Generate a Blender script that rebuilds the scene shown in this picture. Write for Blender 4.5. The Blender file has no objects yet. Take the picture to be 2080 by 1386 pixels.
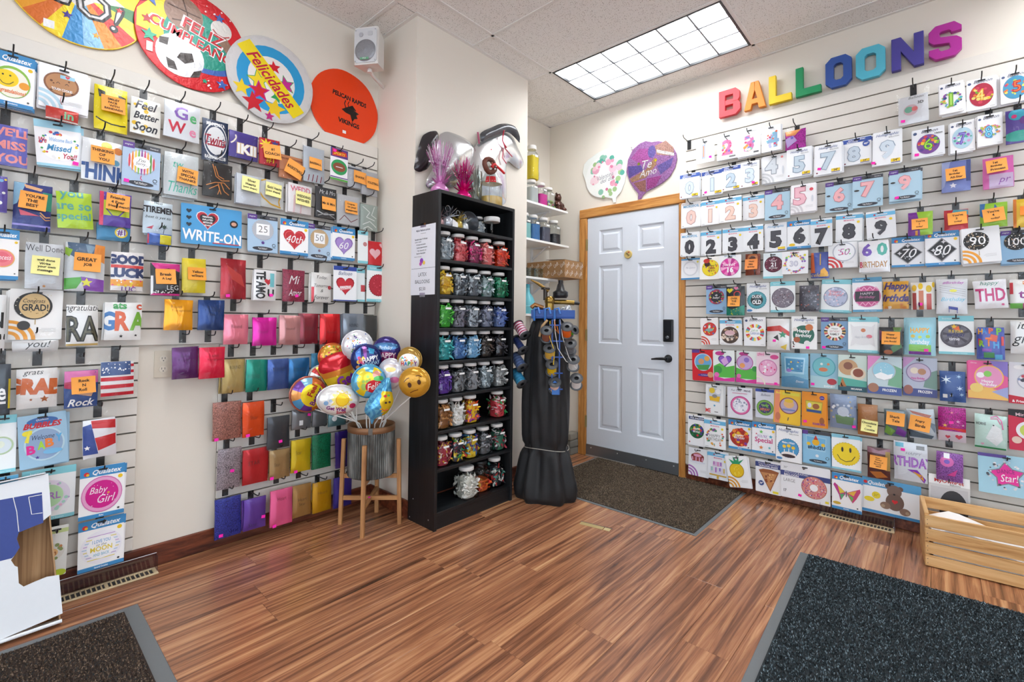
import bpy, math, random
from mathutils import Vector, Matrix
from mathutils.geometry import delaunay_2d_cdt, tessellate_polygon
random.seed(7)
sc = bpy.context.scene
COL = sc.collection

# ------------------------------------------------------------------ camera, world, exposure
cam_d = bpy.data.cameras.new('camera'); cam = bpy.data.objects.new('camera', cam_d); COL.objects.link(cam)
cam_d.sensor_width = 36; cam_d.lens = 16.6765; cam_d.shift_x = 0.00779; cam_d.shift_y = -0.03378
cam_d.clip_start = 0.02
_rt = Vector((0.67820246, -0.73479489, 0.01085753)); _up = Vector((-0.02766132, -0.01076114, 0.99955943)); _fw = Vector((0.73435432, 0.678204, 0.02762363))
cam.matrix_world = Matrix(((_rt.x, _up.x, -_fw.x, 0), (_rt.y, _up.y, -_fw.y, 0), (_rt.z, _up.z, -_fw.z, 1.1558), (0, 0, 0, 1)))
sc.camera = cam
sc.view_settings.view_transform = 'Standard'; sc.view_settings.look = 'None'
sc.view_settings.exposure = 0.45; sc.view_settings.gamma = 1.0; sc.view_settings.use_curve_mapping = False
world = bpy.data.worlds.new('world'); sc.world = world; world.use_nodes = True
world.node_tree.nodes['Background'].inputs[0].default_value = (0.8, 0.85, 1, 1)
world.node_tree.nodes['Background'].inputs[1].default_value = 3.6
sc.cycles.transparent_max_bounces = 12; sc.cycles.max_bounces = 6
sc.cycles.diffuse_bounces = 4; sc.cycles.glossy_bounces = 2; sc.cycles.adaptive_threshold = 0.045
LAMP_POWER = 11.0      # emission strength of every ceiling fixture's diffuser

# ------------------------------------------------------------------ measures of the room (metres)
YA, XB, H = 2.69, 3.524, 2.964
PX0, PX1, PY = 1.678, 2.705, 2.277          # pillar
PITCH = 0.0777                              # slatwall groove pitch
GA, GB = 2.184, 2.507                       # first groove of the two slatwalls
XW, YW = -3.6, -4.2                         # far sides of the shop behind the camera

# ------------------------------------------------------------------ colour and material helpers
def lin(h):
    h = h.lstrip('#')
    if len(h) == 3: h = ''.join(c * 2 for c in h)
    r = []
    for i in (0, 2, 4):
        c = int(h[i:i + 2], 16) / 255
        r.append(c / 12.92 if c <= 0.04045 else ((c + 0.055) / 1.055) ** 2.4)
    return (r[0], r[1], r[2], 1.0)
MATS = {}
def nmat(name):
    m = bpy.data.materials.new(name); m.use_nodes = True
    nt = m.node_tree; b = nt.nodes['Principled BSDF']
    return m, nt, b
def N(nt, t, **kw):
    n = nt.nodes.new(t)
    for k, v in kw.items():
        if k in n.inputs: n.inputs[k].default_value = v
        else: setattr(n, k, v)
    return n
def ramp(nt, fac, stops):
    r = nt.nodes.new('ShaderNodeValToRGB'); nt.links.new(fac, r.inputs[0])
    e = r.color_ramp.elements
    while len(e) < len(stops): e.new(0.5)
    for i, (p, c) in enumerate(stops): e[i].position = p; e[i].color = lin(c)
    return r.outputs[0]
def bump(nt, b, height, strength=0.2, dist=0.002):
    n = nt.nodes.new('ShaderNodeBump'); n.inputs['Strength'].default_value = strength; n.inputs['Distance'].default_value = dist
    nt.links.new(height, n.inputs['Height']); nt.links.new(n.outputs[0], b.inputs['Normal'])
def objco(nt, scale=(1, 1, 1)):
    tc = nt.nodes.new('ShaderNodeTexCoord'); mp = nt.nodes.new('ShaderNodeMapping'); mp.inputs['Scale'].default_value = scale
    nt.links.new(tc.outputs['Object'], mp.inputs[0]); return mp.outputs[0]
def plain(col, rough=0.5, metal=0.0, var=0.04, bumps=0.05, bscale=60, coat=0.0):
    key = ('plain', col, rough, metal, var, bumps, bscale, coat)
    if key in MATS: return MATS[key]
    m, nt, b = nmat('paint_' + col)
    co = objco(nt); nz = N(nt, 'ShaderNodeTexNoise'); nz.inputs['Scale'].default_value = bscale; nz.inputs['Detail'].default_value = 3
    nt.links.new(co, nz.inputs['Vector'])
    c = lin(col); d = tuple(x * (1 - var) for x in c[:3]) + (1,)
    mx = nt.nodes.new('ShaderNodeMix'); mx.data_type = 'RGBA'; mx.inputs[6].default_value = d; mx.inputs[7].default_value = c
    nt.links.new(nz.outputs[0], mx.inputs[0]); nt.links.new(mx.outputs[2], b.inputs['Base Color'])
    b.inputs['Roughness'].default_value = rough; b.inputs['Metallic'].default_value = metal
    b.inputs['Coat Weight'].default_value = coat
    if bumps: bump(nt, b, nz.outputs[0], bumps)
    MATS[key] = m; return m
def attr_mat(name, rough, metal=0.0, bs=0, bstr=0.0, coat=0.0, glitter=False, stretch=(1, 1, 1), detail=2):
    m, nt, b = nmat(name)
    a = nt.nodes.new('ShaderNodeAttribute'); a.attribute_name = 'Col'
    out = a.outputs['Color']
    co = objco(nt, stretch)
    if glitter:
        v = N(nt, 'ShaderNodeTexVoronoi'); v.inputs['Scale'].default_value = 420; nt.links.new(co, v.inputs['Vector'])
        sp = nt.nodes.new('ShaderNodeSeparateColor'); nt.links.new(v.outputs['Color'], sp.inputs[0])
        mul = nt.nodes.new('ShaderNodeMix'); mul.data_type = 'RGBA'; mul.blend_type = 'MULTIPLY'; mul.inputs[0].default_value = 1
        g = ramp(nt, sp.outputs[0], [(0, '777'), (0.5, 'd0d0d0'), (0.9, 'fff')]); nt.links.new(g, mul.inputs[7]); nt.links.new(out, mul.inputs[6]); out = mul.outputs[2]
        bump(nt, b, sp.outputs[1], 0.5, 0.001)
    nt.links.new(out, b.inputs['Base Color'])
    b.inputs['Roughness'].default_value = rough; b.inputs['Metallic'].default_value = metal; b.inputs['Coat Weight'].default_value = coat
    if bs and not glitter:
        nz = N(nt, 'ShaderNodeTexNoise'); nz.inputs['Scale'].default_value = bs; nz.inputs['Detail'].default_value = detail; nz.inputs['Distortion'].default_value = 0.8
        nt.links.new(co, nz.inputs['Vector']); bump(nt, b, nz.outputs[0], bstr, 0.004)
    return m
M_CARD = attr_mat('printed_card', 0.42, bs=12, bstr=0.05)
M_FOIL = attr_mat('printed_foil', 0.26, metal=0.12, bs=38, bstr=0.35)
M_FOILP = attr_mat('shiny_plain_foil', 0.2, metal=0.45, bs=13, bstr=0.8, stretch=(1, 1, 0.45), detail=3)
M_GLIT = attr_mat('glitter_foil', 0.35, metal=0.3, glitter=True)
M_GRAIN = attr_mat('loose_grains', 0.6, bs=300, bstr=0.6)
M_LATEX = attr_mat('latex', 0.38, bs=60, bstr=0.1)
M_PUFF = attr_mat('inflated_foil', 0.18, metal=0.35, bs=26, bstr=0.25)
M_SILVERF = attr_mat('silver_foil', 0.2, metal=0.8, bs=16, bstr=0.35)
M_MATTE = attr_mat('matte_colour', 0.6, bs=80, bstr=0.08)

def film_mat(name, base, fres, rough=0.12, bs=30, bstr=0.6, tint='ffffff'):
    m = bpy.data.materials.new(name); m.use_nodes = True; nt = m.node_tree
    nt.nodes.remove(nt.nodes['Principled BSDF']); out = nt.nodes['Material Output']
    tr = N(nt, 'ShaderNodeBsdfTransparent'); tr.inputs[0].default_value = lin(tint)
    gl = N(nt, 'ShaderNodeBsdfGlossy'); gl.inputs['Roughness'].default_value = rough
    lw = N(nt, 'ShaderNodeLayerWeight'); lw.inputs['Blend'].default_value = 0.25
    mr = N(nt, 'ShaderNodeMapRange'); mr.inputs['To Min'].default_value = base; mr.inputs['To Max'].default_value = fres
    nt.links.new(lw.outputs['Fresnel'], mr.inputs['Value'])
    co = objco(nt, (1, 1, 0.7)); nz = N(nt, 'ShaderNodeTexNoise'); nz.inputs['Scale'].default_value = bs; nz.inputs['Detail'].default_value = 2; nz.inputs['Distortion'].default_value = 1.2
    nt.links.new(co, nz.inputs['Vector'])
    bp = N(nt, 'ShaderNodeBump'); bp.inputs['Strength'].default_value = bstr; bp.inputs['Distance'].default_value = 0.006
    nt.links.new(nz.outputs[0], bp.inputs['Height']); nt.links.new(bp.outputs[0], gl.inputs['Normal']); nt.links.new(bp.outputs[0], lw.inputs['Normal'])
    mx = N(nt, 'ShaderNodeMixShader'); nt.links.new(mr.outputs[0], mx.inputs[0]); nt.links.new(tr.outputs[0], mx.inputs[1]); nt.links.new(gl.outputs[0], mx.inputs[2])
    nt.links.new(mx.outputs[0], out.inputs[0]); return m
M_FILM = film_mat('clear_film', 0.006, 0.5, rough=0.06, bs=20, bstr=0.6)
M_JAR = film_mat('clear_plastic_jar', 0.04, 0.5, rough=0.05, bs=14, bstr=0.15, tint='f4f7f8')
M_GLASS = film_mat('thin_glass', 0.05, 0.6, rough=0.03, bs=8, bstr=0.05, tint='f2f6f4')
M_ACRYL = film_mat('clear_acrylic', 0.08, 0.5, rough=0.08, bs=8, bstr=0.05, tint='ece8f0')

def wood(name, stops, scale=(3, 40, 40), rough=0.35, bstr=0.15, rand=True, coat=0.0, contrast=0.5):
    m, nt, b = nmat(name)
    tc = nt.nodes.new('ShaderNodeTexCoord'); oi = nt.nodes.new('ShaderNodeObjectInfo')
    add = nt.nodes.new('ShaderNodeVectorMath'); add.operation = 'ADD'
    mul = nt.nodes.new('ShaderNodeVectorMath'); mul.operation = 'SCALE'; mul.inputs[3].default_value = 37 if rand else 0
    cmb = nt.nodes.new('ShaderNodeCombineXYZ')
    for i in range(3): nt.links.new(oi.outputs['Random'], cmb.inputs[i])
    nt.links.new(cmb.outputs[0], mul.inputs[0]); nt.links.new(tc.outputs['Object'], add.inputs[0]); nt.links.new(mul.outputs[0], add.inputs[1])
    mp = nt.nodes.new('ShaderNodeMapping'); mp.inputs['Scale'].default_value = scale; nt.links.new(add.outputs[0], mp.inputs[0])
    n1 = N(nt, 'ShaderNodeTexNoise'); n1.inputs['Scale'].default_value = 1.0; n1.inputs['Detail'].default_value = 8; n1.inputs['Roughness'].default_value = 0.62; n1.inputs['Distortion'].default_value = 0.9
    nt.links.new(mp.outputs[0], n1.inputs['Vector'])
    n2 = N(nt, 'ShaderNodeTexNoise'); n2.inputs['Scale'].default_value = 0.35; n2.inputs['Detail'].default_value = 3; n2.inputs['Distortion'].default_value = 1.5
    nt.links.new(mp.outputs[0], n2.inputs['Vector'])
    mx = nt.nodes.new('ShaderNodeMath'); mx.operation = 'MULTIPLY_ADD'; nt.links.new(n2.outputs[0], mx.inputs[0]); mx.inputs[1].default_value = contrast; 
    sb = nt.nodes.new('ShaderNodeMath'); sb.operation = 'SUBTRACT'; nt.links.new(n1.outputs[0], sb.inputs[0]); sb.inputs[1].default_value = contrast * 0.5
    nt.links.new(sb.outputs[0], mx.inputs[2])
    nt.links.new(ramp(nt, mx.outputs[0], stops), b.inputs['Base Color'])
    b.inputs['Roughness'].default_value = rough; b.inputs['Coat Weight'].default_value = coat; b.inputs['Coat Roughness'].default_value = 0.15
    bump(nt, b, n1.outputs[0], bstr, 0.001)
    return m
M_FLOOR = wood('laminate_floor', [(0.25, '4a2e20'), (0.4, '7a4f37'), (0.52, 'a06b4b'), (0.64, 'bd8860'), (0.8, 'd8ac7e')], (1.5, 42, 42), 0.26, 0.08, coat=0.2)
M_OAK = wood('oak_trim', [(0.3, 'a8682c'), (0.5, 'c98a45'), (0.7, 'dba35c')], (40, 40, 3), 0.4, 0.1)
M_BASE = wood('dark_baseboard', [(0.3, '3c1a10'), (0.5, '6a3420'), (0.7, '8e4f32')], (4, 30, 30), 0.35, 0.1)
M_BLACKW = wood('black_woodgrain', [(0.3, '0b0c0e'), (0.55, '17191c'), (0.8, '2c2f33')], (30, 30, 2), 0.42, 0.15)
M_BLACKH = wood('black_woodgrain_shelf', [(0.3, '0d0e10'), (0.55, '1a1c1f'), (0.8, '303337')], (2, 30, 30), 0.4, 0.1)
M_PINE = wood('pine_slats', [(0.25, 'a8743c'), (0.45, 'd0a066'), (0.7, 'e2bb84')], (3, 40, 40), 0.55, 0.1)
M_STAND = wood('stand_wood', [(0.3, '8a5c35'), (0.5, 'ad7a4a'), (0.7, 'c4935f')], (30, 30, 3), 0.55, 0.1)

# ------------------------------------------------------------------ object helpers
def link(o, parent=None):
    COL.objects.link(o)
    if parent is not None: o.parent = parent
    return o
def tag(o, label=None, cat=None, group=None, kind=None):
    if label: o['label'] = label
    if cat: o['category'] = cat
    if group: o['group'] = group
    if kind: o['kind'] = kind
    return o
def empty(name, loc=(0, 0, 0), rot=(0, 0, 0), label=None, cat=None, group=None, kind=None, parent=None):
    o = bpy.data.objects.new(name, None); link(o, parent); o.location = loc; o.rotation_euler = rot; o.empty_display_size = 0.05
    return tag(o, label, cat, group, kind)
class MB:
    def __init__(s): s.v = []; s.f = []; s.c = []; s.sm = []
    def add(s, vs, fs, col='ffffff', smooth=False):
        n = len(s.v); s.v += [tuple(v) for v in vs]; s.f += [tuple(i + n for i in f) for f in fs]; s.c += [col] * len(fs); s.sm += [smooth] * len(fs); return s
    def box(s, x0, y0, z0, x1, y1, z1, col='ffffff'):
        return s.add([(x0, y0, z0), (x1, y0, z0), (x1, y1, z0), (x0, y1, z0), (x0, y0, z1), (x1, y0, z1), (x1, y1, z1), (x0, y1, z1)],
                     [(0, 3, 2, 1), (4, 5, 6, 7), (0, 1, 5, 4), (1, 2, 6, 5), (2, 3, 7, 6), (3, 0, 4, 7)], col)
    def loft(s, rings, col='ffffff', cap=True, smooth=True, closed=True):
        n = len(rings[0]); vs = [p for r in rings for p in r]; fs = []
        for i in range(len(rings) - 1):
            for j in range(n if closed else n - 1):
                k = (j + 1) % n; fs.append((i * n + j, i * n + k, (i + 1) * n + k, (i + 1) * n + j))
        s.add(vs, fs, col, smooth)
        if cap:
            s.add(rings[0][::-1], [tuple(range(n))], col); s.add(rings[-1], [tuple(range(n))], col)
        return s
    def lathe(s, prof, n=20, c=(0, 0, 0), col='ffffff', axis=None, cap=True, smooth=True):
        M = axis_mat(axis) if axis is not None else None; rings = []
        for r, z in prof:
            ring = []
            for j in range(n):
                a = 2 * math.pi * j / n; p = Vector((r * math.cos(a), r * math.sin(a), z))
                if M: p = M @ p
                ring.append((p.x + c[0], p.y + c[1], p.z + c[2]))
            rings.append(ring)
        return s.loft(rings, col, cap, smooth)
    def tube(s, pts, r, n=6, col='ffffff', smooth=True, taper=None):
        pts = [Vector(p) for p in pts]; rings = []; prev = None
        for i, p in enumerate(pts):
            t = (pts[min(i + 1, len(pts) - 1)] - pts[max(i - 1, 0)]).normalized()
            u = t.orthogonal().normalized() if prev is None else (prev - t * prev.dot(t)).normalized()
            prev = u; w = t.cross(u); rr = r if taper is None else r * taper[i]
            rings.append([tuple(p + (u * math.cos(2 * math.pi * j / n) + w * math.sin(2 * math.pi * j / n)) * rr) for j in range(n)])
        return s.loft(rings, col, True, smooth)
    def prism(s, poly, y0, y1, col='ffffff'):
        """closed (x, z) outline extruded from y0 (front) to y1"""
        n = len(poly); tr = tessellate_polygon([[Vector((p[0], p[1], 0)) for p in poly]])
        vs = [(x, y0, z) for x, z in poly] + [(x, y1, z) for x, z in poly]
        area = sum(poly[i][0] * poly[(i + 1) % n][1] - poly[(i + 1) % n][0] * poly[i][1] for i in range(n))
        fs = []
        for t in tr:
            a, b, c = [poly[i] for i in t]; q = (b[0] - a[0]) * (c[1] - a[1]) - (c[0] - a[0]) * (b[1] - a[1])
            t = t if q > 0 else (t[0], t[2], t[1])
            fs.append(tuple(t)); fs.append((t[0] + n, t[2] + n, t[1] + n))
        for i in range(n):
            k = (i + 1) % n; fs.append((i, i + n, k + n, k) if area > 0 else (i, k, k + n, i + n))
        return s.add(vs, fs, col)
    def build(s, name, mat, parent=None, loc=None, rot=None, bevel=0, seg=2, color=False, fix=False):
        me = bpy.data.meshes.new(name); me.from_pydata(s.v, [], s.f)
        me.polygons.foreach_set('use_smooth', s.sm)
        if fix:
            import bmesh
            bm = bmesh.new(); bm.from_mesh(me); bmesh.ops.recalc_face_normals(bm, faces=bm.faces); bm.to_mesh(me); bm.free()
        if color:
            ca = me.color_attributes.new('Col', 'FLOAT_COLOR', 'CORNER'); buf = []
            cache = {}
            for p, c in zip(me.polygons, s.c):
                if c not in cache: cache[c] = lin(c)
                buf += list(cache[c]) * p.loop_total
            ca.data.foreach_set('color', buf)
        me.materials.append(mat); me.update()
        o = bpy.data.objects.new(name, me); link(o, parent)
        if loc is not None: o.location = loc
        if rot is not None: o.rotation_euler = rot
        if bevel:
            b = o.modifiers.new('bevel', 'BEVEL'); b.width = bevel; b.segments = seg; b.limit_method = 'ANGLE'; b.angle_limit = 0.7
        return o
def axis_mat(ax):
    return Vector((0, 0, 1)).rotation_difference(Vector(ax).normalized()).to_matrix()
def share(o, name, parent, loc=None, rot=None):
    c = bpy.data.objects.new(name, o.data); link(c, parent)
    if loc is not None: c.location = loc
    if rot is not None: c.rotation_euler = rot
    for m in o.modifiers:
        if m.type == 'BEVEL':
            b = c.modifiers.new('bevel', 'BEVEL'); b.width = m.width; b.segments = m.segments; b.limit_method = m.limit_method; b.angle_limit = m.angle_limit
    return c
def struct(name, mb, mat, **k):
    o = mb.build(name, mat, **k); o['kind'] = 'structure'; return o

def puffy(poly, depth, spacing, col='ffffff', colf=None, back=0.3, power=0.5):
    """an outline (x, z) blown up like a pillow: front towards -y"""
    mb = MB()
    for _ in range(2): poly = [q for i in range(len(poly)) for q in ((poly[i][0] * .8 + poly[(i + 1) % len(poly)][0] * .2, poly[i][1] * .8 + poly[(i + 1) % len(poly)][1] * .2), (poly[i][0] * .2 + poly[(i + 1) % len(poly)][0] * .8, poly[i][1] * .2 + poly[(i + 1) % len(poly)][1] * .8))]
    P = [Vector(p) for p in poly]; n = len(P)
    dens = []
    for i in range(n):
        a, b = P[i], P[(i + 1) % n]; k = max(1, int((b - a).length / spacing))
        dens += [a.lerp(b, j / k) for j in range(k)]
    def dist(q):
        d = 1e9
        for i in range(n):
            a, b = P[i], P[(i + 1) % n]; ab = b - a; t = max(0, min(1, (q - a).dot(ab) / max(ab.length_squared, 1e-12))); d = min(d, (q - a - ab * t).length)
        return d
    def inside(q):
        r = False; j = n - 1
        for i in range(n):
            if (P[i].y > q.y) != (P[j].y > q.y) and q.x < (P[j].x - P[i].x) * (q.y - P[i].y) / (P[j].y - P[i].y) + P[i].x: r = not r
            j = i
        return r
    xs = [p.x for p in P]; zs = [p.y for p in P]; pts = list(dens); x = min(xs)
    while x < max(xs):
        z = min(zs)
        while z < max(zs):
            q = Vector((x + spacing * 0.37 * ((int(z / spacing) % 2)), z))
            if inside(q) and dist(q) > spacing * 0.45: pts.append(q)
            z += spacing
        x += spacing
    m = len(dens)
    v2, e, f, _, _, _ = delaunay_2d_cdt(pts, [(i, (i + 1) % m) for i in range(m)], [list(range(m))], 1, 1e-5)
    dm = max(dist(q) for q in pts[m:]) if len(pts) > m else 1
    hh = [min(1, dist(q) / dm) ** power for q in v2]
    for sgn, k in ((-1, 1), (1, back)):
        vs = [(q.x, sgn * k * depth * h, q.y) for q, h in zip(v2, hh)]
        fs = [tuple(t) if sgn < 0 else tuple(t)[::-1] for t in f]
        mb.add(vs, fs, col, True)
        if colf and sgn < 0:
            for i in range(len(fs)):
                t = fs[i]; cx = sum(v2[j].x for j in t) / 3; cz = sum(v2[j].y for j in t) / 3; mb.c[len(mb.c) - len(fs) + i] = colf(cx, cz)
    return mb

# ------------------------------------------------------------------ flat print: shapes and lettering
TXT = {}
def _style(cu, st):
    cu.size = 1; cu.resolution_u = 2; cu.align_x = 'LEFT'
    if 'b' in st: cu.offset = 0.022
    if 'x' in st: cu.offset = 0.04
    if 'f' in st: cu.offset = 0.07
    if 'n' in st: cu.offset = -0.012
    if 'i' in st or 's' in st: cu.shear = 0.32
def warm(keys):
    obs = []
    for k in keys:
        if k in TXT: continue
        cu = bpy.data.curves.new('t', 'FONT'); cu.body = k[0]; _style(cu, k[1]); o = bpy.data.objects.new('t', cu); COL.objects.link(o); obs.append((k, o)); TXT[k] = None
    dg = bpy.context.evaluated_depsgraph_get()
    for k, o in obs:
        ev = o.evaluated_get(dg); me = ev.to_mesh(); me.calc_loop_triangles()
        vs = [(v.co.x, v.co.y) for v in me.vertices]; ts = [tuple(t.vertices) for t in me.loop_triangles]
        ev.to_mesh_clear()
        if vs:
            x0 = min(v[0] for v in vs); x1 = max(v[0] for v in vs); y0 = min(v[1] for v in vs); y1 = max(v[1] for v in vs)
            TXT[k] = ([(v[0] - (x0 + x1) / 2, v[1] - (y0 + y1) / 2) for v in vs], ts, x1 - x0, y1 - y0)
    for k, o in obs:
        cu = o.data; bpy.data.objects.remove(o); bpy.data.curves.remove(cu)
def glyphs(t, st=''):
    k = (t, st)
    if k not in TXT: warm([k])
    return TXT[k]
def circ(n=24, r=1, a0=0): return [(r * math.cos(a0 + 2 * math.pi * i / n), r * math.sin(a0 + 2 * math.pi * i / n)) for i in range(n)]
def starpts(n=5, r=1, q=0.45): return [((r if i % 2 == 0 else r * q) * math.cos(math.pi / 2 + math.pi * i / n), (r if i % 2 == 0 else r * q) * math.sin(math.pi / 2 + math.pi * i / n)) for i in range(2 * n)]
def heartpts(n=24):
    P = []
    for i in range(n):
        t = 2 * math.pi * i / n; P.append((16 * math.sin(t) ** 3 / 17, (13 * math.cos(t) - 5 * math.cos(2 * t) - 2 * math.cos(3 * t) - math.cos(4 * t) + 2.5) / 17))
    return P
class Print:
    """collects flat shapes in the unit square of a face of size w x h; y = front offset"""
    def __init__(s, w, h, front, warp=None, lim=0.02, step=0.00013, clip=False):
        s.w, s.h, s.front, s.warp, s.lim, s.step, s.clip = w, h, front, warp, lim, step, clip; s.pic = MB(); s.let = MB(); s.k = 0; s.mask = None
    def put(s, mb, tris, col):
        """tris: list of 3 (x, z) local metric points"""
        s.k += 1; off = 0.0005 + s.k * s.step
        if s.clip:
            X, Z = s.w / 2, s.h / 2; res = []
            for t in tris:
                if all(abs(p[0]) <= X and abs(p[1]) <= Z for p in t): res.append(t); continue
                poly = list(t)
                for ax, sg, lim in ((0, 1, X), (0, -1, X), (1, 1, Z), (1, -1, Z)):
                    nxt = []
                    for i in range(len(poly)):
                        a, b = poly[i - 1], poly[i]; da, db = lim - sg * a[ax], lim - sg * b[ax]
                        if (da >= 0) != (db >= 0): q = da / (da - db); nxt.append((a[0] + (b[0] - a[0]) * q, a[1] + (b[1] - a[1]) * q))
                        if db >= 0: nxt.append(b)
                    poly = nxt
                    if not poly: break
                res += [(poly[0], poly[i], poly[i + 1]) for i in range(1, len(poly) - 1)]
            tris = res
            if not tris: return
        if s.warp:
            todo = list(tris); tris = []
            while todo:
                t = todo.pop(); L = [math.dist(t[i], t[(i + 1) % 3]) for i in range(3)]; m = max(L)
                if m > s.lim and len(todo) + len(tris) < 4000:
                    i = L.index(m); a, b, c = t[i], t[(i + 1) % 3], t[(i + 2) % 3]; q = ((a[0] + b[0]) / 2, (a[1] + b[1]) / 2)
                    todo += [(a, q, c), (q, b, c)]
                else: tris.append(t)
        idx = {}; vs = []; fs = []
        for t in tris:
            if (t[1][0] - t[0][0]) * (t[2][1] - t[0][1]) - (t[2][0] - t[0][0]) * (t[1][1] - t[0][1]) < 0: t = (t[0], t[2], t[1])
            f = []
            for p in t:
                kk = (round(p[0], 6), round(p[1], 6))
                if kk not in idx:
                    idx[kk] = len(vs); y = s.front - off
                    if s.warp: y -= s.warp(p[0], p[1])
                    vs.append((p[0], y, p[1]))
                f.append(idx[kk])
            fs.append(tuple(f))
        mb.add(vs, fs, col, bool(s.warp))
    def P(s, u, v): return ((u - 0.5) * s.w, (v - 0.5) * s.h)
    def fan(s, c, pts, col):
        s.put(s.pic, [(c, pts[i], pts[(i + 1) % len(pts)]) for i in range(len(pts))], col)
    def draw(s, prims):
        w, h = s.w, s.h
        for q in prims:
            t = q[0]
            if t == 'r':
                a = s.P(q[1], q[2]); b = s.P(q[3], q[4]); s.put(s.pic, [(a, (b[0], a[1]), b), (a, b, (a[0], b[1]))], q[5])
            elif t in 'ce':
                c = s.P(q[1], q[2]); rx = q[3] * w; ry = q[3] * w if t == 'c' else q[4] * h; col = q[4] if t == 'c' else q[5]
                s.fan(c, [(c[0] + x * rx, c[1] + y * ry) for x, y in circ(28)], col)
            elif t == 'o':
                c = s.P(q[1], q[2]); a = circ(32); R, r = q[3] * w, q[4] * w; T = []
                for i in range(32):
                    k = (i + 1) % 32; A = [(c[0] + R * a[j][0], c[1] + R * a[j][1]) for j in (i, k)]; B = [(c[0] + r * a[j][0], c[1] + r * a[j][1]) for j in (i, k)]
                    T += [(A[0], A[1], B[1]), (A[0], B[1], B[0])]
                s.put(s.pic, T, q[5])
            elif t == 'q':      # quarter arc in the lower left corner
                c = s.P(q[1], q[2]); R, r = q[3] * w, q[4] * w; T = []; n = 10
                for i in range(n):
                    a0, a1 = math.pi / 2 * i / n, math.pi / 2 * (i + 1) / n; A = [(c[0] + R * math.cos(a), c[1] + R * math.sin(a)) for a in (a0, a1)]; B = [(c[0] + r * math.cos(a), c[1] + r * math.sin(a)) for a in (a0, a1)]
                    T += [(A[0], A[1], B[1]), (A[0], B[1], B[0])]
                s.put(s.pic, T, q[5])
            elif t == 'h':
                c = s.P(q[1], q[2]); r = q[3] * w; s.fan((c[0], c[1] - 0.05 * r), [(c[0] + x * r, c[1] + y * r) for x, y in heartpts()], q[4])
            elif t == 's':
                c = s.P(q[1], q[2]); r = q[3] * w; n = q[5] if len(q) > 5 else 5; a = q[6] if len(q) > 6 else 0.0; iq = q[7] if len(q) > 7 else 0.45
                ca, sa = math.cos(a), math.sin(a)
                s.fan(c, [(c[0] + (x * ca - y * sa) * r, c[1] + (x * sa + y * ca) * r) for x, y in starpts(n, 1, iq)], q[4])
            elif t == 'k':      # scalloped disc
                c = s.P(q[1], q[2]); r = q[3] * w; s.fan(c, [(c[0] + r * (1 + 0.03 * math.cos(i * math.pi)) * math.cos(2 * math.pi * i / 56), c[1] + r * (1 + 0.03 * math.cos(i * math.pi)) * math.sin(2 * math.pi * i / 56)) for i in range(56)], q[4])
            elif t == 'ray':    # pie of colours: u v r0 r1 n cols
                c = s.P(q[1], q[2]); n = q[5]; cols = q[6]; r0, r1 = q[3] * w, q[4] * w
                for i in range(n):
                    T = []
                    for j in range(3):
                        a0 = 2 * math.pi * (i + j / 3) / n; a1 = 2 * math.pi * (i + (j + 1) / 3) / n
                        A = (c[0] + r1 * math.cos(a0), c[1] + r1 * math.sin(a0)); B = (c[0] + r1 * math.cos(a1), c[1] + r1 * math.sin(a1))
                        C = (c[0] + r0 * math.cos(a0), c[1] + r0 * math.sin(a0)); D = (c[0] + r0 * math.cos(a1), c[1] + r0 * math.sin(a1))
                        T += [(A, B, D), (A, D, C)] if r0 > 0 else [(A, B, c)]
                    s.put(s.pic, T, cols[i % len(cols)]); s.k -= 1
                s.k += 1
            elif t == 'd':      # scattered dots: seed n u0 v0 u1 v1 r cols
                rn = random.Random(q[1])
                for i in range(q[2]):
                    c = s.P(rn.uniform(q[3], q[5]), rn.uniform(q[4], q[6])); r = q[7] * w * rn.uniform(0.6, 1.2)
                    s.fan(c, [(c[0] + x * r, c[1] + y * r) for x, y in circ(9)], rn.choice(q[8])); s.k -= .85
                s.k += 1
            elif t == 'dr':     # dots inside a ring: seed n u v r0 r1 r cols
                rn = random.Random(q[1])
                for i in range(q[2]):
                    a = rn.uniform(0, 6.283); R = math.sqrt(rn.uniform(q[5] ** 2, q[6] ** 2)) * w; c0 = s.P(q[3], q[4]); c = (c0[0] + R * math.cos(a), c0[1] + R * math.sin(a)); r = q[7] * w * rn.uniform(0.6, 1.2)
                    s.fan(c, [(c[0] + x * r, c[1] + y * r) for x, y in circ(9)], rn.choice(q[8])); s.k -= .85
                s.k += 1
            elif t == 'p':
                pts = [s.P(*p) for p in q[1]]; tr = tessellate_polygon([[Vector((p[0], p[1], 0)) for p in pts]])
                s.put(s.pic, [tuple(pts[i] for i in t3) for t3 in tr], q[2])
            elif t == 'l':
                pts = [s.P(*p) for p in q[1]]; r = q[2] * w / 2; T = []
                for a, b in zip(pts, pts[1:]):
                    L = max(math.dist(a, b), 1e-9); nx, nz = -(b[1] - a[1]) / L * r, (b[0] - a[0]) / L * r
                    A, B, C, D = (a[0] + nx, a[1] + nz), (b[0] + nx, b[1] + nz), (b[0] - nx, b[1] - nz), (a[0] - nx, a[1] - nz); T += [(A, B, C), (A, C, D)]
                s.put(s.pic, T, q[3])
            elif t == 't':      # text u v maxw maxh col style rot(deg)
                g = glyphs(q[1], q[7] if len(q) > 7 else '')
                if not g: continue
                vs, ts, gw, gh = g; k = q[5] * h / max(gh, 1e-6); kx = k
                if gw * k > q[4] * w: kx = max(q[4] * w / gw, 0.55 * k); k = min(k, q[4] * w / gw / 0.55) if kx > q[4] * w / gw else k; kx = min(kx, q[4] * w / gw)
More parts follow.
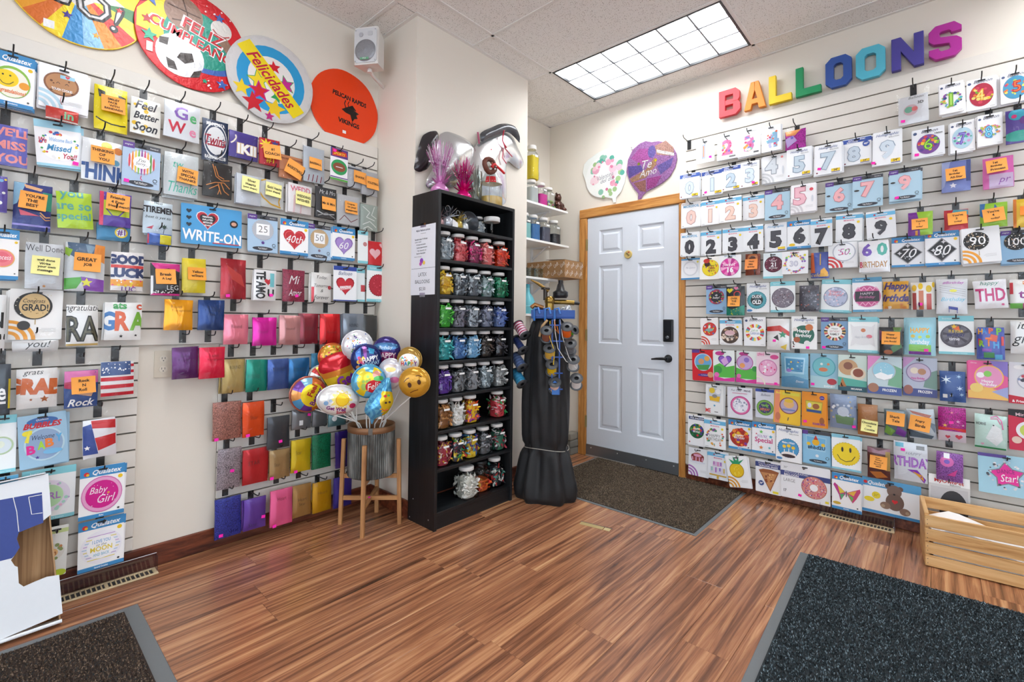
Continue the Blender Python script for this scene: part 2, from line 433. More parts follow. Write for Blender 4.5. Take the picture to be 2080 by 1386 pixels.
                a = math.radians(q[8]) if len(q) > 8 else 0; ca, sa = math.cos(a), math.sin(a); c = s.P(q[2], q[3])
                P2 = [(c[0] + x * kx * ca - y * k * sa, c[1] + x * kx * sa + y * k * ca) for x, y in vs]
                s.put(s.let, [tuple(P2[i] for i in t3) for t3 in ts], q[6])
    def build(s, parent, mat, lmat=None):
        if s.pic.f: s.pic.build('print_pattern', mat, parent, color=True)
        if s.let.f: s.let.build('lettering', lmat or mat, parent, color=True)
def texts_of(prims): return [(q[1], q[7] if len(q) > 7 else '') for q in prims if q[0] == 't']

# ------------------------------------------------------------------ templates of the printed cards
W_ = 'fbfbfb'; BL = '3d8dc6'; TE = '86cdd8'; PK = 'ff1fb4'
def Q(*m, foot='Birthday', badge=True):
    return [('r', 0, .81, 1, 1, BL), ('t', 'Qualatex', .6, .885, .66, .11, W_, 'bi'), ('c', .14, .875, .06, 'd42a30'), ('c', .165, .86, .035, 'f0c020'), ('r', 0, 0, 1, .075, BL), ('t', foot, .5, .038, .3, .035, W_, 'b')] + ([('c', .9, .75, .055, 'f2c81e')] if badge else []) + list(m) + [('c', .88, .12, .028, '444')]
def AN(*m):
    return [('r', 0, .89, 1, 1, '4a4b52'), ('r', 0, .865, .3, 1, '5f3d90'), ('t', 'anagram', .15, .93, .2, .04, W_, 'i'), ('t', 'Standard', .82, .945, .22, .03, W_), ('e', .5, .09, .34, .055, '3a3c46'), ('t', 'Foil Balloon', .5, .1, .4, .035, W_), ('t', 'Ballon metallique', .5, .07, .4, .025, W_), ('o', .87, .2, .06, .045, '333'), ('r', .82, .13, .93, .138, '333')] + list(m)
def MF(*m): return [('r', 0, .8, 1, .93, '6ebae2'), ('t', 'Qualatex', .55, .865, .4, .08, W_, 'bi'), ('c', .3, .865, .035, 'd42a30'), ('t', 'MICROFOIL', .5, .745, .42, .045, 'd8527c', 'b'), ('c', .84, .67, .055, 'f2d328')] + list(m) + [('r', .05, .04, .2, .05, '999')]
def MT(*m): return [('t', 'MICROFOIL', .5, .83, .82, .1, '62a9d4', 'b'), ('c', .06, .93, .02, 'c33'), ('r', .05, .04, .12, .06, '888')] + list(m)
def HO(*m, hdr=None, price=True):
    a = [('r', 0, .82, 1, .97, hdr), ('t', 'HOLOGRAPHIC', .5, .92, .8, .055, W_, 'b'), ('t', 'BALLOON', .35, .855, .5, .055, W_, 'b')] if hdr else [('t', 'Holographic', .5, .88, .86, .1, '8d97b8', 'bi'), ('t', 'BALLOON', .72, .8, .35, .035, '444')]
    return a + ([('r', .62, .06, .93, .15, 'f2d02a'), ('t', '34"', .78, .105, .22, .07, '333', 'b'), ('r', .62, .03, .93, .05, '4b3a86')] if price else []) + [('r', .06, .05, .12, .09, '7a2438')] + list(m)
def BU(*m, col=TE): return [('r', 0, .86, 1, 1, col), ('t', 'burton', .26, .93, .3, .05, 'e6f6f8'), ('r', 0, 0, 1, .065, col), ('t', 'burton + burton', .6, .033, .4, .03, 'e6f6f8')] + list(m)
def GR(col, *m): return [('q', 0, 0, .5, .42, col), ('q', 0, 0, .36, .28, col), ('q', 0, 0, .22, .14, col), ('r', .6, .22, .88, .228, 'ccc'), ('r', .55, .19, .88, .198, 'ccc'), ('r', .6, .16, .88, .168, 'ccc')] + list(m)
def BA(*m): return [('t', 'Balloon', .55, .9, .62, .1, '3b4468', 'i'), ('c', .1, .87, .06, '4a5a80'), ('r', .78, .05, .93, .058, '999')] + list(m)
def DG(ch, out, inn, u=.5, v=.42, w=.62, h=.6): return [('t', ch, u, v, w, h, out, 'f'), ('t', ch, u, v, w * .9, h * .93, inn, 'x')]
def SKIP(*m): return list(m)
ITEMS = []
def P(*a, **k): ITEMS.append((a, k))
def NT(text, u=.5, v=.55, s=.62, rot=0, col='f7a64c', asp=.9): return (text, u, v, s, rot, col, asp)
YN = 'f5ee9e'

# ------------------------------------------------------------------ the room
def paint_wall(name, col, bs=220, bstr=0.12):
    m, nt, b = nmat(name); co = objco(nt); n = N(nt, 'ShaderNodeTexNoise'); n.inputs['Scale'].default_value = bs; n.inputs['Detail'].default_value = 4; nt.links.new(co, n.inputs['Vector'])
    n2 = N(nt, 'ShaderNodeTexNoise'); n2.inputs['Scale'].default_value = 2.0; nt.links.new(co, n2.inputs['Vector'])
    c = lin(col); mx = nt.nodes.new('ShaderNodeMix'); mx.data_type = 'RGBA'; mx.inputs[6].default_value = tuple(x * 0.96 for x in c[:3]) + (1,); mx.inputs[7].default_value = c
    nt.links.new(n2.outputs[0], mx.inputs[0]); nt.links.new(mx.outputs[2], b.inputs['Base Color']); b.inputs['Roughness'].default_value = 0.7
    bump(nt, b, n.outputs[0], bstr, 0.001); return m
M_WALL = paint_wall('cream_wall_paint', 'e8e0d3')
M_SHELFW = plain('f2f1ee', 0.45)
struct('wall_left', MB().box(XW, YA, 0, XB + 0.1, YA + 0.1, H + 0.3), M_WALL)
struct('wall_right', MB().box(XB, YW, 0, XB + 0.1, YA, H + 0.3), M_WALL)
WB = (-3.3, 2.2, .35, 2.7)      # shop window added unseen in the back wall for fill light: y0, y1, z0, z1
WR = (-3.2, 2.4, .35, 2.7)      # shop window made up in the rear wall to let in more light: x0, x1, z0, z1
struct('wall_back', MB().box(XW - 0.1, YW, 0, XW, WB[0], H + 0.3).box(XW - 0.1, WB[1], 0, XW, YA + 0.1, H + 0.3).box(XW - 0.1, WB[0], 0, XW, WB[1], WB[2]).box(XW - 0.1, WB[0], WB[3], XW, WB[1], H + .3), M_WALL)
struct('wall_rear', MB().box(XW - 0.1, YW - 0.1, 0, WR[0], YW, H + 0.3).box(WR[1], YW - 0.1, 0, XB + 0.1, YW, H + 0.3).box(WR[0], YW - 0.1, 0, WR[1], YW, WR[2]).box(WR[0], YW - 0.1, WR[3], WR[1], YW, H + .3), M_WALL)
M_ALU = plain('3a3c40', .4, metal=.5)
for nm, along, a0, a1, fixed in (('fill_window_1', 1, WB[0], WB[1], XW - .05), ('fill_window_2', 0, WR[0], WR[1], YW - .05)):
    t = empty(nm, (0, 0, 0), kind='structure'); n = 4
    def bb(u0, u1, z0, z1, d=.025): return MB().box(fixed - d, u0, z0, fixed + d, u1, z1) if along else MB().box(u0, fixed - d, z0, u1, fixed + d, z1)
    bb(a0, a1, .35, .41).build('fill_window_frame', M_ALU, t); bb(a0, a1, 2.64, 2.7).build('fill_window_frame', M_ALU, t)
    for k in range(n + 1):
        u = a0 + (a1 - a0 - .05) * k / n; bb(u, u + .05, .41, 2.64).build('mullion', M_ALU, t)
        if k < n: bb(u + .05, a0 + (a1 - a0 - .05) * (k + 1) / n, .41, 2.64, .003).build('pane', M_GLASS, t)
    ld = bpy.data.lights.new('fill_portal', 'AREA'); ld.shape = 'RECTANGLE'; ld.size = a1 - a0; ld.size_y = 2.35; ld.cycles.is_portal = True
    lo = bpy.data.objects.new('fill_portal', ld); COL.objects.link(lo)
    if along: lo.location = (XW - .02, (a0 + a1) / 2, 1.525); lo.rotation_euler = (math.pi / 2, 0, -math.pi / 2)
    else: lo.location = ((a0 + a1) / 2, YW - .02, 1.525); lo.rotation_euler = (math.pi / 2, 0, 0)
    lo.rotation_euler = (-math.pi / 2, 0, math.pi / 2 * 3) if along else (-math.pi / 2, 0, 0)
struct('wall_pillar', MB().box(PX0, PY, 0, PX1, YA, H), M_WALL)

# floor: laminate boards laid along the left wall, each a board of its own where the photo shows it
fl = struct('floor', MB().box(XW, YW, -0.06, XB, YA, -0.007), plain('3a2418', 0.6))
PW, PL = 0.165, 1.22
rn = random.Random(3); proto = {}
row = 0; y1 = YA
while y1 > -1.35:
    y0 = y1 - PW; off = rn.uniform(0, PL); x = -0.9 - off
    while x < XB:
        a, b = max(x, -0.9), min(x + PL, XB)
        if b - a > 0.03:
            key = (round(b - a, 4), round(min(y1, YA) - y0, 4))
            if key not in proto:
                w_ = (b - a) / 2 - 0.0005; h_ = PW / 2 - 0.0005
                proto[key] = MB().box(-w_, -h_, -0.006, w_, h_, 0).build('plank', M_FLOOR, fl, ((a + b) / 2, (y0 + y1) / 2, 0), bevel=0.0008, seg=1)
            else: share(proto[key], 'plank', fl, ((a + b) / 2, (y0 + y1) / 2, 0))
        x += PL
    y1 -= PW
MB().box(XW, YW, -0.006, -0.9, YA, 0).build('plank_field', M_FLOOR, fl)['kind'] = 'stuff'
o = MB().box(-0.9, YW, -0.006, XB, y1, 0).build('plank_field', M_FLOOR, fl); o['kind'] = 'stuff'

# ceiling: lay-in tiles in a metal grid
def ceiling_tile_mat():
    m, nt, b = nmat('ceiling_tile'); co = objco(nt)
    v = N(nt, 'ShaderNodeTexVoronoi'); v.inputs['Scale'].default_value = 110; nt.links.new(co, v.inputs['Vector'])
    n = N(nt, 'ShaderNodeTexNoise'); n.inputs['Scale'].default_value = 30; n.inputs['Detail'].default_value = 3; nt.links.new(co, n.inputs['Vector'])
    ad = N(nt, 'ShaderNodeMath', operation='MULTIPLY_ADD'); nt.links.new(n.outputs[0], ad.inputs[0]); ad.inputs[1].default_value = -0.3; nt.links.new(v.outputs['Distance'], ad.inputs[2])
    nt.links.new(ramp(nt, ad.outputs[0], [(0.0, '98928b'), (0.03, '98928b'), (0.08, 'efece8'), (1, 'f3f1ee')]), b.inputs['Base Color']); b.inputs['Roughness'].default_value = 0.85
    bump(nt, b, ad.outputs[0], 0.25, 0.002); return m
M_TILE = ceiling_tile_mat(); M_GRID = plain('e9e6e2', 0.5)
GX = [3.326 - 0.602 * k for k in range(12)]; GY = [2.084 - 1.2 * k for k in range(6)]
ce = struct('ceiling', MB().box(XW, YW, H + 0.14, XB, YA, H + 0.3), plain('777777', 0.8))
FIX = [(0, 0), (4, 0), (0, 2), (4, 2), (8, 1)]     # fixture cells (column, row); all after the first are unseen, added for fill
xs = [XB] + GX + [XW]; ys = [YA] + GY + [YW]
proto = {}
def cell_tile(x0, x1, y0, y1):
    key = (round(x1 - x0, 3), round(y1 - y0, 3))
    if key[0] < 0.02 or key[1] < 0.02: return
    if key not in proto:
        w_, h_ = (x1 - x0) / 2 - 0.003, (y1 - y0) / 2 - 0.003
        proto[key] = MB().box(-w_, -h_, 0.003, w_, h_, 0.018).build('ceiling_tile', M_TILE, ce, ((x0 + x1) / 2, (y0 + y1) / 2, H))
    else: share(proto[key], 'ceiling_tile', ce, ((x0 + x1) / 2, (y0 + y1) / 2, H))
for i in range(len(xs) - 1):
    for j in range(len(ys) - 1):
        if (i - 1, j - 1) in FIX: continue
        x0, x1, y0, y1 = xs[i + 1], xs[i], ys[j + 1], ys[j]
        if x0 < PX1 and x1 > PX0 and y1 > PY:      # tiles cut around the pillar
            cell_tile(x0, x1, y0, min(y1, PY))
            if x0 < PX0: cell_tile(x0, PX0, PY, y1)
            if x1 > PX1: cell_tile(PX1, x1, PY, y1)
        else: cell_tile(x0, x1, y0, y1)
def grid_bar(x0, y0, x1, y1): MB().box(x0, y0, H - 0.002, x1, y1, H + 0.022).build('grid_bar', M_GRID, ce, bevel=0.0015, seg=1)
for gx in GX:
    if PX0 < gx < PX1: grid_bar(gx - 0.011, YW, gx + 0.011, PY)
    else: grid_bar(gx - 0.011, YW, gx + 0.011, YA)
for gy in GY: grid_bar(XW, gy - 0.011, XB, gy + 0.011)
for a in ((XW, YA - 0.022, PX0, YA), (PX0 - 0.022, PY - 0.022, PX0, YA), (PX0, PY - 0.022, PX1 + 0.022, PY), (PX1, PY, PX1 + 0.022, YA), (PX1, YA - 0.022, XB, YA), (XB - 0.022, YW, XB, YA)): MB().box(a[0], a[1], H - 0.003, a[2], a[3], H + 0.002).build('wall_angle', M_GRID, ce)

# ceiling fixtures: recessed troffers with parabolic louvres
def emit(name, col, s):
    m = bpy.data.materials.new(name); m.use_nodes = True; nt = m.node_tree; nt.nodes.remove(nt.nodes['Principled BSDF'])
    e = nt.nodes.new('ShaderNodeEmission'); e.inputs[0].default_value = col; e.inputs[1].default_value = s; nt.links.new(e.outputs[0], nt.nodes['Material Output'].inputs[0]); return m
M_LAMP = emit('lit_diffuser', (0.95, 0.975, 1.0, 1), LAMP_POWER)
M_LOUV = plain('7c8086', 0.5); M_DARK = plain('2c2e31', 0.4); M_HOUS = plain('f4f4f2', 0.5)
def fixture(i, j, label):
    x1, x0 = GX[i], GX[i + 1]; y1, y0 = GY[j], GY[j + 1]; cx, cy = (x0 + x1) / 2, (y0 + y1) / 2; w, h = (x1 - x0) / 2 - 0.012, (y1 - y0) / 2 - 0.012
    t = empty('ceiling_light', (cx, cy, H), label=label, cat='ceiling light', group='ceiling light fixtures')
    mb = MB()
    for a in ((-w, -h, -w + .012, h), (w - .012, -h, w, h), (-w + .012, -h, w - .012, -h + .012), (-w + .012, h - .012, w - .012, h)): mb.box(a[0], a[1], -.004, a[2], a[3], .012)
    mb.build('frame', M_DARK, t)
    mb = MB(); d = .105
    for a in ((-w, -h, -w + .004, h), (w - .004, -h, w, h), (-w, -h, w, -h + .004), (-w, h - .004, w, h)): mb.box(a[0], a[1], .012, a[2], a[3], d)
    mb.box(-w, -h, d, w, h, d + .01); mb.build('housing', M_HOUS, t)
    MB().box(-w + .012, -h + .012, .075, w - .012, h - .012, .08).build('diffuser', M_LAMP, t)
    for k in range(1, 3):
        x = -w + 2 * w * k / 3; MB().add([(x - .001, -h + .012, .04), (x + .001, -h + .012, .04), (x + .005, -h + .012, .003), (x - .005, -h + .012, .003), (x - .001, h - .012, .04), (x + .001, h - .012, .04), (x + .005, h - .012, .003), (x - .005, h - .012, .003)], [(0, 1, 2, 3), (7, 6, 5, 4), (0, 4, 5, 1), (1, 5, 6, 2), (2, 6, 7, 3), (3, 7, 4, 0)]).build('louver_blade', M_LOUV, t)
    for k in range(1, 6):
        y = -h + 2 * h * k / 6; MB().add([(-w + .012, y - .001, .04), (-w + .012, y + .001, .04), (-w + .012, y + .005, .004), (-w + .012, y - .005, .004), (w - .012, y - .001, .04), (w - .012, y + .001, .04), (w - .012, y + .005, .004), (w - .012, y - .005, .004)], [(0, 3, 2, 1), (4, 5, 6, 7), (0, 1, 5, 4), (1, 2, 6, 5), (2, 3, 7, 6), (3, 0, 4, 7)]).build('louver_blade', M_LOUV, t)
for k, (i, j) in enumerate(FIX):
    fixture(i, j, 'white louvred fluorescent ceiling light in the grid above the door' if k == 0 else 'added fill light, unseen louvred ceiling fixture behind the viewer')

# baseboards
def baseboard(name, x0, y0, x1, y1, h=.1):
    o = MB().box(x0, y0, 0, x1, y1, h).build(name, M_BASE, bevel=0.004); o['kind'] = 'structure'
baseboard('baseboard_left', XW, YA - .014, PX0, YA)
baseboard('baseboard_pillar', PX0 - .014, PY - .014, PX0, YA - .014)
baseboard('baseboard_pillar_front', PX0, PY - .014, PX1 + .014, PY)
baseboard('baseboard_pillar_side', PX1, PY, PX1 + .014, YA - .014)
baseboard('baseboard_alcove', PX1 + .014, YA - .014, XB, YA)
baseboard('baseboard_corner', XB - .014, 2.34, XB, YA - .014)
baseboard('baseboard_right', XB - .014, YW, XB, 1.398)

# slatwalls: every slat a board of its own on a dark backing, grooves between
M_SLAT = plain('e2dcd3', 0.5, var=.03, bumps=.03); M_GROOVE = plain('6e6860', 0.8)
def slatwall(label, wall, u0, u1, ztop, grooves, zbot):
    t = empty('slatwall', (u0, YA, zbot) if wall == 'A' else (XB, u0, zbot), (0, 0, 0) if wall == 'A' else (0, 0, -math.pi / 2), label=label, cat='slatwall')
    L = abs(u1 - u0); MB().box(0, -.006, 0, L, -.0015, ztop - zbot).build('backing', M_GROOVE, t)
    edges = [ztop] + [g for g in grooves if zbot + .02 < g < ztop - .02] + [zbot]; pr = {}
    for k in range(len(edges) - 1):
        a = edges[k] - zbot - (0.0035 if k else 0); b = edges[k + 1] - zbot + (0.0035 if k < len(edges) - 2 else 0); key = round(a - b, 4)
        if key in pr: share(pr[key], 'slat', t, (0, 0, b))
        else: pr[key] = MB().box(0, -.019, 0, L, -.006, a - b).build('slat', M_SLAT, t, (0, 0, b), bevel=.0012, seg=1)
    return t
gA = [GA - PITCH * k for k in range(0, 29)]; gB = [GB - PITCH * k for k in range(0, 34)]
slatwall('large white slatwall panel on the left wall above the outlet', 'A', -1.2, 1.672, 2.257, gA, gA[15] + .002)
slatwall('narrow white slatwall panel below, left of the outlet', 'A', -1.2, .462, gA[15] - .004, gA[16:], .108)
slatwall('white slatwall panel holding the plain foil bags by the planter', 'A', .79, 1.672, gA[15] - .004, gA[16:], .16)
slatwall('tall white slatwall covering the right wall beside the door', 'B', 1.4, -1.6, 2.582, gB, .108)

# ------------------------------------------------------------------ the packages: wall, centre along wall, centre height, width, height, kind, colour, print, label
P('A',0.0320,2.0595,0.1220,0.2050,'card',W_,Q(('e',.5,.45,.42,.3,'8fc04a'),('e',.5,.43,.38,.27,'f4f0e0'),('c',.38,.5,.27,'f6d21c'),('c',.3,.56,.025,'333'),('c',.46,.56,.025,'333'),('l',[(.22,.46),(.3,.4),(.38,.385),(.46,.4),(.54,.46)],.018,'333'),('c',.78,.42,.12,'f0a030'),('t','Congratulations!',.45,.26,.75,.1,'e87838','bi'),foot='Congratulations'),'blue header card with big yellow smiley at top left',n=3)
P('A',0.1780,2.0700,0.1460,0.1740,'card','f4f5f8',GR('b6d6e6',('e',.45,.6,.36,.27,'8a5a3c'),('e',.45,.6,.32,.24,'b98458'),('d',4,8,.2,.42,.7,.78,.03,['6a4028']),('r',.42,.74,.72,.82,'9fd0e6'),('h',.57,.78,.05,'e04858'),('t','TOUGH COOKIE!',.46,.47,.42,.06,W_,'b'),('l',[(.34,.6),(.38,.64),(.42,.6)],.012,'333'),('l',[(.52,.6),(.56,.64),(.6,.6)],.012,'333'),('l',[(.45,.31),(.43,.2),(.47,.12)],.012,'c66')),'white card with brown cookie balloon wearing a striped bandage',n=2)
P('A',0.1750,1.9580,0.0960,0.0500,'bag','c43a30',[('t','in',.7,.5,.3,.6,'7ec89a','b'),('r',.0,.0,1,.1,'e8e0d8')],'red foil bag peeping out under the cookie card')
P('A',0.3285,2.0415,0.1110,0.1910,'bag','f0dc16',[('p',[(.1,.9),(.32,.86),(.32,.74),(.14,.72)],'3a3a38'),('p',[(.7,.86),(.95,.82),(.93,.68),(.74,.72)],'3a3a38'),('l',[(.05,.26),(.2,.2),(.5,.15),(.8,.15),(.95,.17)],.045,'2e2e2c')],'yellow smile foil bag with orange note about bandages',note=NT('SMILEY|FACE|WITH|BANDAIDS',.55,.58,.72))
P('A',0.4475,2.0420,0.1090,0.1620,'bag','f4f2ea',[('d',8,10,.05,.05,.95,.95,.07,['f2c43a']),('t','Feel',.5,.8,.75,.24,'3a3a42','bs'),('t','Better',.52,.5,.85,.2,'3a3a42','bs'),('t','Soon',.5,.2,.8,.24,'3a3a42','bs')],'white foil bag lettered Feel Better Soon with yellow dots')
P('A',0.5830,2.0615,0.1400,0.1670,'bag','dfe2e6',[('t','G',.45,.72,.4,.36,'8a64b8','b'),('t','e',.8,.62,.2,.22,'5cb878','b'),('t','W',.35,.3,.5,.32,'cc2f45','b'),('t','e',.8,.22,.2,.2,'ee8fb0','b')],'silver foil bag with purple G and red W')
P('A',0.7285,2.0180,0.1130,0.2020,'bag','2a3854',[('e',.5,.5,.46,.44,'e8e8ea'),('e',.5,.5,.43,.4,'33405c'),('e',.5,.5,.38,.34,'eeeef0'),('t','Twins',.5,.5,.82,.26,'a3243c','bs'),('r',.18,.36,.8,.4,'a3243c'),('t','MINNESOTA',.5,.9,.7,.09,W_,'b'),('t','BASEBALL CLUB',.5,.09,.8,.08,W_,'b')],'navy bag with round baseball club crest')
P('A',0.8530,2.0260,0.1340,0.1340,'bag','4b3c8c',[('t','IKII',.6,.36,1.0,.42,'e8c890','f'),('t','IKII',.6,.36,.96,.38,W_,'x'),('l',[(.05,.5),(.14,.58),(.22,.72),(.2,.84)],.05,'f0e6d8')],'purple foil bag with bold white team letters')
P('A',0.9760,2.0235,0.1020,0.1390,'bag','b82030',[('s',.3,.75,.35,'f0d028',8),('s',.75,.82,.25,'3a4a90',7),('t','#1',.5,.2,.6,.25,'f2d030','b')],'red and yellow bag with orange coach note',note=NT('#1|COACH',.55,.5,.85,4))
P('A',1.0980,1.9765,0.1280,0.1270,'bag','c8835a',[('r',0,.8,1,.88,'9c6040'),('r',0,.3,1,.34,'a86c48')],'brown basketball bag with tilted orange note',note=NT('BASKETBALL',.6,.42,.75,-22))
P('A',1.2220,2.0185,0.1200,0.1990,'bag','b9c0c8',[('l',[(.2,.02),(.25,.2)],.04,'8a3040'),('l',[(.4,.02),(.45,.22)],.04,'8a3040'),('l',[(.6,.02),(.65,.22)],.04,'8a3040'),('l',[(.8,.02),(.85,.2)],.04,'8a3040')],'grey stitched bag with orange baseball note',note=NT('BASEBALL',.5,.52,.6,-3))
P('A',1.3685,2.0550,0.1090,0.1900,'card','f3f0f4',[('r',0,.72,1,1,'5a3a86'),('p',[(.1,.98),(.9,.92),(.95,.8),(.1,.75)],'d8402c'),('t','SPORTS',.5,.84,.7,.08,'f2d030','bi'),('e',.5,.42,.46,.24,'2e9a5a'),('e',.5,.42,.36,.14,'8a4a30'),('r',.3,.41,.7,.43,W_),('r',0,0,1,.06,'5aa84a'),('r',0,.08,1,.11,'5a3a86')],'purple and white card with football on green',st=(.2,.9))
P('A',1.5015,2.0120,0.1290,0.1300,'bag','c2c6cc',[('r',0,.84,1,.92,'555c68')],'pale grey bag with orange shark note',note=NT('SHARK',.55,.5,.65,-4))
P('A',1.5780,1.9910,0.1100,0.1480,'bag','b2b4b8',[],'grey bag at right end of the second row with orange note',note=NT('VOLLEYBALL',.58,.5,.78,-2))
P('A',0.0190,1.7950,0.1220,0.1540,'bag','6a6cc0',[('t',"WE'LL",.6,.83,.95,.22,'f59a98','x'),('t','MISS',.62,.5,.95,.22,'f59a98','x'),('t','YOU',.66,.17,.9,.22,'f59a98','x')],'violet foil bag with salmon letters at left edge')
P('A',0.1710,1.8440,0.1400,0.1820,'card','f6f7f9',[('r',0,.84,1,1,'a4d8ec'),('r',0,0,1,.06,'a4d8ec'),('e',.5,.46,.43,.31,'ffffff'),('dr',3,34,.5,.46,.33,.42,.035,['e8c820','2e9a50','3a6cc0','d84050','f0f0f0']),('t','We',.16,.56,.16,.12,'c02848','bs'),('t','Welcome Back',.55,.6,.5,.1,'a9c8ea','bs'),('t','Missed',.5,.42,.55,.14,'3f8fc0','bs'),('t','You!!',.72,.26,.3,.12,'c02848','bs')],'white card with dotted oval balloon reading We Missed You',roll=-4,st=(.82,.12),n=1)
P('A',0.3035,1.8080,0.1290,0.1760,'bag','eef0f2',[('e',.6,.88,.14,.1,'c8d858'),('c',.9,.8,.12,'e08a48'),('c',.85,.5,.1,'6aa8c8'),('t','THINK',.5,.22,1.4,.38,'3a5c98','x')],'white foil bag lettered THINK under an orange note',note=NT('THINKING|OF|YOU',.5,.62,.6))
P('A',0.4365,1.8180,0.1350,0.1940,'card','aec4de',AN(('c',.5,.58,.37,'e8e4ec'),*[('e',.18+.08*i,.58,.028,.3*math.sqrt(max(.08,1-((.18+.08*i-.5)/.37)**2)),c) for i,c in enumerate(['d04858','e8882a','e8c83a','7ab848','8a4898','d04878','e8a83a','5a9848','d04858'])],('e',.5,.57,.23,.14,W_),('t',"I'm",.5,.62,.2,.08,'333','s'),('t','Sorry...',.5,.53,.32,.09,'333','s'),('l',[(.5,.27),(.48,.2),(.53,.16)],.02,'d05')),'light blue card with striped round Sorry balloon',st=(.12,.1))
P('A',0.5915,1.8175,0.1370,0.2010,'bag','cfd5d6',[('t','tw',.4,.72,.3,.14,'56c0a8','s'),('t','Thanks',.55,.2,.85,.24,'56c0a8','s')],'silver bag with teal script and special thanks note',note=NT('WITH|SPECIAL|THANKS',.65,.48,.6,-5),n=2)
P('A',0.7400,1.8230,0.1260,0.1680,'bag','2d2b2b',[('l',[(.3,.95),(.42,.6),(.62,.5),(.9,.55)],.03,'d98a48'),('l',[(.38,.9),(.5,.62),(.7,.56)],.03,'d98a48'),('l',[(.1,.3),(.4,.42),(.7,.45),(.92,.3)],.03,'d98a48'),('l',[(.2,.2),(.5,.36),(.62,.1)],.03,'d98a48'),('l',[(.6,.42),(.72,.2),(.9,.12)],.03,'d98a48'),('l',[(.5,.4),(.56,.25),(.5,.08)],.025,'d98a48')],'black foil bag with orange line emblem')
P('A',0.8775,1.8030,0.1150,0.1500,'bag','c9ced6',[],'silver foil bag with pale yellow silver hearts note',note=NT('Silver|Hearts|(mini shape)',.52,.66,.72,-4,YN),n=1)
P('A',0.9955,1.8115,0.1310,0.1490,'bag','d2d4d2',[('l',[(.05,.5),(.2,.3),(.5,.12),(.9,.05)],.06,'d8a838'),('l',[(.1,.9),(.3,.98)],.05,'d8a838'),('l',[(.9,.5),(.8,.25),(.85,.1)],.05,'d8a838')],'silver and gold bag with pale yellow gold hearts note',note=NT('Gold Hearts|(mini shape)',.55,.62,.62,-4,YN))
P('A',1.1465,1.8105,0.1290,0.1590,'bag','ebe6e6',[('t','WEDD',.5,.82,.85,.2,'e0788c','b'),('r',.2,.0,.28,.6,'e8c8cc'),('r',.5,0,.56,.6,'e8c8cc')],'white and pink bag with pale yellow wedding note',note=NT('WEDDING|WISHES',.58,.5,.66,-3,YN),n=1)
P('A',1.2920,1.8135,0.1220,0.1710,'bag','37373a',[('t','Mr & Mrs',.55,.86,.8,.14,'d8d8da','s'),('l',[(.05,.2),(.4,.1),(.9,.15)],.05,'c8c8ca'),('l',[(.1,.05),(.5,.16),(.95,.02)],.04,'a8a8aa')],'black and silver bag with small orange note',note=NT('Mr & Mrs',.56,.46,.68,-2),n=1)
P('A',1.4460,1.8025,0.1480,0.1750,'bag','c9cacc',[('l',[(.1,.1),(.3,.3),(.6,.1),(.9,.25)],.03,'8a5a60')],'pearl grey bag with orange engagement note',note=NT('Congrats|on your|engagement',.55,.58,.55,-2),n=1)
P('A',1.5795,1.7780,0.1170,0.1600,'bag','a3aea6',[('l',[(.1,.9),(.5,.7),(.3,.5),(.8,.4)],.04,'e2e6e2'),('l',[(.8,.95),(.6,.6),(.9,.5)],.04,'dfe4df'),('l',[(.1,.2),(.5,.35),(.9,.15)],.04,'e6eae6'),('l',[(.15,.05),(.4,.15),(.7,.05)],.04,'e6eae6')],'sage green swirl patterned bag')
P('A',0.0025,1.6065,0.0590,0.1370,'bag','5a4aa0',[('d',2,12,.1,.1,.95,.95,.1,['f0d030','f4f4f0','7ab0e0'])],'violet dotted bag cut by the left edge')
P('A',0.1015,1.5760,0.1070,0.1820,'bag','26347e',[('p',[(0,1),(.3,1),(.1,.55),(0,.5)],'9ccbe8'),('r',.75,.45,1,.85,'2f9a80'),('p',[(.25,.98),(.75,.92),(.7,.86),(.3,.9)],'f0b888'),('p',[(.15,.42),(.7,.32),(.2,.3)],'e86078'),('r',0,.08,1,.12,'9a90d8'),('l',[(.7,.4),(.85,.3),(.98,.32)],.04,'e8a868'),('l',[(.7,.34),(.85,.24),(.98,.26)],.03,'e8a868')],"navy foil bag with You're the Best note",note=NT("YOU'RE|THE|BEST",.5,.62,.72,-4))
P('A',0.2240,1.5840,0.1080,0.1500,'bag','b6d834',[('t','you',.42,.88,.7,.24,'5fa8a0','b'),("t","are so",.45,.58,1.05,.17,'5fa8a0','b'),('t','special',.45,.3,1.25,.26,'5fa8a0','b')],'lime green foil bag with teal letters',roll=-3)
P('A',0.3515,1.6070,0.1050,0.1440,'bag','5c3fa0',[('r',.05,.3,.95,.75,'c8d838'),('l',[(.2,.5),(.4,.3),(.6,.3),(.8,.5)],.04,'6a4ab0'),('r',0,0,.12,1,'d83a60')],'purple and lime bag with friends forever note',note=NT('Friends|4 Ever|(Heart shaped)',.55,.7,.75,-3))
P('A',0.3515,1.5130,0.1130,0.0720,'bag','3f8cb8',[('c',.72,.5,.2,'f0d030'),('c',.72,.5,.15,'f6f6f4'),('t','#1',.72,.5,.24,.4,'7a3fa0','b')],'blue bag with number one rosette')
P('A',0.5040,1.5980,0.1080,0.1480,'bag','c9d8e2',[('t','Happy',.5,.95,.7,.08,'333','b'),('t','RETIREMENT',.5,.74,1.5,.2,'2a2a30','x'),('t','best is yet to',.5,.5,1.05,.11,'333','s'),('p',[(.1,.16),(.35,.26),(.3,.14)],'c04050'),('l',[(.7,.02),(.72,.2)],.02,'335'),('s',.72,.24,.12,'2f4a40',7)],'silver retirement bag with palm tree',n=1)
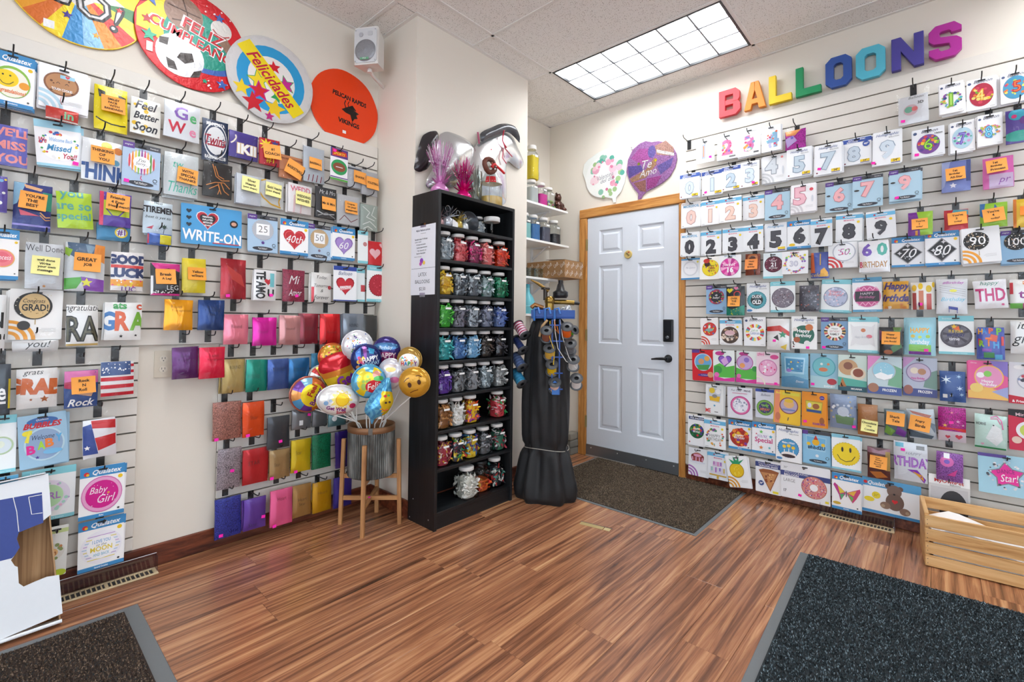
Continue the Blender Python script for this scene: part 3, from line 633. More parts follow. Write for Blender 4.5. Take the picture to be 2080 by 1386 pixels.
P('A',0.5100,1.5000,0.0900,0.0540,'bag','3d62b0',[('r',.5,.1,.98,.9,'d8cc28'),('r',0,.1,.06,.9,'c83040')],'blue and yellow bag under the retirement bag')
P('A',0.7275,1.5965,0.2630,0.1910,'card','4d9fd6',[('h',.42,.62,.2,'e8e0e4'),('h',.42,.62,.185,'b8283a'),('h',.42,.62,.14,'26222a'),('t','PERSONAL',.42,.72,.17,.045,W_,'b'),('t','INFLATED',.42,.65,.17,.045,W_,'b'),('t','MESSAGE',.42,.58,.15,.045,W_,'b'),('t','BOARD',.42,.51,.1,.045,W_,'b'),('h',.12,.82,.045,'22313e'),('h',.12,.65,.045,'22313e'),('h',.12,.48,.045,'22313e'),('c',.86,.62,.07,'22222a'),('e',.86,.62,.045,.05,'d8a088'),('t','WRITE-ON',.5,.22,.97,.28,W_,'b',-2),('r',.5,.06,.95,.085,'c04050')],'wide blue card with red heart message board')
P('A',0.9575,1.5920,0.1490,0.1920,'card','aecbe4',AN(('k',.5,.6,.36,'b8bcc4'),('r',.28,.46,.72,.76,W_),('t','25',.5,.62,.36,.18,'555','n'),('c',.5,.25,.05,'5a3a90')),'light blue card with silver framed 25',n=1)
P('A',1.1165,1.5925,0.1530,0.1890,'card',W_,Q(('h',.5,.42,.42,'c82c38'),('h',.5,.42,.36,'e86a70'),('h',.5,.42,.34,'c42a36'),('t','40th',.5,.44,.6,.22,W_,'s'),foot='Anniversary'),'white card with red heart balloon numbered 40',n=1)
P('A',1.2700,1.5880,0.1460,0.1980,'card','b4cde4',AN(('k',.5,.6,.37,'c8ab84'),('r',.28,.46,.72,.76,W_),('t','50',.5,.62,.36,.18,'666','n'),('c',.5,.25,.05,'8a7a90')),'light blue card with gold framed 50',n=1)
P('A',1.4155,1.5965,0.1450,0.1910,'card',W_,Q(('h',.5,.42,.42,'8a6cb4'),('h',.5,.42,.37,'a98ccf'),('t','60',.5,.44,.55,.22,W_,'s'),foot='Anniversary'),'white card with violet heart balloon numbered 60',n=1)
P('A',1.5350,1.5885,0.0680,0.1990,'card','eef3f4',[('r',0,.88,1,1,TE),('r',0,0,1,.08,TE),('c',.7,.6,.2,'c08080')],'narrow white and teal card beside the red heart bag')
P('A',1.6485,1.5645,0.1250,0.1490,'bag','d8222c',[('h',.35,.45,.32,'f4c0c8'),('h',.75,.82,.16,'f4c0c8')],'bright red bag with pink hearts at right end',st=(.8,.35))
P('A',0.0280,1.3825,0.0820,0.1910,'card','f7f5f3',Q(('c',.45,.42,.42,'f0b060'),('c',.45,.42,.38,'f08088'),('c',.45,.44,.25,'e86878'),('t','Princess',.45,.44,.6,.12,W_,'s'),foot=' '),'white card with pink and orange round balloon at left edge',n=1)
P('A',0.1400,1.3465,0.1080,0.1810,'bag','c9ccd0',[('t','Well Done',.5,.88,.98,.14,'2a2a30','n'),('s',.5,.06,.06,'d08a30')],'silver Well Done bag with pale yellow note',note=NT('well done|Write|your own|message',.52,.5,.74,-3,YN))
P('A',0.2620,1.3535,0.1240,0.1990,'bag','d9dcde',[('p',[(.05,1),(.75,1),(.8,.8),(.4,.62),(.1,.75)],'4a6480'),('p',[(.5,.98),(.75,.95),(.6,.7)],'7a94a8'),('p',[(.75,1),(1,.98),(1,.6),(.7,.7)],'e8903a'),('p',[(0,.9),(.18,.85),(.1,.7),(0,.75)],'9cc838'),('p',[(.0,.25),(.5,.3),(.3,.05),(0,.02)],'58b040'),('p',[(.4,.3),(1,.25),(1,.0),(.5,.02)],'8a48b0'),('s',.55,.18,.16,'e8e030')],'geometric colour bag with Great Job note',note=NT('GREAT|JOB',.55,.6,.68,-2))
P('A',0.4000,1.3470,0.1120,0.1680,'bag','e9e4e2',[('t','GOOD',.5,.8,1.3,.26,'31406e','f'),('r',.0,.58,1,.66,'d8403c'),('t','LUCK',.5,.46,1.3,.26,'31406e','f'),('r',0,.12,1,.28,'f0a030'),('d',5,14,.05,.1,.95,.28,.04,['f4d838','d83a78',W_]),('t','LUC',.55,.04,.8,.12,'7a48a0','b')],'white bag with navy and red Good Luck letters')
P('A',0.5365,1.3210,0.1090,0.1460,'bag','1f1d20',[('p',[(0,1),(1,1),(1,.75),(.6,.85),(.2,.78)],'d82a8c'),('r',0,0,.08,.6,'f0f0f0'),('r',.0,.0,1,.06,'d82a8c'),('d',6,16,.08,.08,.95,.16,.025,[W_]),('t','LEG',.75,.25,.4,.14,W_,'n')],'black and magenta bag with Break a Leg note',note=NT('Break|A Leg!',.48,.58,.7,2))
P('A',0.6545,1.3490,0.0970,0.1640,'bag','e8d21c',[],'yellow foil bag with orange stars note',note=NT('Yellow|w/Stars',.58,.55,.78,0,'f0a038',.8))
P('A',0.8220,1.3430,0.1140,0.2000,'foil','a8202c',[('p',[(.2,.85),(.8,.6),(.95,.3),(.4,.5)],'c43a34')],'tall dark red shiny foil bag',st=(.25,.08))
P('A',0.9680,1.3210,0.1100,0.1600,'bag','f1eeee',[('t','TE AMO',.3,.5,1.3,.3,'2a2a2c','x',-90),('h',.62,.6,.18,'d8303c'),('r',.7,.45,.9,.9,'7acbd4'),('t','U',.75,.25,.3,.25,'2a2a2c','x')],'white bag with vertical black love lettering',st=(.75,.18),n=1)
P('A',1.1290,1.3295,0.1180,0.1750,'glit','b83a5c',[('t','Mi',.5,.68,.5,.26,W_,'s'),('t','Amor',.55,.28,.6,.24,W_,'s')],'crimson glitter foil bag with white script',st=(.6,.18))
P('A',1.2805,1.3285,0.1170,0.1690,'bag','e9e6e2',[('t','Today,',.5,.82,.7,.13,'333','s'),('t','Tomorrow',.52,.55,.8,.11,'333','s'),('t','&',.5,.38,.2,.1,'444','s'),('t','Forever',.5,.16,.75,.13,'333','s'),('r',0,.0,.12,.5,'d83a48'),('c',.9,.5,.1,'c83040')],'white bag with black Tomorrow script',n=1)
P('A',1.4220,1.3575,0.1480,0.2050,'card','f4f5f8',[('r',0,.88,1,1,'2f4aa0'),('t','Balloon',.5,.8,.6,.1,'3a4a80','i'),('r',0,0,1,.03,'2f4aa0'),('h',.5,.42,.42,'a81c2c'),('h',.5,.42,.37,'cc2c3a'),('p',[(.25,.42),(.75,.46),(.78,.36),(.28,.3)],'e8a0a4'),('t','AMAZING',.5,.4,.5,.08,W_,'b',4)],'white and navy card with red heart balloon')
P('A',1.5315,1.3585,0.0710,0.2050,'card','eaf2f3',[('r',0,.86,1,1,TE),('r',0,0,1,.06,TE),('r',.6,.3,1,.5,'c04048')],'narrow teal edged card between two red balloons')
P('A',1.6550,1.3720,0.1640,0.2240,'card','f2f4f4',BU(('k',.5,.46,.42,'8a1424'),('k',.5,.46,.39,'b22438'),('dr',9,24,.5,.46,.05,.33,.025,['d05060','901828'])),'white and teal card with round crimson balloon',st=(.75,.78),n=1)
P('A',0.0145,1.1225,0.0510,0.2070,'bag','eaeaea',[('t','N',.6,.55,.6,.3,'222','x'),('r',0,.2,1,.3,'222')],'white bag with black letter at left edge')
P('A',0.1240,1.1555,0.1500,0.1970,'card','f6f5f3',GR('f0a22e',('e',.44,.67,.36,.27,'24211f'),('d',3,24,.1,.5,.8,.9,.014,['e8e0c8']),('e',.46,.67,.29,.25,'dcbc84'),('d',7,14,.25,.5,.7,.85,.012,['8a6a30']),('t','Congrats',.45,.76,.42,.1,'222','s'),('t','GRAD!',.47,.64,.5,.14,'222','b'),('c',.27,.28,.12,'3a3836'),('l',[(.48,.4),(.48,.3)],.02,'b8a070')),'white card with gold and black Grad balloon',n=3)
P('A',0.1245,1.0325,0.1290,0.0430,'bag','d9d9d9',[('t','you!',.55,.6,.8,.8,'2a2a2a','s')],'white strip bag under the gold Grad card')
P('A',0.2580,1.1125,0.0980,0.1650,'bag','eeedeb',[('t','Congratulations',.5,.92,1.7,.2,'2a2a2a','s'),('t','GRAD',.48,.42,2.3,.66,'26241f','x'),('t','GRAD',.48,.42,2.2,.6,'5a5540','n'),('r',0,0,1,.05,'c8a860')],'white bag with huge black and gold Grad letters')
P('A',0.3935,1.1310,0.1270,0.1640,'bag','f2f1ef',[('t','ats',.4,.9,.6,.17,'4aa860','x'),('t','c',.92,.88,.2,.15,'d8583a','x'),('t','G',.08,.5,.4,.5,'3a78b8','x'),('t','R',.47,.5,.4,.52,'e0602c','x'),('t','A',.9,.5,.45,.5,'7ab83c','x'),('s',.45,.1,.06,'333'),('s',.85,.12,.05,'333')],'white bag with orange and green Grad letters',n=1)
P('A',0.5945,1.1610,0.1110,0.1420,'foil','f2a40c',[('t','Round',.4,.76,.36,.1,'222','n'),('t','Transparent',.58,.63,.7,.1,'222','n')],'amber foil bag marked Round Transparent')
P('A',0.7250,1.1615,0.1100,0.1450,'foil','1f3f7c',[('t','Round',.5,.76,.35,.08,'0d1a36','n'),('t','Transparent',.55,.65,.7,.09,'0d1a36','n'),('t','Blue',.5,.53,.25,.08,'0d1a36','n')],'dark blue foil bag marked Round Transparent')
P('A',0.8440,1.0915,0.1120,0.1510,'foil','ee8296',[('t','Round',.5,.6,.42,.12,'2a2024','n')],'salmon pink foil bag marked Round')
P('A',0.9780,1.0795,0.1180,0.1470,'foil','d8109c',[('t','Round',.4,.5,.4,.11,'5a0a44','n')],'magenta foil bag marked Round')
P('A',1.1025,1.0865,0.1110,0.1570,'foil','c98a8a',[('t','round',.5,.55,.4,.1,'4a2c2c','n')],'dusty rose foil bag marked Round',n=1)
P('A',1.2160,1.0925,0.1100,0.1710,'foil','8a2234',[('t','ROUND',.5,.5,.5,.1,'3a0c16','n')],'burgundy foil bag marked Round',n=1)
P('A',1.3395,1.0900,0.1210,0.1740,'foil','dc1c22',[('t','Round',.55,.4,.45,.1,'3a0608','n')],'scarlet foil bag with white tag marked Round',st=None)
P('A',1.4785,1.0890,0.1330,0.1860,'foil','8e97a3',[('t','ROUND',.5,.62,.45,.1,'1a1c20','n')],'silver foil bag marked Round',n=2)
P('A',1.6025,1.0925,0.1070,0.1590,'foil','4b4b4b',[('t','ROUND',.45,.6,.75,.1,'1c1c1c','n')],'charcoal foil bag marked Round')
P('A',0.6275,0.9370,0.1050,0.1480,'foil','5f2668',[('t','Round',.5,.72,.4,.1,'22082a','n'),('t','Transparent',.55,.58,.72,.09,'22082a','n')],'plum purple foil bag beside the outlet')
P('A',0.7340,0.9310,0.1080,0.1480,'foil','e22246',[('t','Round',.55,.74,.36,.1,'4a0a18','n'),('t','Transparent',.6,.6,.62,.09,'4a0a18','n')],'crimson pink foil bag marked Round Transparent',n=1)
P('A',0.8390,0.8580,0.1040,0.1680,'foil','b9a064',[('t','ROUND',.55,.76,.48,.1,'2a2210','n')],'champagne gold foil bag marked Round',n=2)
P('A',0.9440,0.8525,0.1020,0.1630,'foil','0f8e7a',[('t','ROUND',.35,.48,.55,.12,'053a32','n')],'teal foil bag marked Round')
P('A',1.0480,0.8530,0.1080,0.1600,'foil','3d5a9c',[('t','ROUND',.5,.66,.55,.13,'12203e','n')],'slate blue foil bag marked Round')
P('A',1.1675,0.8485,0.1150,0.1630,'foil','2f78b4',[('t','ROUND',.5,.62,.5,.12,'0d2c46','n')],'bright blue foil bag marked Round')
P('A',1.2940,0.8710,0.1180,0.1660,'foil','4aa0cc',[('t','Round',.45,.5,.45,.12,'0d3c56','n')],'sky blue foil bag half behind the balloons')
P('A',0.0315,0.8745,0.0570,0.1850,'bag','454e58',[('t','e',.6,.4,.4,.24,W_,'b'),('r',0,.2,.8,.25,W_),('r',.9,.1,1,.7,'e0c83a')],'slate bag with white letters at left edge')
P('A',0.1335,0.8660,0.1150,0.1540,'bag','ece9e6',[('t','grats',.4,.88,.6,.14,'4a4a4a','s'),('t','GRAD',.45,.55,1.5,.42,'d0662c','f',-4),('s',.68,.22,.12,'a85a2a'),('s',.35,.22,.05,'a85a2a'),('c',.95,.6,.14,'d8703a')],'white bag with orange Grad letters and brown stars',n=1)
P('A',0.2630,0.8510,0.1040,0.1500,'bag','33518e',[('r',0,.66,1,1,'d86aa8'),('p',[(0,.7),(.4,.75),(.3,.5),(0,.55)],'c03a5a'),('p',[(.2,.4),(.9,.5),(.8,.28)],'d8a888'),('t','Rock',.5,.14,.8,.2,W_,'bs')],'pink and blue bag with Rock N Roll note',note=NT('Rock|N|Roll',.55,.62,.72,2))
P('A',0.3770,0.8860,0.1100,0.1440,'bag','f0eeee',[('r',0,.6,.9,1,'3a5488'),('d',11,26,.04,.64,.86,.97,.025,[W_]),('r',0,.44,1,.55,'cf2436'),('r',0,.22,1,.33,'cf2436'),('r',0,.0,1,.1,'cf2436'),('r',.9,.66,1,.74,'cf2436'),('r',.9,.84,1,.92,'cf2436')],'stars and stripes flag foil bag')
P('A',0.8150,0.6380,0.1260,0.1860,'glit','c98878',[],'rose gold glitter foil bag',st=(.1,.05))
P('A',0.9335,0.6305,0.1030,0.1770,'foil','e6521c',[('t','Star',.5,.55,.36,.11,'4a1404','n')],'orange foil bag marked Star',st=(.2,.06),n=1)
P('A',1.0555,0.5450,0.1130,0.1680,'foil','45484e',[('t','Star',.3,.55,.3,.1,'16181c','n')],'graphite foil bag hanging low among the star bags',st=(.55,.22))
P('A',1.1895,0.5905,0.1050,0.1090,'foil','84868a',[('t','Star',.5,.85,.3,.12,'222','n'),('r',.35,.2,.55,.45,W_)],'grey foil bag under the yellow bubble balloon',st=(.85,.7))
P('A',1.2895,0.5845,0.0850,0.0950,'foil','6e7276',[],'dark silver foil bag under the sun balloon',n=1)
P('A',1.3890,0.5645,0.1080,0.0750,'foil','6f9aa0',[('c',.3,.6,.14,W_)],'blue grey foil bag behind the sun balloon')
P('A',0.8295,0.3975,0.1050,0.1950,'glit','b9aab2',[('t','Star',.5,.55,.4,.1,'3a3a3e','n')],'silver confetti glitter foil bag',st=(.6,.45),roll=2)
P('A',0.9495,0.3885,0.1230,0.1770,'foil','c22a30',[('t','STAR',.42,.6,.45,.12,'3e0a0c','n')],'red foil bag marked STAR',n=1)
P('A',1.0655,0.3760,0.1050,0.1520,'foil','a98a5c',[('t','Star',.35,.5,.28,.12,'2c2212','n')],'tan foil bag marked Star',st=(.08,.08),n=1)
P('A',1.1900,0.3915,0.1080,0.1770,'foil','e2c41e',[('t','Star',.35,.6,.3,.11,'3e3404','n')],'lemon yellow foil bag marked Star',st=(.2,.04))
P('A',1.3030,0.3950,0.1080,0.1900,'glit','0b8a5c',[('t','Star',.6,.52,.4,.1,'04301f','n')],'emerald green glitter foil bag')
P('A',1.4380,0.3850,0.1080,0.2120,'foil','4a2f94',[],'violet foil bag behind the metal planter',st=(.35,.06))
P('A',0.8300,0.1600,0.1160,0.1940,'glit','3a44b4',[('t','Star',.75,.14,.35,.09,'101440','n')],'royal blue glitter foil bag near the floor',st=(.2,.1))
P('A',0.9515,0.1465,0.1050,0.1570,'foil','6a44a8',[('t','Star',.4,.16,.4,.12,'1e1038','n')],'lavender purple foil bag marked Star',st=(.85,.35),n=1)
P('A',1.0800,0.1450,0.1140,0.1860,'foil','f2689c',[('t','Heart',.5,.75,.4,.1,'4a1226','n')],'candy pink foil bag marked Heart',st=(.15,.04))
P('A',1.2010,0.1405,0.1020,0.1710,'foil','b48a50',[('t','Heart',.5,.55,.45,.1,'2c2010','n'),('t','Star',.5,.4,.4,.09,'2c2010','n')],'caramel foil bag marked Heart')
P('A',1.3115,0.1370,0.1090,0.1680,'foil','cf9a10',[('t','Heart',.5,.65,.5,.1,'5a4204','n')],'deep gold foil bag marked Heart',n=1)
P('A',1.4325,0.1365,0.1090,0.1730,'foil','4a3aa4',[],'indigo foil bag by the left planter leg')
P('A',0.0480,0.6620,0.0680,0.2180,'card','f2f6f6',BU(('c',.4,.48,.5,'b8d0a8'),('c',.4,.48,.42,'dce8ee'),('c',.35,.5,.2,'e8f0e0')),'white and teal card with green round balloon at left edge')
P('A',0.1565,0.6625,0.1390,0.2050,'card','9cc0d8',[('e',.5,.86,.32,.08,'3a68a8'),('t','Qualatex',.5,.89,.26,.04,W_,'i'),('t','BUBBLES',.5,.79,.8,.11,'c4202c','xi'),('e',.52,.42,.42,.32,'b8d4e0'),('e',.52,.42,.38,.29,'8fa8c8'),('e',.18,.66,.1,.05,'e8d838'),('t','Welcome',.5,.56,.46,.09,'2a3a58','s'),('t','B',.24,.34,.18,.17,'e02a90','x'),('t','A',.45,.4,.16,.16,'a8d838','x'),('t','B',.62,.43,.18,.17,'e8803a','x'),('t','Y',.82,.5,.14,.16,'58a8d8','x'),('p',[(.12,.5),(.2,.48),(.24,.66),(.3,.7),(.22,.72)],'f0e048'),('s',.36,.18,.05,'4a3a90'),('e',.68,.26,.2,.05,'78b8e0')],'shiny blue package with Welcome Baby bubble balloon',roll=-3,n=2)
P('A',0.3245,0.6425,0.1050,0.1570,'bag','eeedf0',[('p',[(0,.85),(.25,.9),(.45,.1),(0,.1)],'36509a'),('p',[(.25,.98),(1,.95),(1,.72),(.28,.78)],'d02a30'),('p',[(.35,.52),(1,.58),(1,.3),(.45,.18)],'d02a30'),('s',.12,.28,.1,W_)],'white bag with red stripes and blue star field',roll=-2,n=1)
P('A',0.1795,0.4410,0.1550,0.2060,'card','f5f7f8',BU(('c',.5,.46,.4,'e8e0f0'),('dr',2,22,.5,.46,.3,.39,.04,['c8a8d8','e8b8d0','a8d8c8']),('c',.48,.46,.29,'b8e0b0'),('t','GIRL',.5,.46,.44,.14,'a878c0','b')),'white and teal card with pastel dotted GIRL balloon',n=1)
P('A',0.0560,0.4380,0.0720,0.2080,'card','f0f4f6',BU(col='5aa4cc'),'white card with blue header behind the torn box')
P('A',0.3395,0.4175,0.1450,0.2110,'card',W_,Q(('e',.5,.45,.46,.35,'d878b4'),('e',.5,.45,.44,.33,'eaa8d0'),('e',.5,.45,.37,.27,'d4148c'),('t','Baby',.42,.52,.4,.17,'f8e8f0','s'),('t','Girl',.6,.36,.4,.16,'f8e8f0','s'),('c',.64,.46,.03,'e8a048'),('d',5,10,.2,.25,.85,.65,.012,['f4d0e8']),foot='Baby'),'white card with magenta Baby Girl oval balloon',n=1)
P('A',0.2025,0.2070,0.0730,0.1960,'card','f1f1ec',[('r',0,.86,1,.94,'cfe09a'),('c',.45,.5,.44,'e8e4dc'),('dr',6,14,.45,.5,.28,.4,.09,['d86a78','c88a58','8a9a60','e8c8a0']),('c',.4,.48,.22,'f0c080'),('t','fun',.4,.48,.3,.1,'a85a30','b'),('e',.7,.06,.3,.07,'c4d83a')],'cream card with circle patterned balloon by torn box',roll=1)
P('A',0.3440,0.1980,0.1480,0.2040,'card',W_,Q(('e',.5,.43,.46,.33,'f4f2f8'),*[('l',[(.08+abs(i-4)*.03,.2+i*.058),(.92-abs(i-4)*.03,.2+i*.058)],.02,c) for i,c in enumerate(['e8d84a','b8a0d8','a0c8e8','e8d84a','a0c8e8','c8a0d8','a0c8e8','e8d84a','c8a0d8'])],('e',.5,.43,.32,.23,'fbfbfd'),('t','I LOVE YOU',.5,.55,.4,.07,'8fb8e0','b'),('t','to the',.5,.48,.22,.05,'777','s'),('t','MOON',.5,.4,.48,.1,'e8d048','b'),('t','AND BACK',.5,.29,.36,.06,'9cc8dc','b'),foot='General Occasion'),'white card with pastel striped Moon balloon near floor vent',n=1)
# right wall
P('B',1.2300,2.3720,0.1280,0.1640,'card','f7f7fa',[('t','1',.42,.5,.3,.62,'a8b8e0','x'),('t','1',.42,.5,.2,.5,'e8a078','n')],'white card with pastel orange number one',st=(.8,.2))
P('B',1.0875,2.3785,0.1370,0.1770,'card','f7f7fa',[('t','2',.5,.48,.55,.62,'e27aa8','x'),('d',4,16,.28,.25,.72,.75,.06,['7a6ac8','e8a050','d04878','7ac8d8']),('r',.6,.06,.9,.12,'777')],'white card with confetti star number two',n=1)
P('B',0.9440,2.3705,0.1440,0.1850,'card','f7f7fa',[('t','3',.5,.46,.5,.6,'d078b0','x'),('d',8,18,.28,.2,.72,.72,.06,['7a8ac8','e8a050','d04878','7ac8a8','f0e8f0']),('t','Holographic',.72,.9,.45,.05,'999','i'),('r',.7,.08,.92,.14,'666')],'white card with confetti star number three',n=1)
P('B',0.8085,2.3585,0.1150,0.1690,'card','f4f5f8',[('t','4',.6,.45,.6,.62,'8ab0d0','x'),('d',3,20,.3,.15,.85,.75,.06,['7ac8d8','e8704a','d04878','c8c8e8'])],'white card with confetti star number four',n=1)
P('B',0.6750,2.3250,0.1120,0.1200,'glit','d83ac0',[('p',[(0,1),(.8,1),(.5,.7),(.05,.75)],'f0a060'),('p',[(0,.6),(.4,.7),(.6,.4),(.1,.1)],'c8b0e8'),('s',.35,.6,.12,'7a70d8')],'magenta and orange glitter bag at end of top row')
P('B',0.1050,2.3455,0.1260,0.1570,'bag','dfe0e4',[('t','Balloon',.6,.92,.5,.1,'777','s'),('c',.42,.48,.24,'d8b8c0'),('c',.35,.5,.14,'7ab8a0'),('c',.55,.5,.1,'e07878'),('t','3D',.75,.7,.2,.1,'555','b')],'silver bag with crumpled red and green trimmings',st=(.15,.12))
P('B',-0.0495,2.3595,0.0950,0.1650,'card','f7f7f9',BA(('dr',1,40,.48,.44,.26,.42,.065,['7a9ad0','e8a050','8a4a98','a8c858','3a4a88','5ab0c0']),('t','1',.48,.44,.25,.45,'7ab83a','x'),('t','1',.48,.44,.16,.36,'b8e068','n')),'white card with dotted balloon numbered one',n=2)
P('B',-0.1625,2.3555,0.1110,0.1650,'card','f7f7f9',BA(('e',.5,.46,.4,.37,'b83048'),('dr',2,22,.5,.46,.15,.37,.07,['e8c838','e87838','7ab838','f0d878','d84860']),('t','4',.46,.46,.3,.38,'e8a838','x'),('t','4',.46,.46,.24,.32,'f8e088','n')),'white card with red dotted balloon numbered four',n=2)
P('B',-0.2820,2.3480,0.1040,0.1560,'card','f7f7f9',BA(('e',.5,.48,.42,.37,'4a9ac0'),('dr',3,22,.5,.48,.15,.38,.06,['e8e068','e87838','a8d868','d04878']),('t','5',.55,.5,.3,.38,'b83020','x'),('t','5',.55,.5,.24,.32,'f07848','n')),'white card with blue dotted balloon numbered five',n=2)
P('B',1.3410,2.1475,0.1440,0.1810,'card','f6f8fb',HO(*DG('0','8ba1b7','d6e3ee',v=.4,h=.55),hdr='4a68b8'),'white holographic card with silver zero',n=1)
P('B',1.1895,2.1455,0.1450,0.1790,'card','f6f8fb',HO(*DG('1','8ba1b7','d6e3ee',v=.42,h=.55,w=.4),hdr='3d58a8'),'white holographic card with silver one',st=(.2,.14),n=1)
P('B',1.0590,2.1500,0.1220,0.1720,'card','f6f8fb',HO(*DG('2','7b92a9','c4d5e2',v=.42,h=.58),hdr='3d58a8'),'white holographic card with silver two')
P('B',0.9370,2.1495,0.1160,0.1730,'card','f6f8fb',HO(*DG('3','8ba1b7','d6e3ee',v=.45,h=.58)),'white holographic card with silver three',st=(.7,.14))
P('B',0.7965,2.1635,0.1410,0.1810,'card','f6f7f9',GR('d3d5d8',*DG('4','8a94a0','d8dee4',u=.38,v=.6,w=.6,h=.6),('e',.86,.4,.04,.16,'d8dce4'),('c',.82,.88,.05,'e88')),'white card with large silver four and grey arcs',n=2)
P('B',0.6535,2.1710,0.1390,0.1820,'card','f6f8fb',HO(*DG('5','7f95aa','c8d8e4',v=.43,h=.6)),'white holographic card with silver five',n=2)
P('B',0.4990,2.1545,0.1380,0.1850,'card','f6f8fb',HO(*DG('7','7f95aa','c8d8e4',v=.43,h=.6)),'white holographic card with silver seven',st=(.18,.2),n=2)
P('B',0.3605,2.1775,0.1390,0.1590,'card','f6f8fb',HO(*DG('8','7f95aa','cddae6',u=.4,v=.4,h=.6),('c',.82,.72,.12,'3d58a8'),('t','40"',.82,.72,.16,.08,W_,'b'),hdr='3d58a8'),'white holographic card with silver eight',n=1)
P('B',0.2185,2.1595,0.1310,0.1950,'card','f6f8fb',HO(*DG('9','8ba1b7','d6e3ee',v=.44,h=.58)),'white holographic card with silver nine',st=(.02,.1),n=1)
P('B',0.0450,2.1435,0.1320,0.1570,'card','eceef3',BA(('e',.5,.44,.36,.34,'7a4a98'),('dr',5,22,.5,.44,.14,.33,.06,['e8c838','d83a48','7ab838','e87838','5a3a90']),('t','6',.5,.44,.3,.4,'4a9a3a','x'),('t','6',.5,.44,.24,.34,'a8e048','n'),('t','3 Balloon',.82,.78,.24,.06,'444','b')),'white card with purple dotted balloon numbered six',st=(.14,.12),n=1)
P('B',-0.0895,2.1475,0.0950,0.1670,'card','f7f7f9',BA(('e',.5,.46,.42,.34,'b8d8e8'),('dr',6,24,.5,.46,.12,.38,.065,['9a58b8','e8e078','5ab8a0','d8a0d0','f0f0f0']),('t','7',.5,.44,.3,.4,'5a48a8','x'),('t','7',.5,.44,.24,.34,'a090e0','n')),'white card with violet dotted balloon numbered seven',n=1)
P('B',-0.1905,2.1545,0.0910,0.1630,'card','f7f7f9',BA(('dr',7,34,.5,.46,.24,.42,.065,['e878b0','a8c858','5a9ac8','e8a050','7a5ab0']),('t','8',.45,.44,.32,.4,'2f8ac0','x'),('t','8',.45,.44,.26,.34,'8ad8f0','n')),'white card with dotted balloon numbered eight in blue',n=1)
P('B',-0.2930,2.1410,0.0960,0.1660,'bag','5c4a98',[('c',.4,.85,.3,'3aa0b8'),('c',.3,.8,.1,'d83a78'),('e',.5,.2,.6,.16,'3aa898'),('c',.85,.2,.12,'8ac838'),('c',.7,.65,.22,'6a3a88')],'purple and teal swirl foil bag at right edge')
P('B',1.3390,1.9390,0.1400,0.1840,'card','f7f7f8',MT(*DG('0','c08a80','eecdc4',v=.38,h=.6)),'white card with rose gold zero',n=1)
P('B',1.1995,1.9325,0.1250,0.1790,'card','f7f7f8',MF(*DG('1','d0a090','f4ddd2',v=.36,h=.55,w=.4)),'white card with rose gold one',n=1)
P('B',1.0610,1.9315,0.1440,0.1770,'card','f7f7f8',MF(*DG('2','d09c88','f2d2c4',v=.36,h=.56)),'white card with rose gold two')
P('B',0.9225,1.9285,0.1330,0.1690,'card','f7f7f8',MF(*DG('3','d09c88','f2d2c4',v=.36,h=.56)),'white card with rose gold three')
P('B',0.7775,1.9230,0.1450,0.1960,'card','b3d2e4',AN(*DG('4','c87a80','f0b4b8',v=.56,h=.5)),'light blue card with pink number four')
P('B',0.6295,1.9365,0.1350,0.1770,'card','f7f5f7',GR('d8d4d8',*DG('5','c88090','f0bcc8',u=.36,v=.58,w=.6,h=.66),('c',.82,.78,.075,'d84a58'),('e',.86,.45,.04,.12,'d8dce4')),'white card with pink number five and grey arcs',n=2)
P('B',0.4485,1.9195,0.1390,0.1850,'card','b3d2e4',AN(*DG('6','c87a80','f0b4b8',v=.56,h=.5),('e',.12,.55,.07,.03,'444')),'light blue card with pink number six')
P('B',0.3105,1.9255,0.1410,0.1850,'card','b3d2e4',AN(*DG('7','c87a80','f0b4b8',v=.56,h=.5),('e',.14,.55,.09,.03,'444')),'light blue card with pink number seven')
P('B',0.1440,1.9305,0.1340,0.1750,'card','b3d2e4',AN(*DG('9','c87a80','f0b4b8',v=.56,h=.5),('e',.12,.6,.08,.03,'444')),'light blue card with pink number nine',st=(.24,.1),n=2)
P('B',-0.0625,1.9410,0.1110,0.1620,'bag','7a86c4',[('p',[(0,1),(.3,1),(.1,.2),(0,.1)],'a8b4e0'),('r',.85,.3,1,1,'48568e'),('s',.4,.2,.14,'f0e8f0')],'periwinkle blue bag with first birthday star note',note=NT('1st|Birthday|All-Star',.48,.56,.68,3))
P('B',-0.2165,1.9270,0.1090,0.1580,'bag','dd6ab4',[('r',.2,0,.98,.45,'d0b8d8'),('t','pr',.7,.2,.4,.2,'8a4aa0','s')],'pink foil bag with first birthday princess note',note=NT('1st|Birthday|Princess',.45,.7,.68,4))
P('B',1.3410,1.7175,0.1360,0.1730,'card','eef0f2',MT(*DG('0','26262a','45454c',v=.38,h=.62)),'white card with black zero',n=1)
P('B',1.1980,1.7185,0.1420,0.1790,'card','eef0f2',MF(*DG('2','26262a','45454c',v=.34,h=.58)),'white card with black two',n=1)
P('B',1.0485,1.7185,0.1370,0.1770,'card','eef0f2',MF(*DG('3','26262a','45454c',v=.34,h=.58)),'white card with black three')
P('B',0.9170,1.7165,0.1200,0.1750,'card','eef0f2',MF(*DG('4','26262a','45454c',v=.36,h=.58)),'white card with black four')
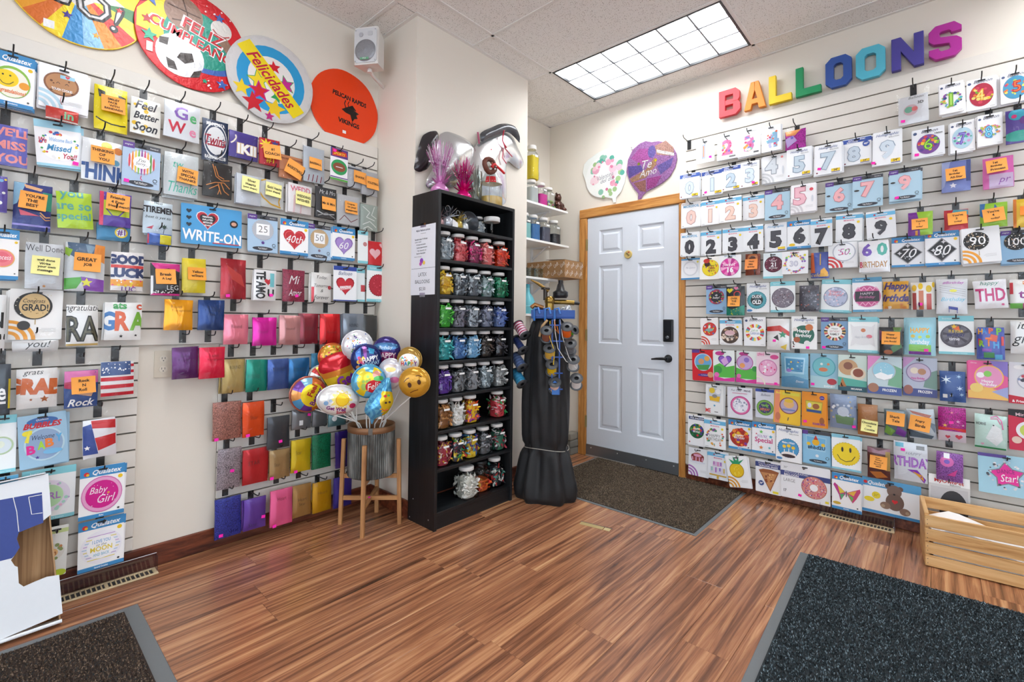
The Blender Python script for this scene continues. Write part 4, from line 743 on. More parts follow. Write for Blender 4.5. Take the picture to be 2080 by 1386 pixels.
P('B',0.7900,1.7120,0.1280,0.1840,'card','eef0f4',[('t','Holographic',.5,.87,.9,.1,'8ab8d8','bi'),*DG('5','2c2c32','4c4c54',v=.42,h=.62),('r',.6,.06,.92,.14,'f2d02a'),('r',.6,.02,.92,.05,'4b3a86')],'white card with black five and blue heading',n=1)
P('B',0.6545,1.7125,0.1310,0.1770,'card','eef0f2',Q(*DG('6','26262a','45454c',v=.46,h=.6),('e',.2,.14,.13,.05,'e8c028'),badge=False),'blue header card with black six',n=1)
P('B',0.5355,1.7085,0.1110,0.1730,'card','dfe2e6',MF(*DG('7','26262a','45454c',v=.36,h=.6)),'grey white card with black seven')
P('B',0.4015,1.7280,0.1310,0.1680,'card','eef0f2',MF(*DG('8','26262a','45454c',v=.36,h=.58)),'white card with black eight',n=1,roll=2)
P('B',0.2515,1.7230,0.1330,0.1620,'card','e4e5e8',MF(*DG('9','26262a','45454c',v=.38,h=.56)),'white card with black nine',roll=-2)
P('B',0.0815,1.7040,0.1010,0.1280,'bag','7a2a98',[('p',[(.35,1),(1,1),(1,0),(.5,0),(.45,.6)],'9cc83a'),('r',.3,.0,.4,.2,'e8a030')],"purple and lime bag with You're 1 today note",note=NT("You're|1|today!",.48,.46,.66,2))
P('B',-0.0600,1.7005,0.0920,0.1250,'bag','c8303c',[('p',[(.4,1),(1,.95),(1,.75),(.3,.8)],'5aa8b8'),('e',.6,.1,.3,.1,'d83a40'),('r',.5,.0,1,.06,'5a9ab8')],"red foil bag with You're 3 today note",note=NT("You're|3|today!",.55,.6,.8,3))
P('B',-0.1975,1.7135,0.0970,0.1230,'bag','9acb38',[('p',[(0,1),(.2,1),(.1,.4),(0,.5)],'3a78b8'),('p',[(.55,.95),(.68,.7),(.5,.7)],'3a5aa0')],"lime foil bag with You're 4 today note",note=NT("You're|4|today!",.5,.48,.8,6))
P('B',-0.3005,1.7075,0.0710,0.1410,'bag','f2c838',[('r',0,0,.15,1,'e88838')],'yellow foil bag with orange note at right edge',note=NT('5|today',.65,.55,.7,0,'f0882c'))
P('B',1.3445,1.5395,0.1370,0.1550,'card','eef0f4',[('r',0,.92,1,1,'5a9ac8'),('r',0,0,1,.08,'4a90c4'),('c',.5,.52,.4,'d8dae0'),('c',.5,.52,.33,'f4f4f8'),('t','Mis Quince',.5,.55,.5,.1,'b0b0bc','s'),('c',.88,.82,.05,'d8c828')],'white card with pearl round balloon by the door frame')
P('B',1.2050,1.5355,0.1360,0.1610,'card','f4f2ee',[('c',.55,.5,.43,'d8b818'),('c',.55,.5,.4,'f0d828'),('dr',4,26,.55,.5,.05,.37,.03,['8a5ab0','d84848','3a8a50']),('e',.38,.68,.14,.12,'3a2018'),('e',.35,.82,.16,.1,'c83a30'),('t','Happy',.62,.6,.3,.08,'3a2a18','b'),('t','16th',.62,.5,.34,.12,'8a2a20','b'),('t','Birthday',.62,.38,.36,.09,'8a2a20','s')],'card with yellow polka dot 16th balloon')
P('B',1.0635,1.5360,0.1410,0.1560,'card','f2f2f4',[('t','MICROFOIL',.5,.97,.8,.07,'9ab8d0','b'),('c',.48,.48,.44,'9a3a78'),('ray',.48,.48,0,.42,14,['d8389a','e878b8','b82a88','f0a8d0']),('t','Sweet',.45,.6,.6,.16,W_,'s'),('t','16',.52,.36,.44,.24,W_,'x')],'card with magenta starburst Sweet 16 balloon',n=1)
P('B',0.9265,1.5420,0.0910,0.1420,'bag','8a3a20',[('c',.5,.8,.35,'c87a4a'),('c',.5,.76,.22,'5a2818'),('r',.6,0,.7,.3,'402018')],'brown bag with orange birthday note below number four',note=NT('Happy|18th|Birthday',.45,.5,.85,0,'f0924c'))
P('B',0.8035,1.5255,0.1150,0.1670,'card','e3eef2',[('r',0,0,1,.08,TE),('c',.52,.55,.46,'3a1424'),('c',.52,.55,.43,'5c1c34'),('dr',3,26,.52,.55,.28,.41,.025,['a84a68','d0a0b0']),('t','Happy',.52,.68,.4,.07,W_,'s'),('t','21',.52,.54,.36,.16,W_,'b'),('t','Birthday',.52,.4,.45,.08,W_,'s')],'teal edged card with dark burgundy round balloon')
P('B',0.6775,1.5350,0.1430,0.1440,'card','eeeff2',[('t','MICROFOIL',.5,.93,.4,.05,'d8527c','b'),('dr',8,60,.47,.45,.3,.42,.04,['e8a838','7ac858','d84878','5aa8d8','8a5ab8','e8d838']),('c',.47,.45,.3,'f4f4f8'),('t','30',.47,.45,.5,.26,'a8a8bc','x'),('t','30',.47,.45,.46,.22,'e4e4f0','n'),('c',.88,.8,.05,'d8d040')],'card with confetti ring balloon numbered 30')
P('B',0.5480,1.5105,0.0940,0.1570,'bag','4a5aa8',[('p',[(0,1),(.15,1),(.25,.2),(0,.2)],'d86a3a'),('r',.5,.5,.56,.95,'e0b048'),('p',[(.55,.3),(.75,.4),(.95,.2),(.9,.05),(.5,.05)],'e8a830'),('t','celebra',.5,.12,.95,.14,'f0c858','s')],'indigo and orange bag with gold celebration script')
P('B',0.4320,1.5630,0.1420,0.1500,'card','eeeff1',GR('cf3a3c',('c',.55,.62,.4,'b8bcc8'),('c',.55,.62,.36,'eef0f4'),('t','50',.55,.62,.42,.26,'b06aa0','s'),('d',5,6,.3,.5,.8,.75,.03,['5ab868','d84878']),('c',.5,.2,.03,'889')),'white card with pearl balloon numbered 50 and red arcs',n=1)
P('B',0.2850,1.5405,0.1320,0.1770,'bag','f1f0f2',[('t','6',.28,.72,.36,.42,'7a5ab8','x'),('t','0',.8,.72,.36,.42,'5ab8a8','x'),('t','BIRTHDAY',.5,.24,.95,.2,'b8864a','b'),('t','B',.08,.24,.1,.2,'d84868','b')],'white bag with large purple 6 and birthday letters',n=1)
P('B',0.1360,1.5570,0.1400,0.1680,'card','e8eaee',Q(('p',[(.5,.8),(.94,.46),(.5,.1),(.06,.46)],'2a2a2e'),('l',[(.5,.78),(.92,.46),(.5,.12),(.08,.46),(.5,.78)],.01,'d8d8dc'),('t','70',.52,.45,.5,.3,'f2f2f4','s'),('s',.25,.46,.08,'d8d8dc',4),('s',.5,.7,.08,'d8d8dc',4),('dr',2,10,.5,.3,.02,.12,.02,['c8c8cc']),badge=False),'blue header card with black diamond balloon reading seventy')
P('B',-0.0030,1.5635,0.1340,0.1830,'card','f0f1f4',Q(('p',[(.5,.8),(.94,.45),(.5,.1),(.06,.45)],'2a2a2e'),('l',[(.5,.78),(.92,.45),(.5,.12),(.08,.45),(.5,.78)],.01,'d8d8dc'),('t','80',.52,.44,.5,.3,'f2f2f4','s'),('s',.25,.45,.08,'d8d8dc',4),('s',.55,.68,.08,'d8d8dc',4),('dr',4,10,.5,.3,.02,.12,.02,['c8c8cc'])),'blue header card with black diamond balloon reading eighty',n=1)
P('B',-0.1505,1.5655,0.1390,0.1830,'card','eff0f2',GR('f0a22e',('c',.38,.62,.34,'201e1c'),('dr',5,50,.38,.62,.05,.33,.016,['e8c8a0',W_,'f0d8b8']),('t','90',.42,.62,.44,.24,W_,''),('r',.3,.47,.5,.477,'c8a878'),('l',[(.44,.33),(.44,.2)],.02,'b8a070')),'white card with black speckled balloon numbered 90',n=2,roll=-2)
P('B',-0.2815,1.5455,0.1190,0.1670,'card','8fb8d8',AN(('c',.45,.66,.36,'201e1c'),('dr',6,50,.45,.66,.05,.35,.016,['e8c8a0',W_]),('t','100',.48,.66,.52,.22,W_,'')),'blue card with black speckled balloon numbered 100',n=1)
P('B',1.1585,1.3110,0.1390,0.2000,'card','8fb4d6',AN(('c',.5,.6,.38,'8a3a50'),('c',.5,.6,.28,'262a30'),('dr',2,40,.5,.6,.26,.37,.03,['d84858','e8c838','5aa858','5a8ad8']),('t','oh',.5,.66,.2,.06,W_,'b'),('t','baby!',.5,.56,.36,.1,W_,'s')),'blue card with black and floral round balloon')
P('B',1.0290,1.3000,0.1140,0.1980,'bag','2a2e34',[('h',.2,.84,.18,'e8d838'),('h',.55,.92,.12,'d86a98'),('o',.62,.72,.2,.15,'d83a48'),('p',[(0,.3),(.3,.2),(1,.35),(1,0),(0,0)],'1f8a70'),('d',3,9,.1,.02,.9,.25,.03,['c8d838'])],'black and green bag with over the hill note',note=NT('OVER|THE|HILL',.46,.48,.68))
P('B',0.8965,1.3190,0.1390,0.1960,'card','eef0f2',HO(('k',.45,.42,.42,'3f8a98'),('k',.45,.42,.38,'5aa4b0'),('c',.45,.42,.27,'2c3436'),('t','DUDE',.45,.54,.4,.1,W_,'b'),("t","YOU'RE",.45,.45,.25,.04,'a8c8d0'),('t','OLD',.45,.35,.4,.14,W_,'x'),('e',.14,.07,.12,.04,'4a88c0'),price=False),'card with teal round balloon reading OLD',n=0)
P('B',0.7485,1.3220,0.1390,0.1960,'card','eef2f3',BU(('c',.5,.46,.46,'5c5460'),('c',.5,.46,.43,'7c7480'),('dr',2,70,.5,.46,0,.42,.025,['a8a0a8','4a444c','8a6a70','c8c4cc'])),'teal edged card with dark holographic round balloon',n=1)
P('B',0.6020,1.3075,0.1040,0.1630,'bag','4c4a54',[('d',2,40,.05,.05,.95,.95,.04,['7a7884','2a2830','a85a50','9a98a4']),('t','Happy',.5,.6,.7,.14,'8a8894','s')],'dark crumpled silver black foil bag')
P('B',0.4700,1.3210,0.1440,0.1960,'card','eef3f4',BU(('c',.5,.46,.42,'8890a8'),('c',.5,.46,.39,'b8c0d8'),('dr',4,40,.5,.46,0,.37,.04,['d8dcec','9aa4c0','e8c8d0']),('t','Happy',.5,.62,.45,.1,'d86a80','s'),('t','Birthday',.5,.52,.5,.1,'c85a70','s')),'teal edged card with pearly blue birthday balloon',roll=3,n=2)
P('B',0.3175,1.3230,0.1370,0.2000,'card','f3f3f6',BU(('c',.5,.45,.46,'d07aa8'),('c',.5,.45,.43,'c8588f'),('r',.09,.3,.91,.6,'35333a'),('l',[(.1,.62),(.2,.72),(.3,.62),(.4,.72),(.5,.62),(.6,.72),(.7,.62),(.8,.72),(.9,.62)],.03,'e8a8c8'),('l',[(.14,.28),(.24,.18),(.34,.28),(.44,.18),(.54,.28),(.64,.18),(.74,.28),(.84,.2)],.03,'e8a8c8'),('t','HAPPY',.5,.53,.5,.07,'e8dce4','n'),('t','Birthday',.5,.42,.6,.1,'c870a0','s'),col='5a9cc0'),'blue edged card with pink zigzag black balloon')
P('B',0.1885,1.3150,0.1090,0.1520,'bag','d49a28',[('t','Happy',.55,.8,1.05,.34,'3a2468','xs'),('t','Birthday',.5,.36,1.6,.36,'3a2468','xs'),('d',4,6,.05,.03,.9,.2,.09,['e8dcc8','c87820'])],'gold foil bag with purple birthday script',n=0)
P('B',0.0765,1.3090,0.0990,0.1480,'bag','ebe7df',[('r',.08,0,.24,.62,'a83a38'),('r',.34,0,.54,.7,'c87048'),('r',.66,0,.86,.58,'c05048'),('e',.16,.8,.1,.12,'e8b820'),('e',.42,.86,.1,.12,'f0c828'),('e',.76,.76,.12,.13,'d8b820'),('e',.95,.9,.06,.1,'e8c020')],'white bag printed with red and orange candles',st=(.4,.2))
P('B',-0.0385,1.3035,0.1190,0.1850,'bag','dcdde0',[('t','#Birthday',.55,.88,.8,.1,'c858c8','s'),('l',[(.1,.82),(.95,.68)],.008,'444'),('l',[(.1,.76),(.95,.62)],.008,'444'),('l',[(.1,.7),(.95,.56)],.008,'444'),('l',[(.1,.64),(.95,.5)],.008,'444'),('t','Birthday',.55,.4,.8,.14,'7ac8e0','s'),('p',[(.4,.22),(.7,.18),(.7,.1),(.4,.14)],'2a3a98'),('l',[(.42,.2),(.42,.04)],.02,'2a3a98'),('l',[(.68,.16),(.68,.02)],.02,'2a3a98'),('e',.55,.66,.12,.04,'e8e048')],'pale silver bag with music notes and pink hashtag')
P('B',-0.1805,1.3105,0.1170,0.1430,'bag','ecebee',[('t','happy',.5,.88,.7,.18,'5a9a88','s'),('t','THD',.5,.48,.9,.46,'c83a78','b'),('s',.85,.12,.07,'d84888',8)],'white bag with pink THD letters',roll=-3)
P('B',-0.2980,1.3095,0.0960,0.1430,'bag','f2f1ee',[('t','ap',.6,.86,.5,.16,'e8884a','b'),('t','th',.55,.5,.6,.3,'9a3a90','b'),('r',0,0,.45,.18,'6ab848'),('r',.45,0,1,.18,'c83a88'),('r',0,.5,.12,.9,'d83a48')],'white bag with green and magenta blocks at right edge')
P('B',1.2040,1.0895,0.1180,0.1870,'card','f6f4f3',GR('d84838',('c',.5,.58,.4,'b82a30'),('c',.5,.58,.37,'d23a34'),('dr',3,20,.5,.58,.05,.33,.05,['e8c838','4a78c0','58a858','f0e8e0']),('e',.5,.55,.22,.06,'8ab0a8')),'white card with red patterned balloon and red arcs',roll=-2,n=1)
P('B',1.0635,1.0915,0.1370,0.1790,'card','f4f4f4',MF(('c',.48,.36,.42,'4c3c34'),('dr',7,26,.48,.36,.2,.4,.06,['c8a888','8a6a58','e8d8c8']),('e',.48,.44,.24,.1,'d8b0b8'),('t','Happy',.48,.36,.5,.1,'f0e8e0','s'),('t','Birthday',.48,.26,.5,.09,'f0e8e0','s')),'white card with chocolate brown round balloon',n=1)
P('B',0.9165,1.0950,0.1310,0.1920,'card','f6f6f8',BA(('ray',.5,.46,.24,.43,26,['d83a48','e8b838','f2efe8','c83a58','5ab0c0','f0d858','f6f2ec']),('c',.5,.46,.26,'fafafa'),('t','Let us',.5,.54,.3,.08,'58a868','s'),('t','Celebrate',.5,.44,.44,.1,'3a6ab0','s')),'white card with striped ring Celebrate balloon',n=1)
P('B',0.7755,1.0780,0.1270,0.1960,'bag','ebe8e6',[('p',[(0,.75),(.6,.8),(1,.6),(1,.45),(.55,.62),(0,.6)],'c83a34'),('s',.72,.5,.2,'2f8a60',5),('c',.2,.3,.3,'f4f4f2'),('p',[(.3,.4),(.5,.5),(.55,.3)],'333'),('p',[(.6,.1),(.9,.2),(.85,0)],'e8c838')],'white bag with red band and soccer ball print',st=(.35,.3),n=1)
P('B',0.6305,1.0945,0.1370,0.2030,'card','f3f4f3',HO(('c',.48,.44,.42,'2f6a5a'),('c',.7,.66,.15,'d07a48'),('c',.22,.28,.13,'a85a38'),('c',.62,.18,.12,'e8e8e8'),('c',.15,.6,.09,'e8e0d8'),('t','Happy',.48,.54,.5,.13,W_,'b'),('t','Birthday',.48,.4,.62,.13,W_,'b'),price=False),'white card with green sports ball birthday balloon',st=(.65,.05),n=0)
P('B',0.4785,1.0925,0.1350,0.1950,'card','7fa6cc',AN(('ray',.52,.56,.26,.4,34,['2c2c30','d8b068','c84a58','e8e4dc']),('c',.52,.56,.27,'f2f2f0'),('t','Happy',.52,.65,.25,.06,'444','s'),('t','BIRTHDAY',.52,.57,.36,.06,'a83a48','n'),('t','FAMILY',.52,.48,.34,.06,'444','b')),'blue card with black gold ray ring balloon',st=(.12,.07))
P('B',0.3400,1.0910,0.1380,0.2060,'card','f3f6f6',BU(('p',[(.08,.8),(.2,.72),(.5,.75),(.8,.72),(.92,.8),(.85,.6),(.87,.4),(.92,.16),(.75,.24),(.5,.21),(.25,.24),(.08,.16),(.15,.4),(.13,.6)],'e3e4e6'),('c',.52,.62,.08,'d0805a'),('e',.72,.45,.1,.05,'e07888'),('t','Happy Birthday',.48,.42,.5,.1,'b0b4bc','s')),'white card with square pearl feather balloon',n=1)
P('B',0.2130,1.0570,0.1000,0.1580,'bag','26282a',[('p',[(0,.9),(.3,.8),(.25,.6),(0,.5)],'7a4a68'),('p',[(.5,.3),(.9,.5),(1,.3),(.6,.1)],'4a7a48'),('e',.4,.12,.2,.08,'a85a30'),('p',[(.6,1),(1,1),(.9,.8),(.65,.85)],'5a7a38')],'black patterned bag with orange You Rock note',note=NT('Happy|Birthday!|you Rock!',.52,.62,.8,-1))
P('B',0.0900,1.0885,0.1300,0.2070,'bag','9fcdd8',[('r',.15,.1,.85,.75,'8ad0e0'),('r',.15,.1,.85,.28,'8ac858'),('t','HAPPY',.5,.66,.62,.14,'e8a838','x'),('c',.28,.5,.07,'d8b838'),('c',.5,.48,.06,'c8d848'),('c',.75,.5,.07,'a8c840'),('t','birthday',.5,.34,.6,.16,'eef4f4','b'),('r',.15,.02,.85,.1,'7a2a98')],'teal bag with green birthday scene',st=(.7,.14),n=1)
P('B',-0.0530,1.1000,0.1360,0.2020,'card','f1f5f6',BU(('c',.5,.48,.45,'47454e'),('c',.5,.48,.42,'5a5862'),('ray',.5,.5,.05,.38,22,['6a6874','4a4852','74727c']),('s',.45,.72,.1,'e8b828'),('p',[(.42,.66),(.58,.74),(.62,.6)],'e8703a'),('t','IT IS YOUR',.5,.6,.4,.07,'e8c838','b'),('t','BIRTHDAY',.5,.5,.5,.08,'3a3a68','x'),('t','time',.45,.4,.3,.08,'d8d8e0','b')),'teal edged card with grey explosion round balloon')
P('B',-0.1810,1.0610,0.0940,0.1600,'bag','4a5ab0',[('t','H',.1,.88,.18,.18,'e8a838','x'),('t','A',.25,.9,.2,.2,'4a90d8','x'),('t','P',.5,.9,.18,.18,'e8683a','x'),('t','P',.8,.88,.2,.22,'7ac038','x'),('p',[(.5,.8),(.75,.75),(.7,.55),(.4,.6)],'d84a30'),('t','B',.08,.55,.14,.2,'d83a48','x'),('t','R',.14,.5,.2,.2,'8ac838','x'),('t','T',.4,.55,.24,.28,'e87a2c','x'),('t','H',.68,.46,.22,.22,'4aa0d8','x'),('t','I',.92,.58,.1,.28,'d83a38','x'),('r',.2,.05,.6,.22,'3a8a48'),('r',.62,.0,.9,.16,'5ab0e0'),('r',.15,.25,.5,.34,'8a4ab0')],'bag of bright toy block birthday letters',n=1)
P('B',-0.2965,1.0960,0.0930,0.1620,'bag','edecea',[('t','it',.4,.85,.5,.2,'333','s'),('t','girl',.5,.42,.9,.4,'2c2c2e','s')],'white bag with large black script at right edge')
P('B',1.2490,0.8475,0.1540,0.2170,'card','d3202c',[('r',0,.9,.35,1,'5f3d90'),('c',.5,.6,.4,'c8d8e8'),('c',.5,.6,.36,'6aa8d8'),('p',[(.18,.5),(.8,.52),(.72,.35),(.3,.34)],'4a9a50'),('c',.68,.72,.12,'e8a850'),('c',.42,.62,.13,'d89a6a'),('e',.55,.18,.3,.05,'5a3a90'),('t','Foil Balloon',.55,.18,.35,.03,W_),('c',.82,.2,.13,'e0a078')],'red card with round landscape balloon',roll=-2,n=1)
P('B',1.1040,0.8550,0.1360,0.2100,'card','eaf0ee',[('p',[(0,.48),(.3,.58),(.6,.46),(1,.52),(1,.12),(0,.12)],'58b848'),('c',.2,.36,.2,'3a9a48'),('e',.3,.9,.22,.07,'c83a90'),('h',.55,.64,.35,'4a2a70'),('h',.55,.64,.31,'8a5ac0'),('p',[(.35,.68),(.6,.8),(.72,.6),(.5,.5)],'d8a8e0'),('p',[(.0,.0),(1,.0),(1,.14),(.5,.08),(0,.16)],'d8389a'),('c',.14,.2,.12,'e86ab8')],'card with purple heart balloon over green hills',roll=-1,n=1)
P('B',0.9685,0.8545,0.1290,0.2110,'card','eaf0ee',[('p',[(0,.46),(.3,.4),(.7,.46),(1,.5),(1,.12),(0,.12)],'58b848'),('c',.9,.46,.14,'3a9a48'),('e',.35,.91,.22,.06,'c83a90'),('c',.42,.64,.4,'b85aa0'),('c',.42,.64,.36,'c8a8d8'),('c',.3,.54,.13,'e8a060'),('c',.5,.72,.13,'8a70c0'),('p',[(.0,.0),(1,.0),(1,.14),(.5,.08),(0,.16)],'d8389a'),('c',.14,.2,.11,'e86ab8')],'card with pink round balloon over green hills',n=1)
P('B',0.8365,0.8555,0.1350,0.2110,'card','ecd5e0',[('t','HELLO',.2,.95,.3,.05,'d84a90','b'),('t','KITTY',.2,.9,.3,.05,'d84a90','b'),('e',.78,.86,.18,.07,'d84a90'),('c',.5,.52,.4,'c87aa8'),('c',.5,.52,.36,'e8a8cc'),('dr',5,16,.5,.52,.05,.32,.05,['f6f4f6','d84a78','f0c8dc']),('r',0,0,1,.06,'e07ab0'),('q',0,0,.4,.34,'f0e8d8')],'pink card with round rose dotted balloon',st=(.85,.06))
P('B',0.6820,0.8565,0.1460,0.2130,'bag','7fb4cc',[('p',[(.12,.9),(.9,.88),(.85,.4),(.15,.42)],'a8d0e0'),('p',[(.17,.85),(.85,.83),(.8,.46),(.2,.48)],'3f88b0'),('d',6,10,.25,.52,.75,.8,.04,['3a5ab0','d8b848','8ac0d8']),('e',.3,.5,.1,.05,'9a78c0'),('p',[(0,.3),(.5,.35),(1,.25),(1,0),(0,0)],'5a94b8'),('t','Disney',.7,.18,.3,.08,W_,'s')],'sea blue bag with square ocean balloon',n=0)
P('B',0.5325,0.8635,0.1430,0.2090,'card','96c4d8',[('c',.5,.62,.42,'5aa8b8'),('c',.5,.62,.38,'7ac4cc'),('c',.42,.7,.05,'e8ece8'),('e',.48,.54,.16,.06,'d88058'),('c',.66,.7,.05,'d8885a'),('p',[(0,.35),(1,.3),(1,0),(0,0)],'b0d4dc'),('e',.78,.2,.17,.09,'b83a48'),('t','DISNEY',.7,.06,.4,.06,W_,'b')],'pale aqua card with round turquoise balloon',st=(.1,.1))
P('B',0.3905,0.8625,0.1370,0.2110,'card','cfe0d8',[('c',.35,.66,.34,'c8a078'),('c',.35,.7,.16,'8a5a48'),('c',.7,.5,.26,'e8d8c0'),('c',.7,.52,.18,'8a4a38'),('p',[(0,.38),(1,.3),(1,.12),(0,.14)],'5ab0a0'),('r',0,0,1,.14,'2c5868'),('t','MOANA',.65,.07,.4,.05,W_,'b'),('p',[(.05,.1),(.3,.12),(.15,.36)],'b87848')],'sea green card with two round brown balloons')
P('B',0.2425,0.8640,0.1510,0.2140,'card','c3d6dc',[('p',[(0,1),(.4,1),(0,.6)],'e090c8'),('r',0,0,1,.2,'4a5e9c'),('p',[(.7,.8),(1,.7),(1,.2),(.6,.25)],'7ab090'),('c',.48,.62,.35,'b8c0c8'),('c',.48,.62,.32,'9ad0e4'),('p',[(.2,.5),(.4,.58),(.6,.52),(.76,.56),(.7,.44),(.5,.38),(.28,.42)],'f6f8fa'),('d',3,8,.3,.6,.7,.8,.015,['f6f8fa']),('e',.18,.16,.16,.12,'a87860'),('t','FROZEN',.65,.12,.4,.07,W_,'b')],'icy card with snow scene round balloon',n=0)
P('B',0.0925,0.8660,0.1410,0.2120,'card','b9c2d4',[('p',[(0,1),(.4,1),(0,.7)],'c898c8'),('r',0,0,1,.2,'4a5690'),('p',[(.7,.6),(1,.7),(1,.2),(.6,.25)],'7a9a90'),('c',.46,.62,.37,'8a7aa0'),('c',.46,.62,.34,'c8b8d0'),('c',.34,.66,.12,'e8dcc8'),('c',.56,.64,.12,'b88868'),('t','Happy Birthday',.44,.46,.4,.07,'c83a98','b'),('e',.16,.16,.14,.12,'a06a60'),('t','FROZEN',.65,.13,.4,.07,W_,'b')],'lilac card with winter round balloon')
P('B',-0.0365,0.8290,0.0990,0.1580,'bag','2f5494',[('s',.25,.72,.24,'d8e8f4',6,0,.25),('s',.75,.84,.13,'a8c8e4',6,0,.25),('s',.78,.45,.15,'c8dcf0',6,0,.25),('s',.85,.25,.12,'a8c8e4',6,0,.25),('r',.12,.12,.3,.24,'f0f0f0'),('s',.45,.2,.1,'d8e4f0',6,0,.25)],'navy bag printed with white snowflakes')
P('B',-0.1660,0.8770,0.1420,0.1920,'card','e8609c',[('p',[(.55,1),(1,1),(1,.6),(.8,.7)],'8a78c8'),('p',[(0,.2),(.5,.3),(1,.2),(1,0),(0,0)],'f0c068'),('p',[(.6,.2),(1,.35),(1,.05)],'a0a8d8'),('e',.53,.58,.37,.31,'f2c060'),('e',.53,.58,.34,.28,'e89ac4'),('c',.32,.62,.1,'f4f0f4'),('e',.5,.66,.1,.08,'8ad060'),('t','Happy',.5,.46,.3,.09,W_,'b'),('t','Birthday',.52,.37,.42,.09,W_,'b'),('e',.22,.28,.17,.12,'f0d078'),('t','Disney',.15,.93,.2,.04,W_,'s')],'hot pink card with oval rainbow unicorn colours balloon',n=1)
P('B',-0.2985,0.8700,0.1150,0.2040,'card','dfe1e6',[('e',.3,.88,.16,.05,'f4f4f4'),('c',.6,.55,.36,'b8bcc8'),('c',.6,.55,.32,'e8e8ee'),('dr',4,20,.6,.55,.1,.3,.06,['4a4a58','c84858','8a9ac0']),('p',[(0,.2),(1,.12),(1,0),(0,0)],'c8203a'),('t','& Friends',.35,.06,.5,.06,W_,'b')],'pale grey card with red foot at right edge')
P('B',1.1710,0.6135,0.1220,0.2050,'card','eceeee',[('p',[(.15,.9),(.85,.86),(.8,.4),(.2,.44)],'c8ccd4'),('c',.35,.8,.16,'e8c838'),('c',.68,.78,.15,'f0f0f0'),('p',[(.2,.6),(.8,.62),(.75,.44),(.25,.46)],'e8b82c'),('e',.5,.62,.14,.06,'888'),('t','ME',.15,.12,.28,.14,'d8302c','b'),('r',.5,.08,.7,.1,'444'),('c',.5,.3,.05,'4a90b8')],'white card with square yellow and grey balloon',n=1)
P('B',1.0035,0.6135,0.1550,0.2050,'card','e2e4ec',[('t','Fun One',.35,.9,.5,.06,'334','s'),('t','PRIVE',.8,.9,.34,.06,'334','b'),('r',.2,.8,.8,.815,'c83a78'),('c',.52,.42,.4,'b83a80'),('c',.52,.42,.37,'d86aa0'),('c',.52,.42,.31,'e8e8f2'),('dr',3,30,.52,.42,.02,.29,.04,['c8c8d8','9aa0b8','f4f4f8'])],'pearl card with pink ringed round balloon',n=1)
P('B',0.8590,0.6240,0.1100,0.1880,'card','d7dae6',[('r',0,.9,1,1,'2f4aa0'),('t','Balloon',.55,.8,.5,.08,'778','s'),('c',.52,.36,.46,'4a7a3a'),('c',.52,.36,.43,'7aa848'),('c',.52,.36,.33,'3a3a68'),('dr',6,16,.52,.36,.1,.3,.05,['8a4aa8','5a8a48']),('t','Happy',.52,.44,.4,.09,'8ac848','b'),('t','BIRTHDAY',.52,.3,.5,.09,'e88a3a','b')],'navy topped card with green ringed balloon')
P('B',0.7255,0.6195,0.1450,0.2090,'card','f2c434',[('p',[(0,1),(.2,1),(.2,0),(0,0)],'e8906a'),('t','Bob',.15,.92,.2,.07,'f4e048','b'),('r',.3,.86,.95,.95,'e8d84a'),('c',.55,.55,.36,'8a4858'),('c',.55,.55,.32,'b8a8c0'),('e',.55,.6,.2,.12,'e8b878'),('e',.55,.7,.17,.06,'e8c038'),('r',.3,.4,.8,.45,'7a88b8'),('e',.14,.2,.1,.12,'c87858'),('l',[(.55,.2),(.52,.1)],.03,'555')],'yellow and orange card with ringed cartoon colours balloon',roll=1,n=1)
P('B',0.5810,0.6250,0.1280,0.2100,'card','e8901c',[('c',.82,.86,.1,'4a2a88'),('t','jumbo',.82,.86,.14,.03,W_),('p',[(.15,.76),(.85,.74),(.82,.4),(.18,.42)],'b89a28'),('p',[(.18,.73),(.82,.71),(.79,.5),(.21,.52)],'d8c848'),('p',[(.2,.5),(.8,.49),(.79,.42),(.21,.43)],'2a4a88'),('e',.58,.6,.14,.08,'9a5a2c'),('e',.32,.62,.08,.07,'d8d8e0'),('e',.82,.2,.1,.1,'9a5a2c'),('t','SCOOBY-DOO',.7,.1,.5,.06,'7a2a98','x')],'orange card with square yellow and blue balloon',st=(.15,.14),n=1)
P('B',0.4370,0.6315,0.1300,0.2010,'bag','8c9cb8',[('d',4,30,.05,.3,.95,.95,.05,['d8e0ec','6a7a9c','c8b890','f0f4f8']),('p',[(.2,.4),(.9,.35),(.85,.12),(.25,.15)],'6a8a60'),('c',.5,.5,.22,'c8d0dc')],'silvery blue crinkled bag with green patch',st=(.9,.1))
P('B',0.3205,0.6010,0.0910,0.1760,'bag','a9713f',[('e',.65,.42,.1,.05,'4a2a18')],'kraft brown bag with pale yellow cookie note',note=NT('Chocolate|Chip|Cookie',.6,.32,.82,-4,YN))
P('B',0.1970,0.6060,0.0960,0.1480,'bag','5a6a70',[('p',[(.1,.4),(.5,.2),(.3,.0),(.0,.1)],'7aa848'),('p',[(.6,.4),(1,.2),(.9,0),(.5,.1)],'7a3a98'),('r',.1,.85,.9,.95,'8a98a0')],'grey green bag with orange shark film note',note=NT('Shark|Tale',.52,.66,.82,-4))
P('B',0.0875,0.6135,0.1110,0.1570,'bag','c8d0d6',[('p',[(.1,.95),(.9,.8),(.8,.7),(.2,.85)],'a85a48'),('p',[(0,.3),(.4,.2),(.9,.1),(.8,0),(0,.05)],'5a6a78'),('p',[(.7,.6),(1,.5),(.95,.2)],'7a8a98')],'crumpled white bag with tilted orange birds note',note=NT('Angry|Birds',.44,.52,.78,-12),roll=-5)
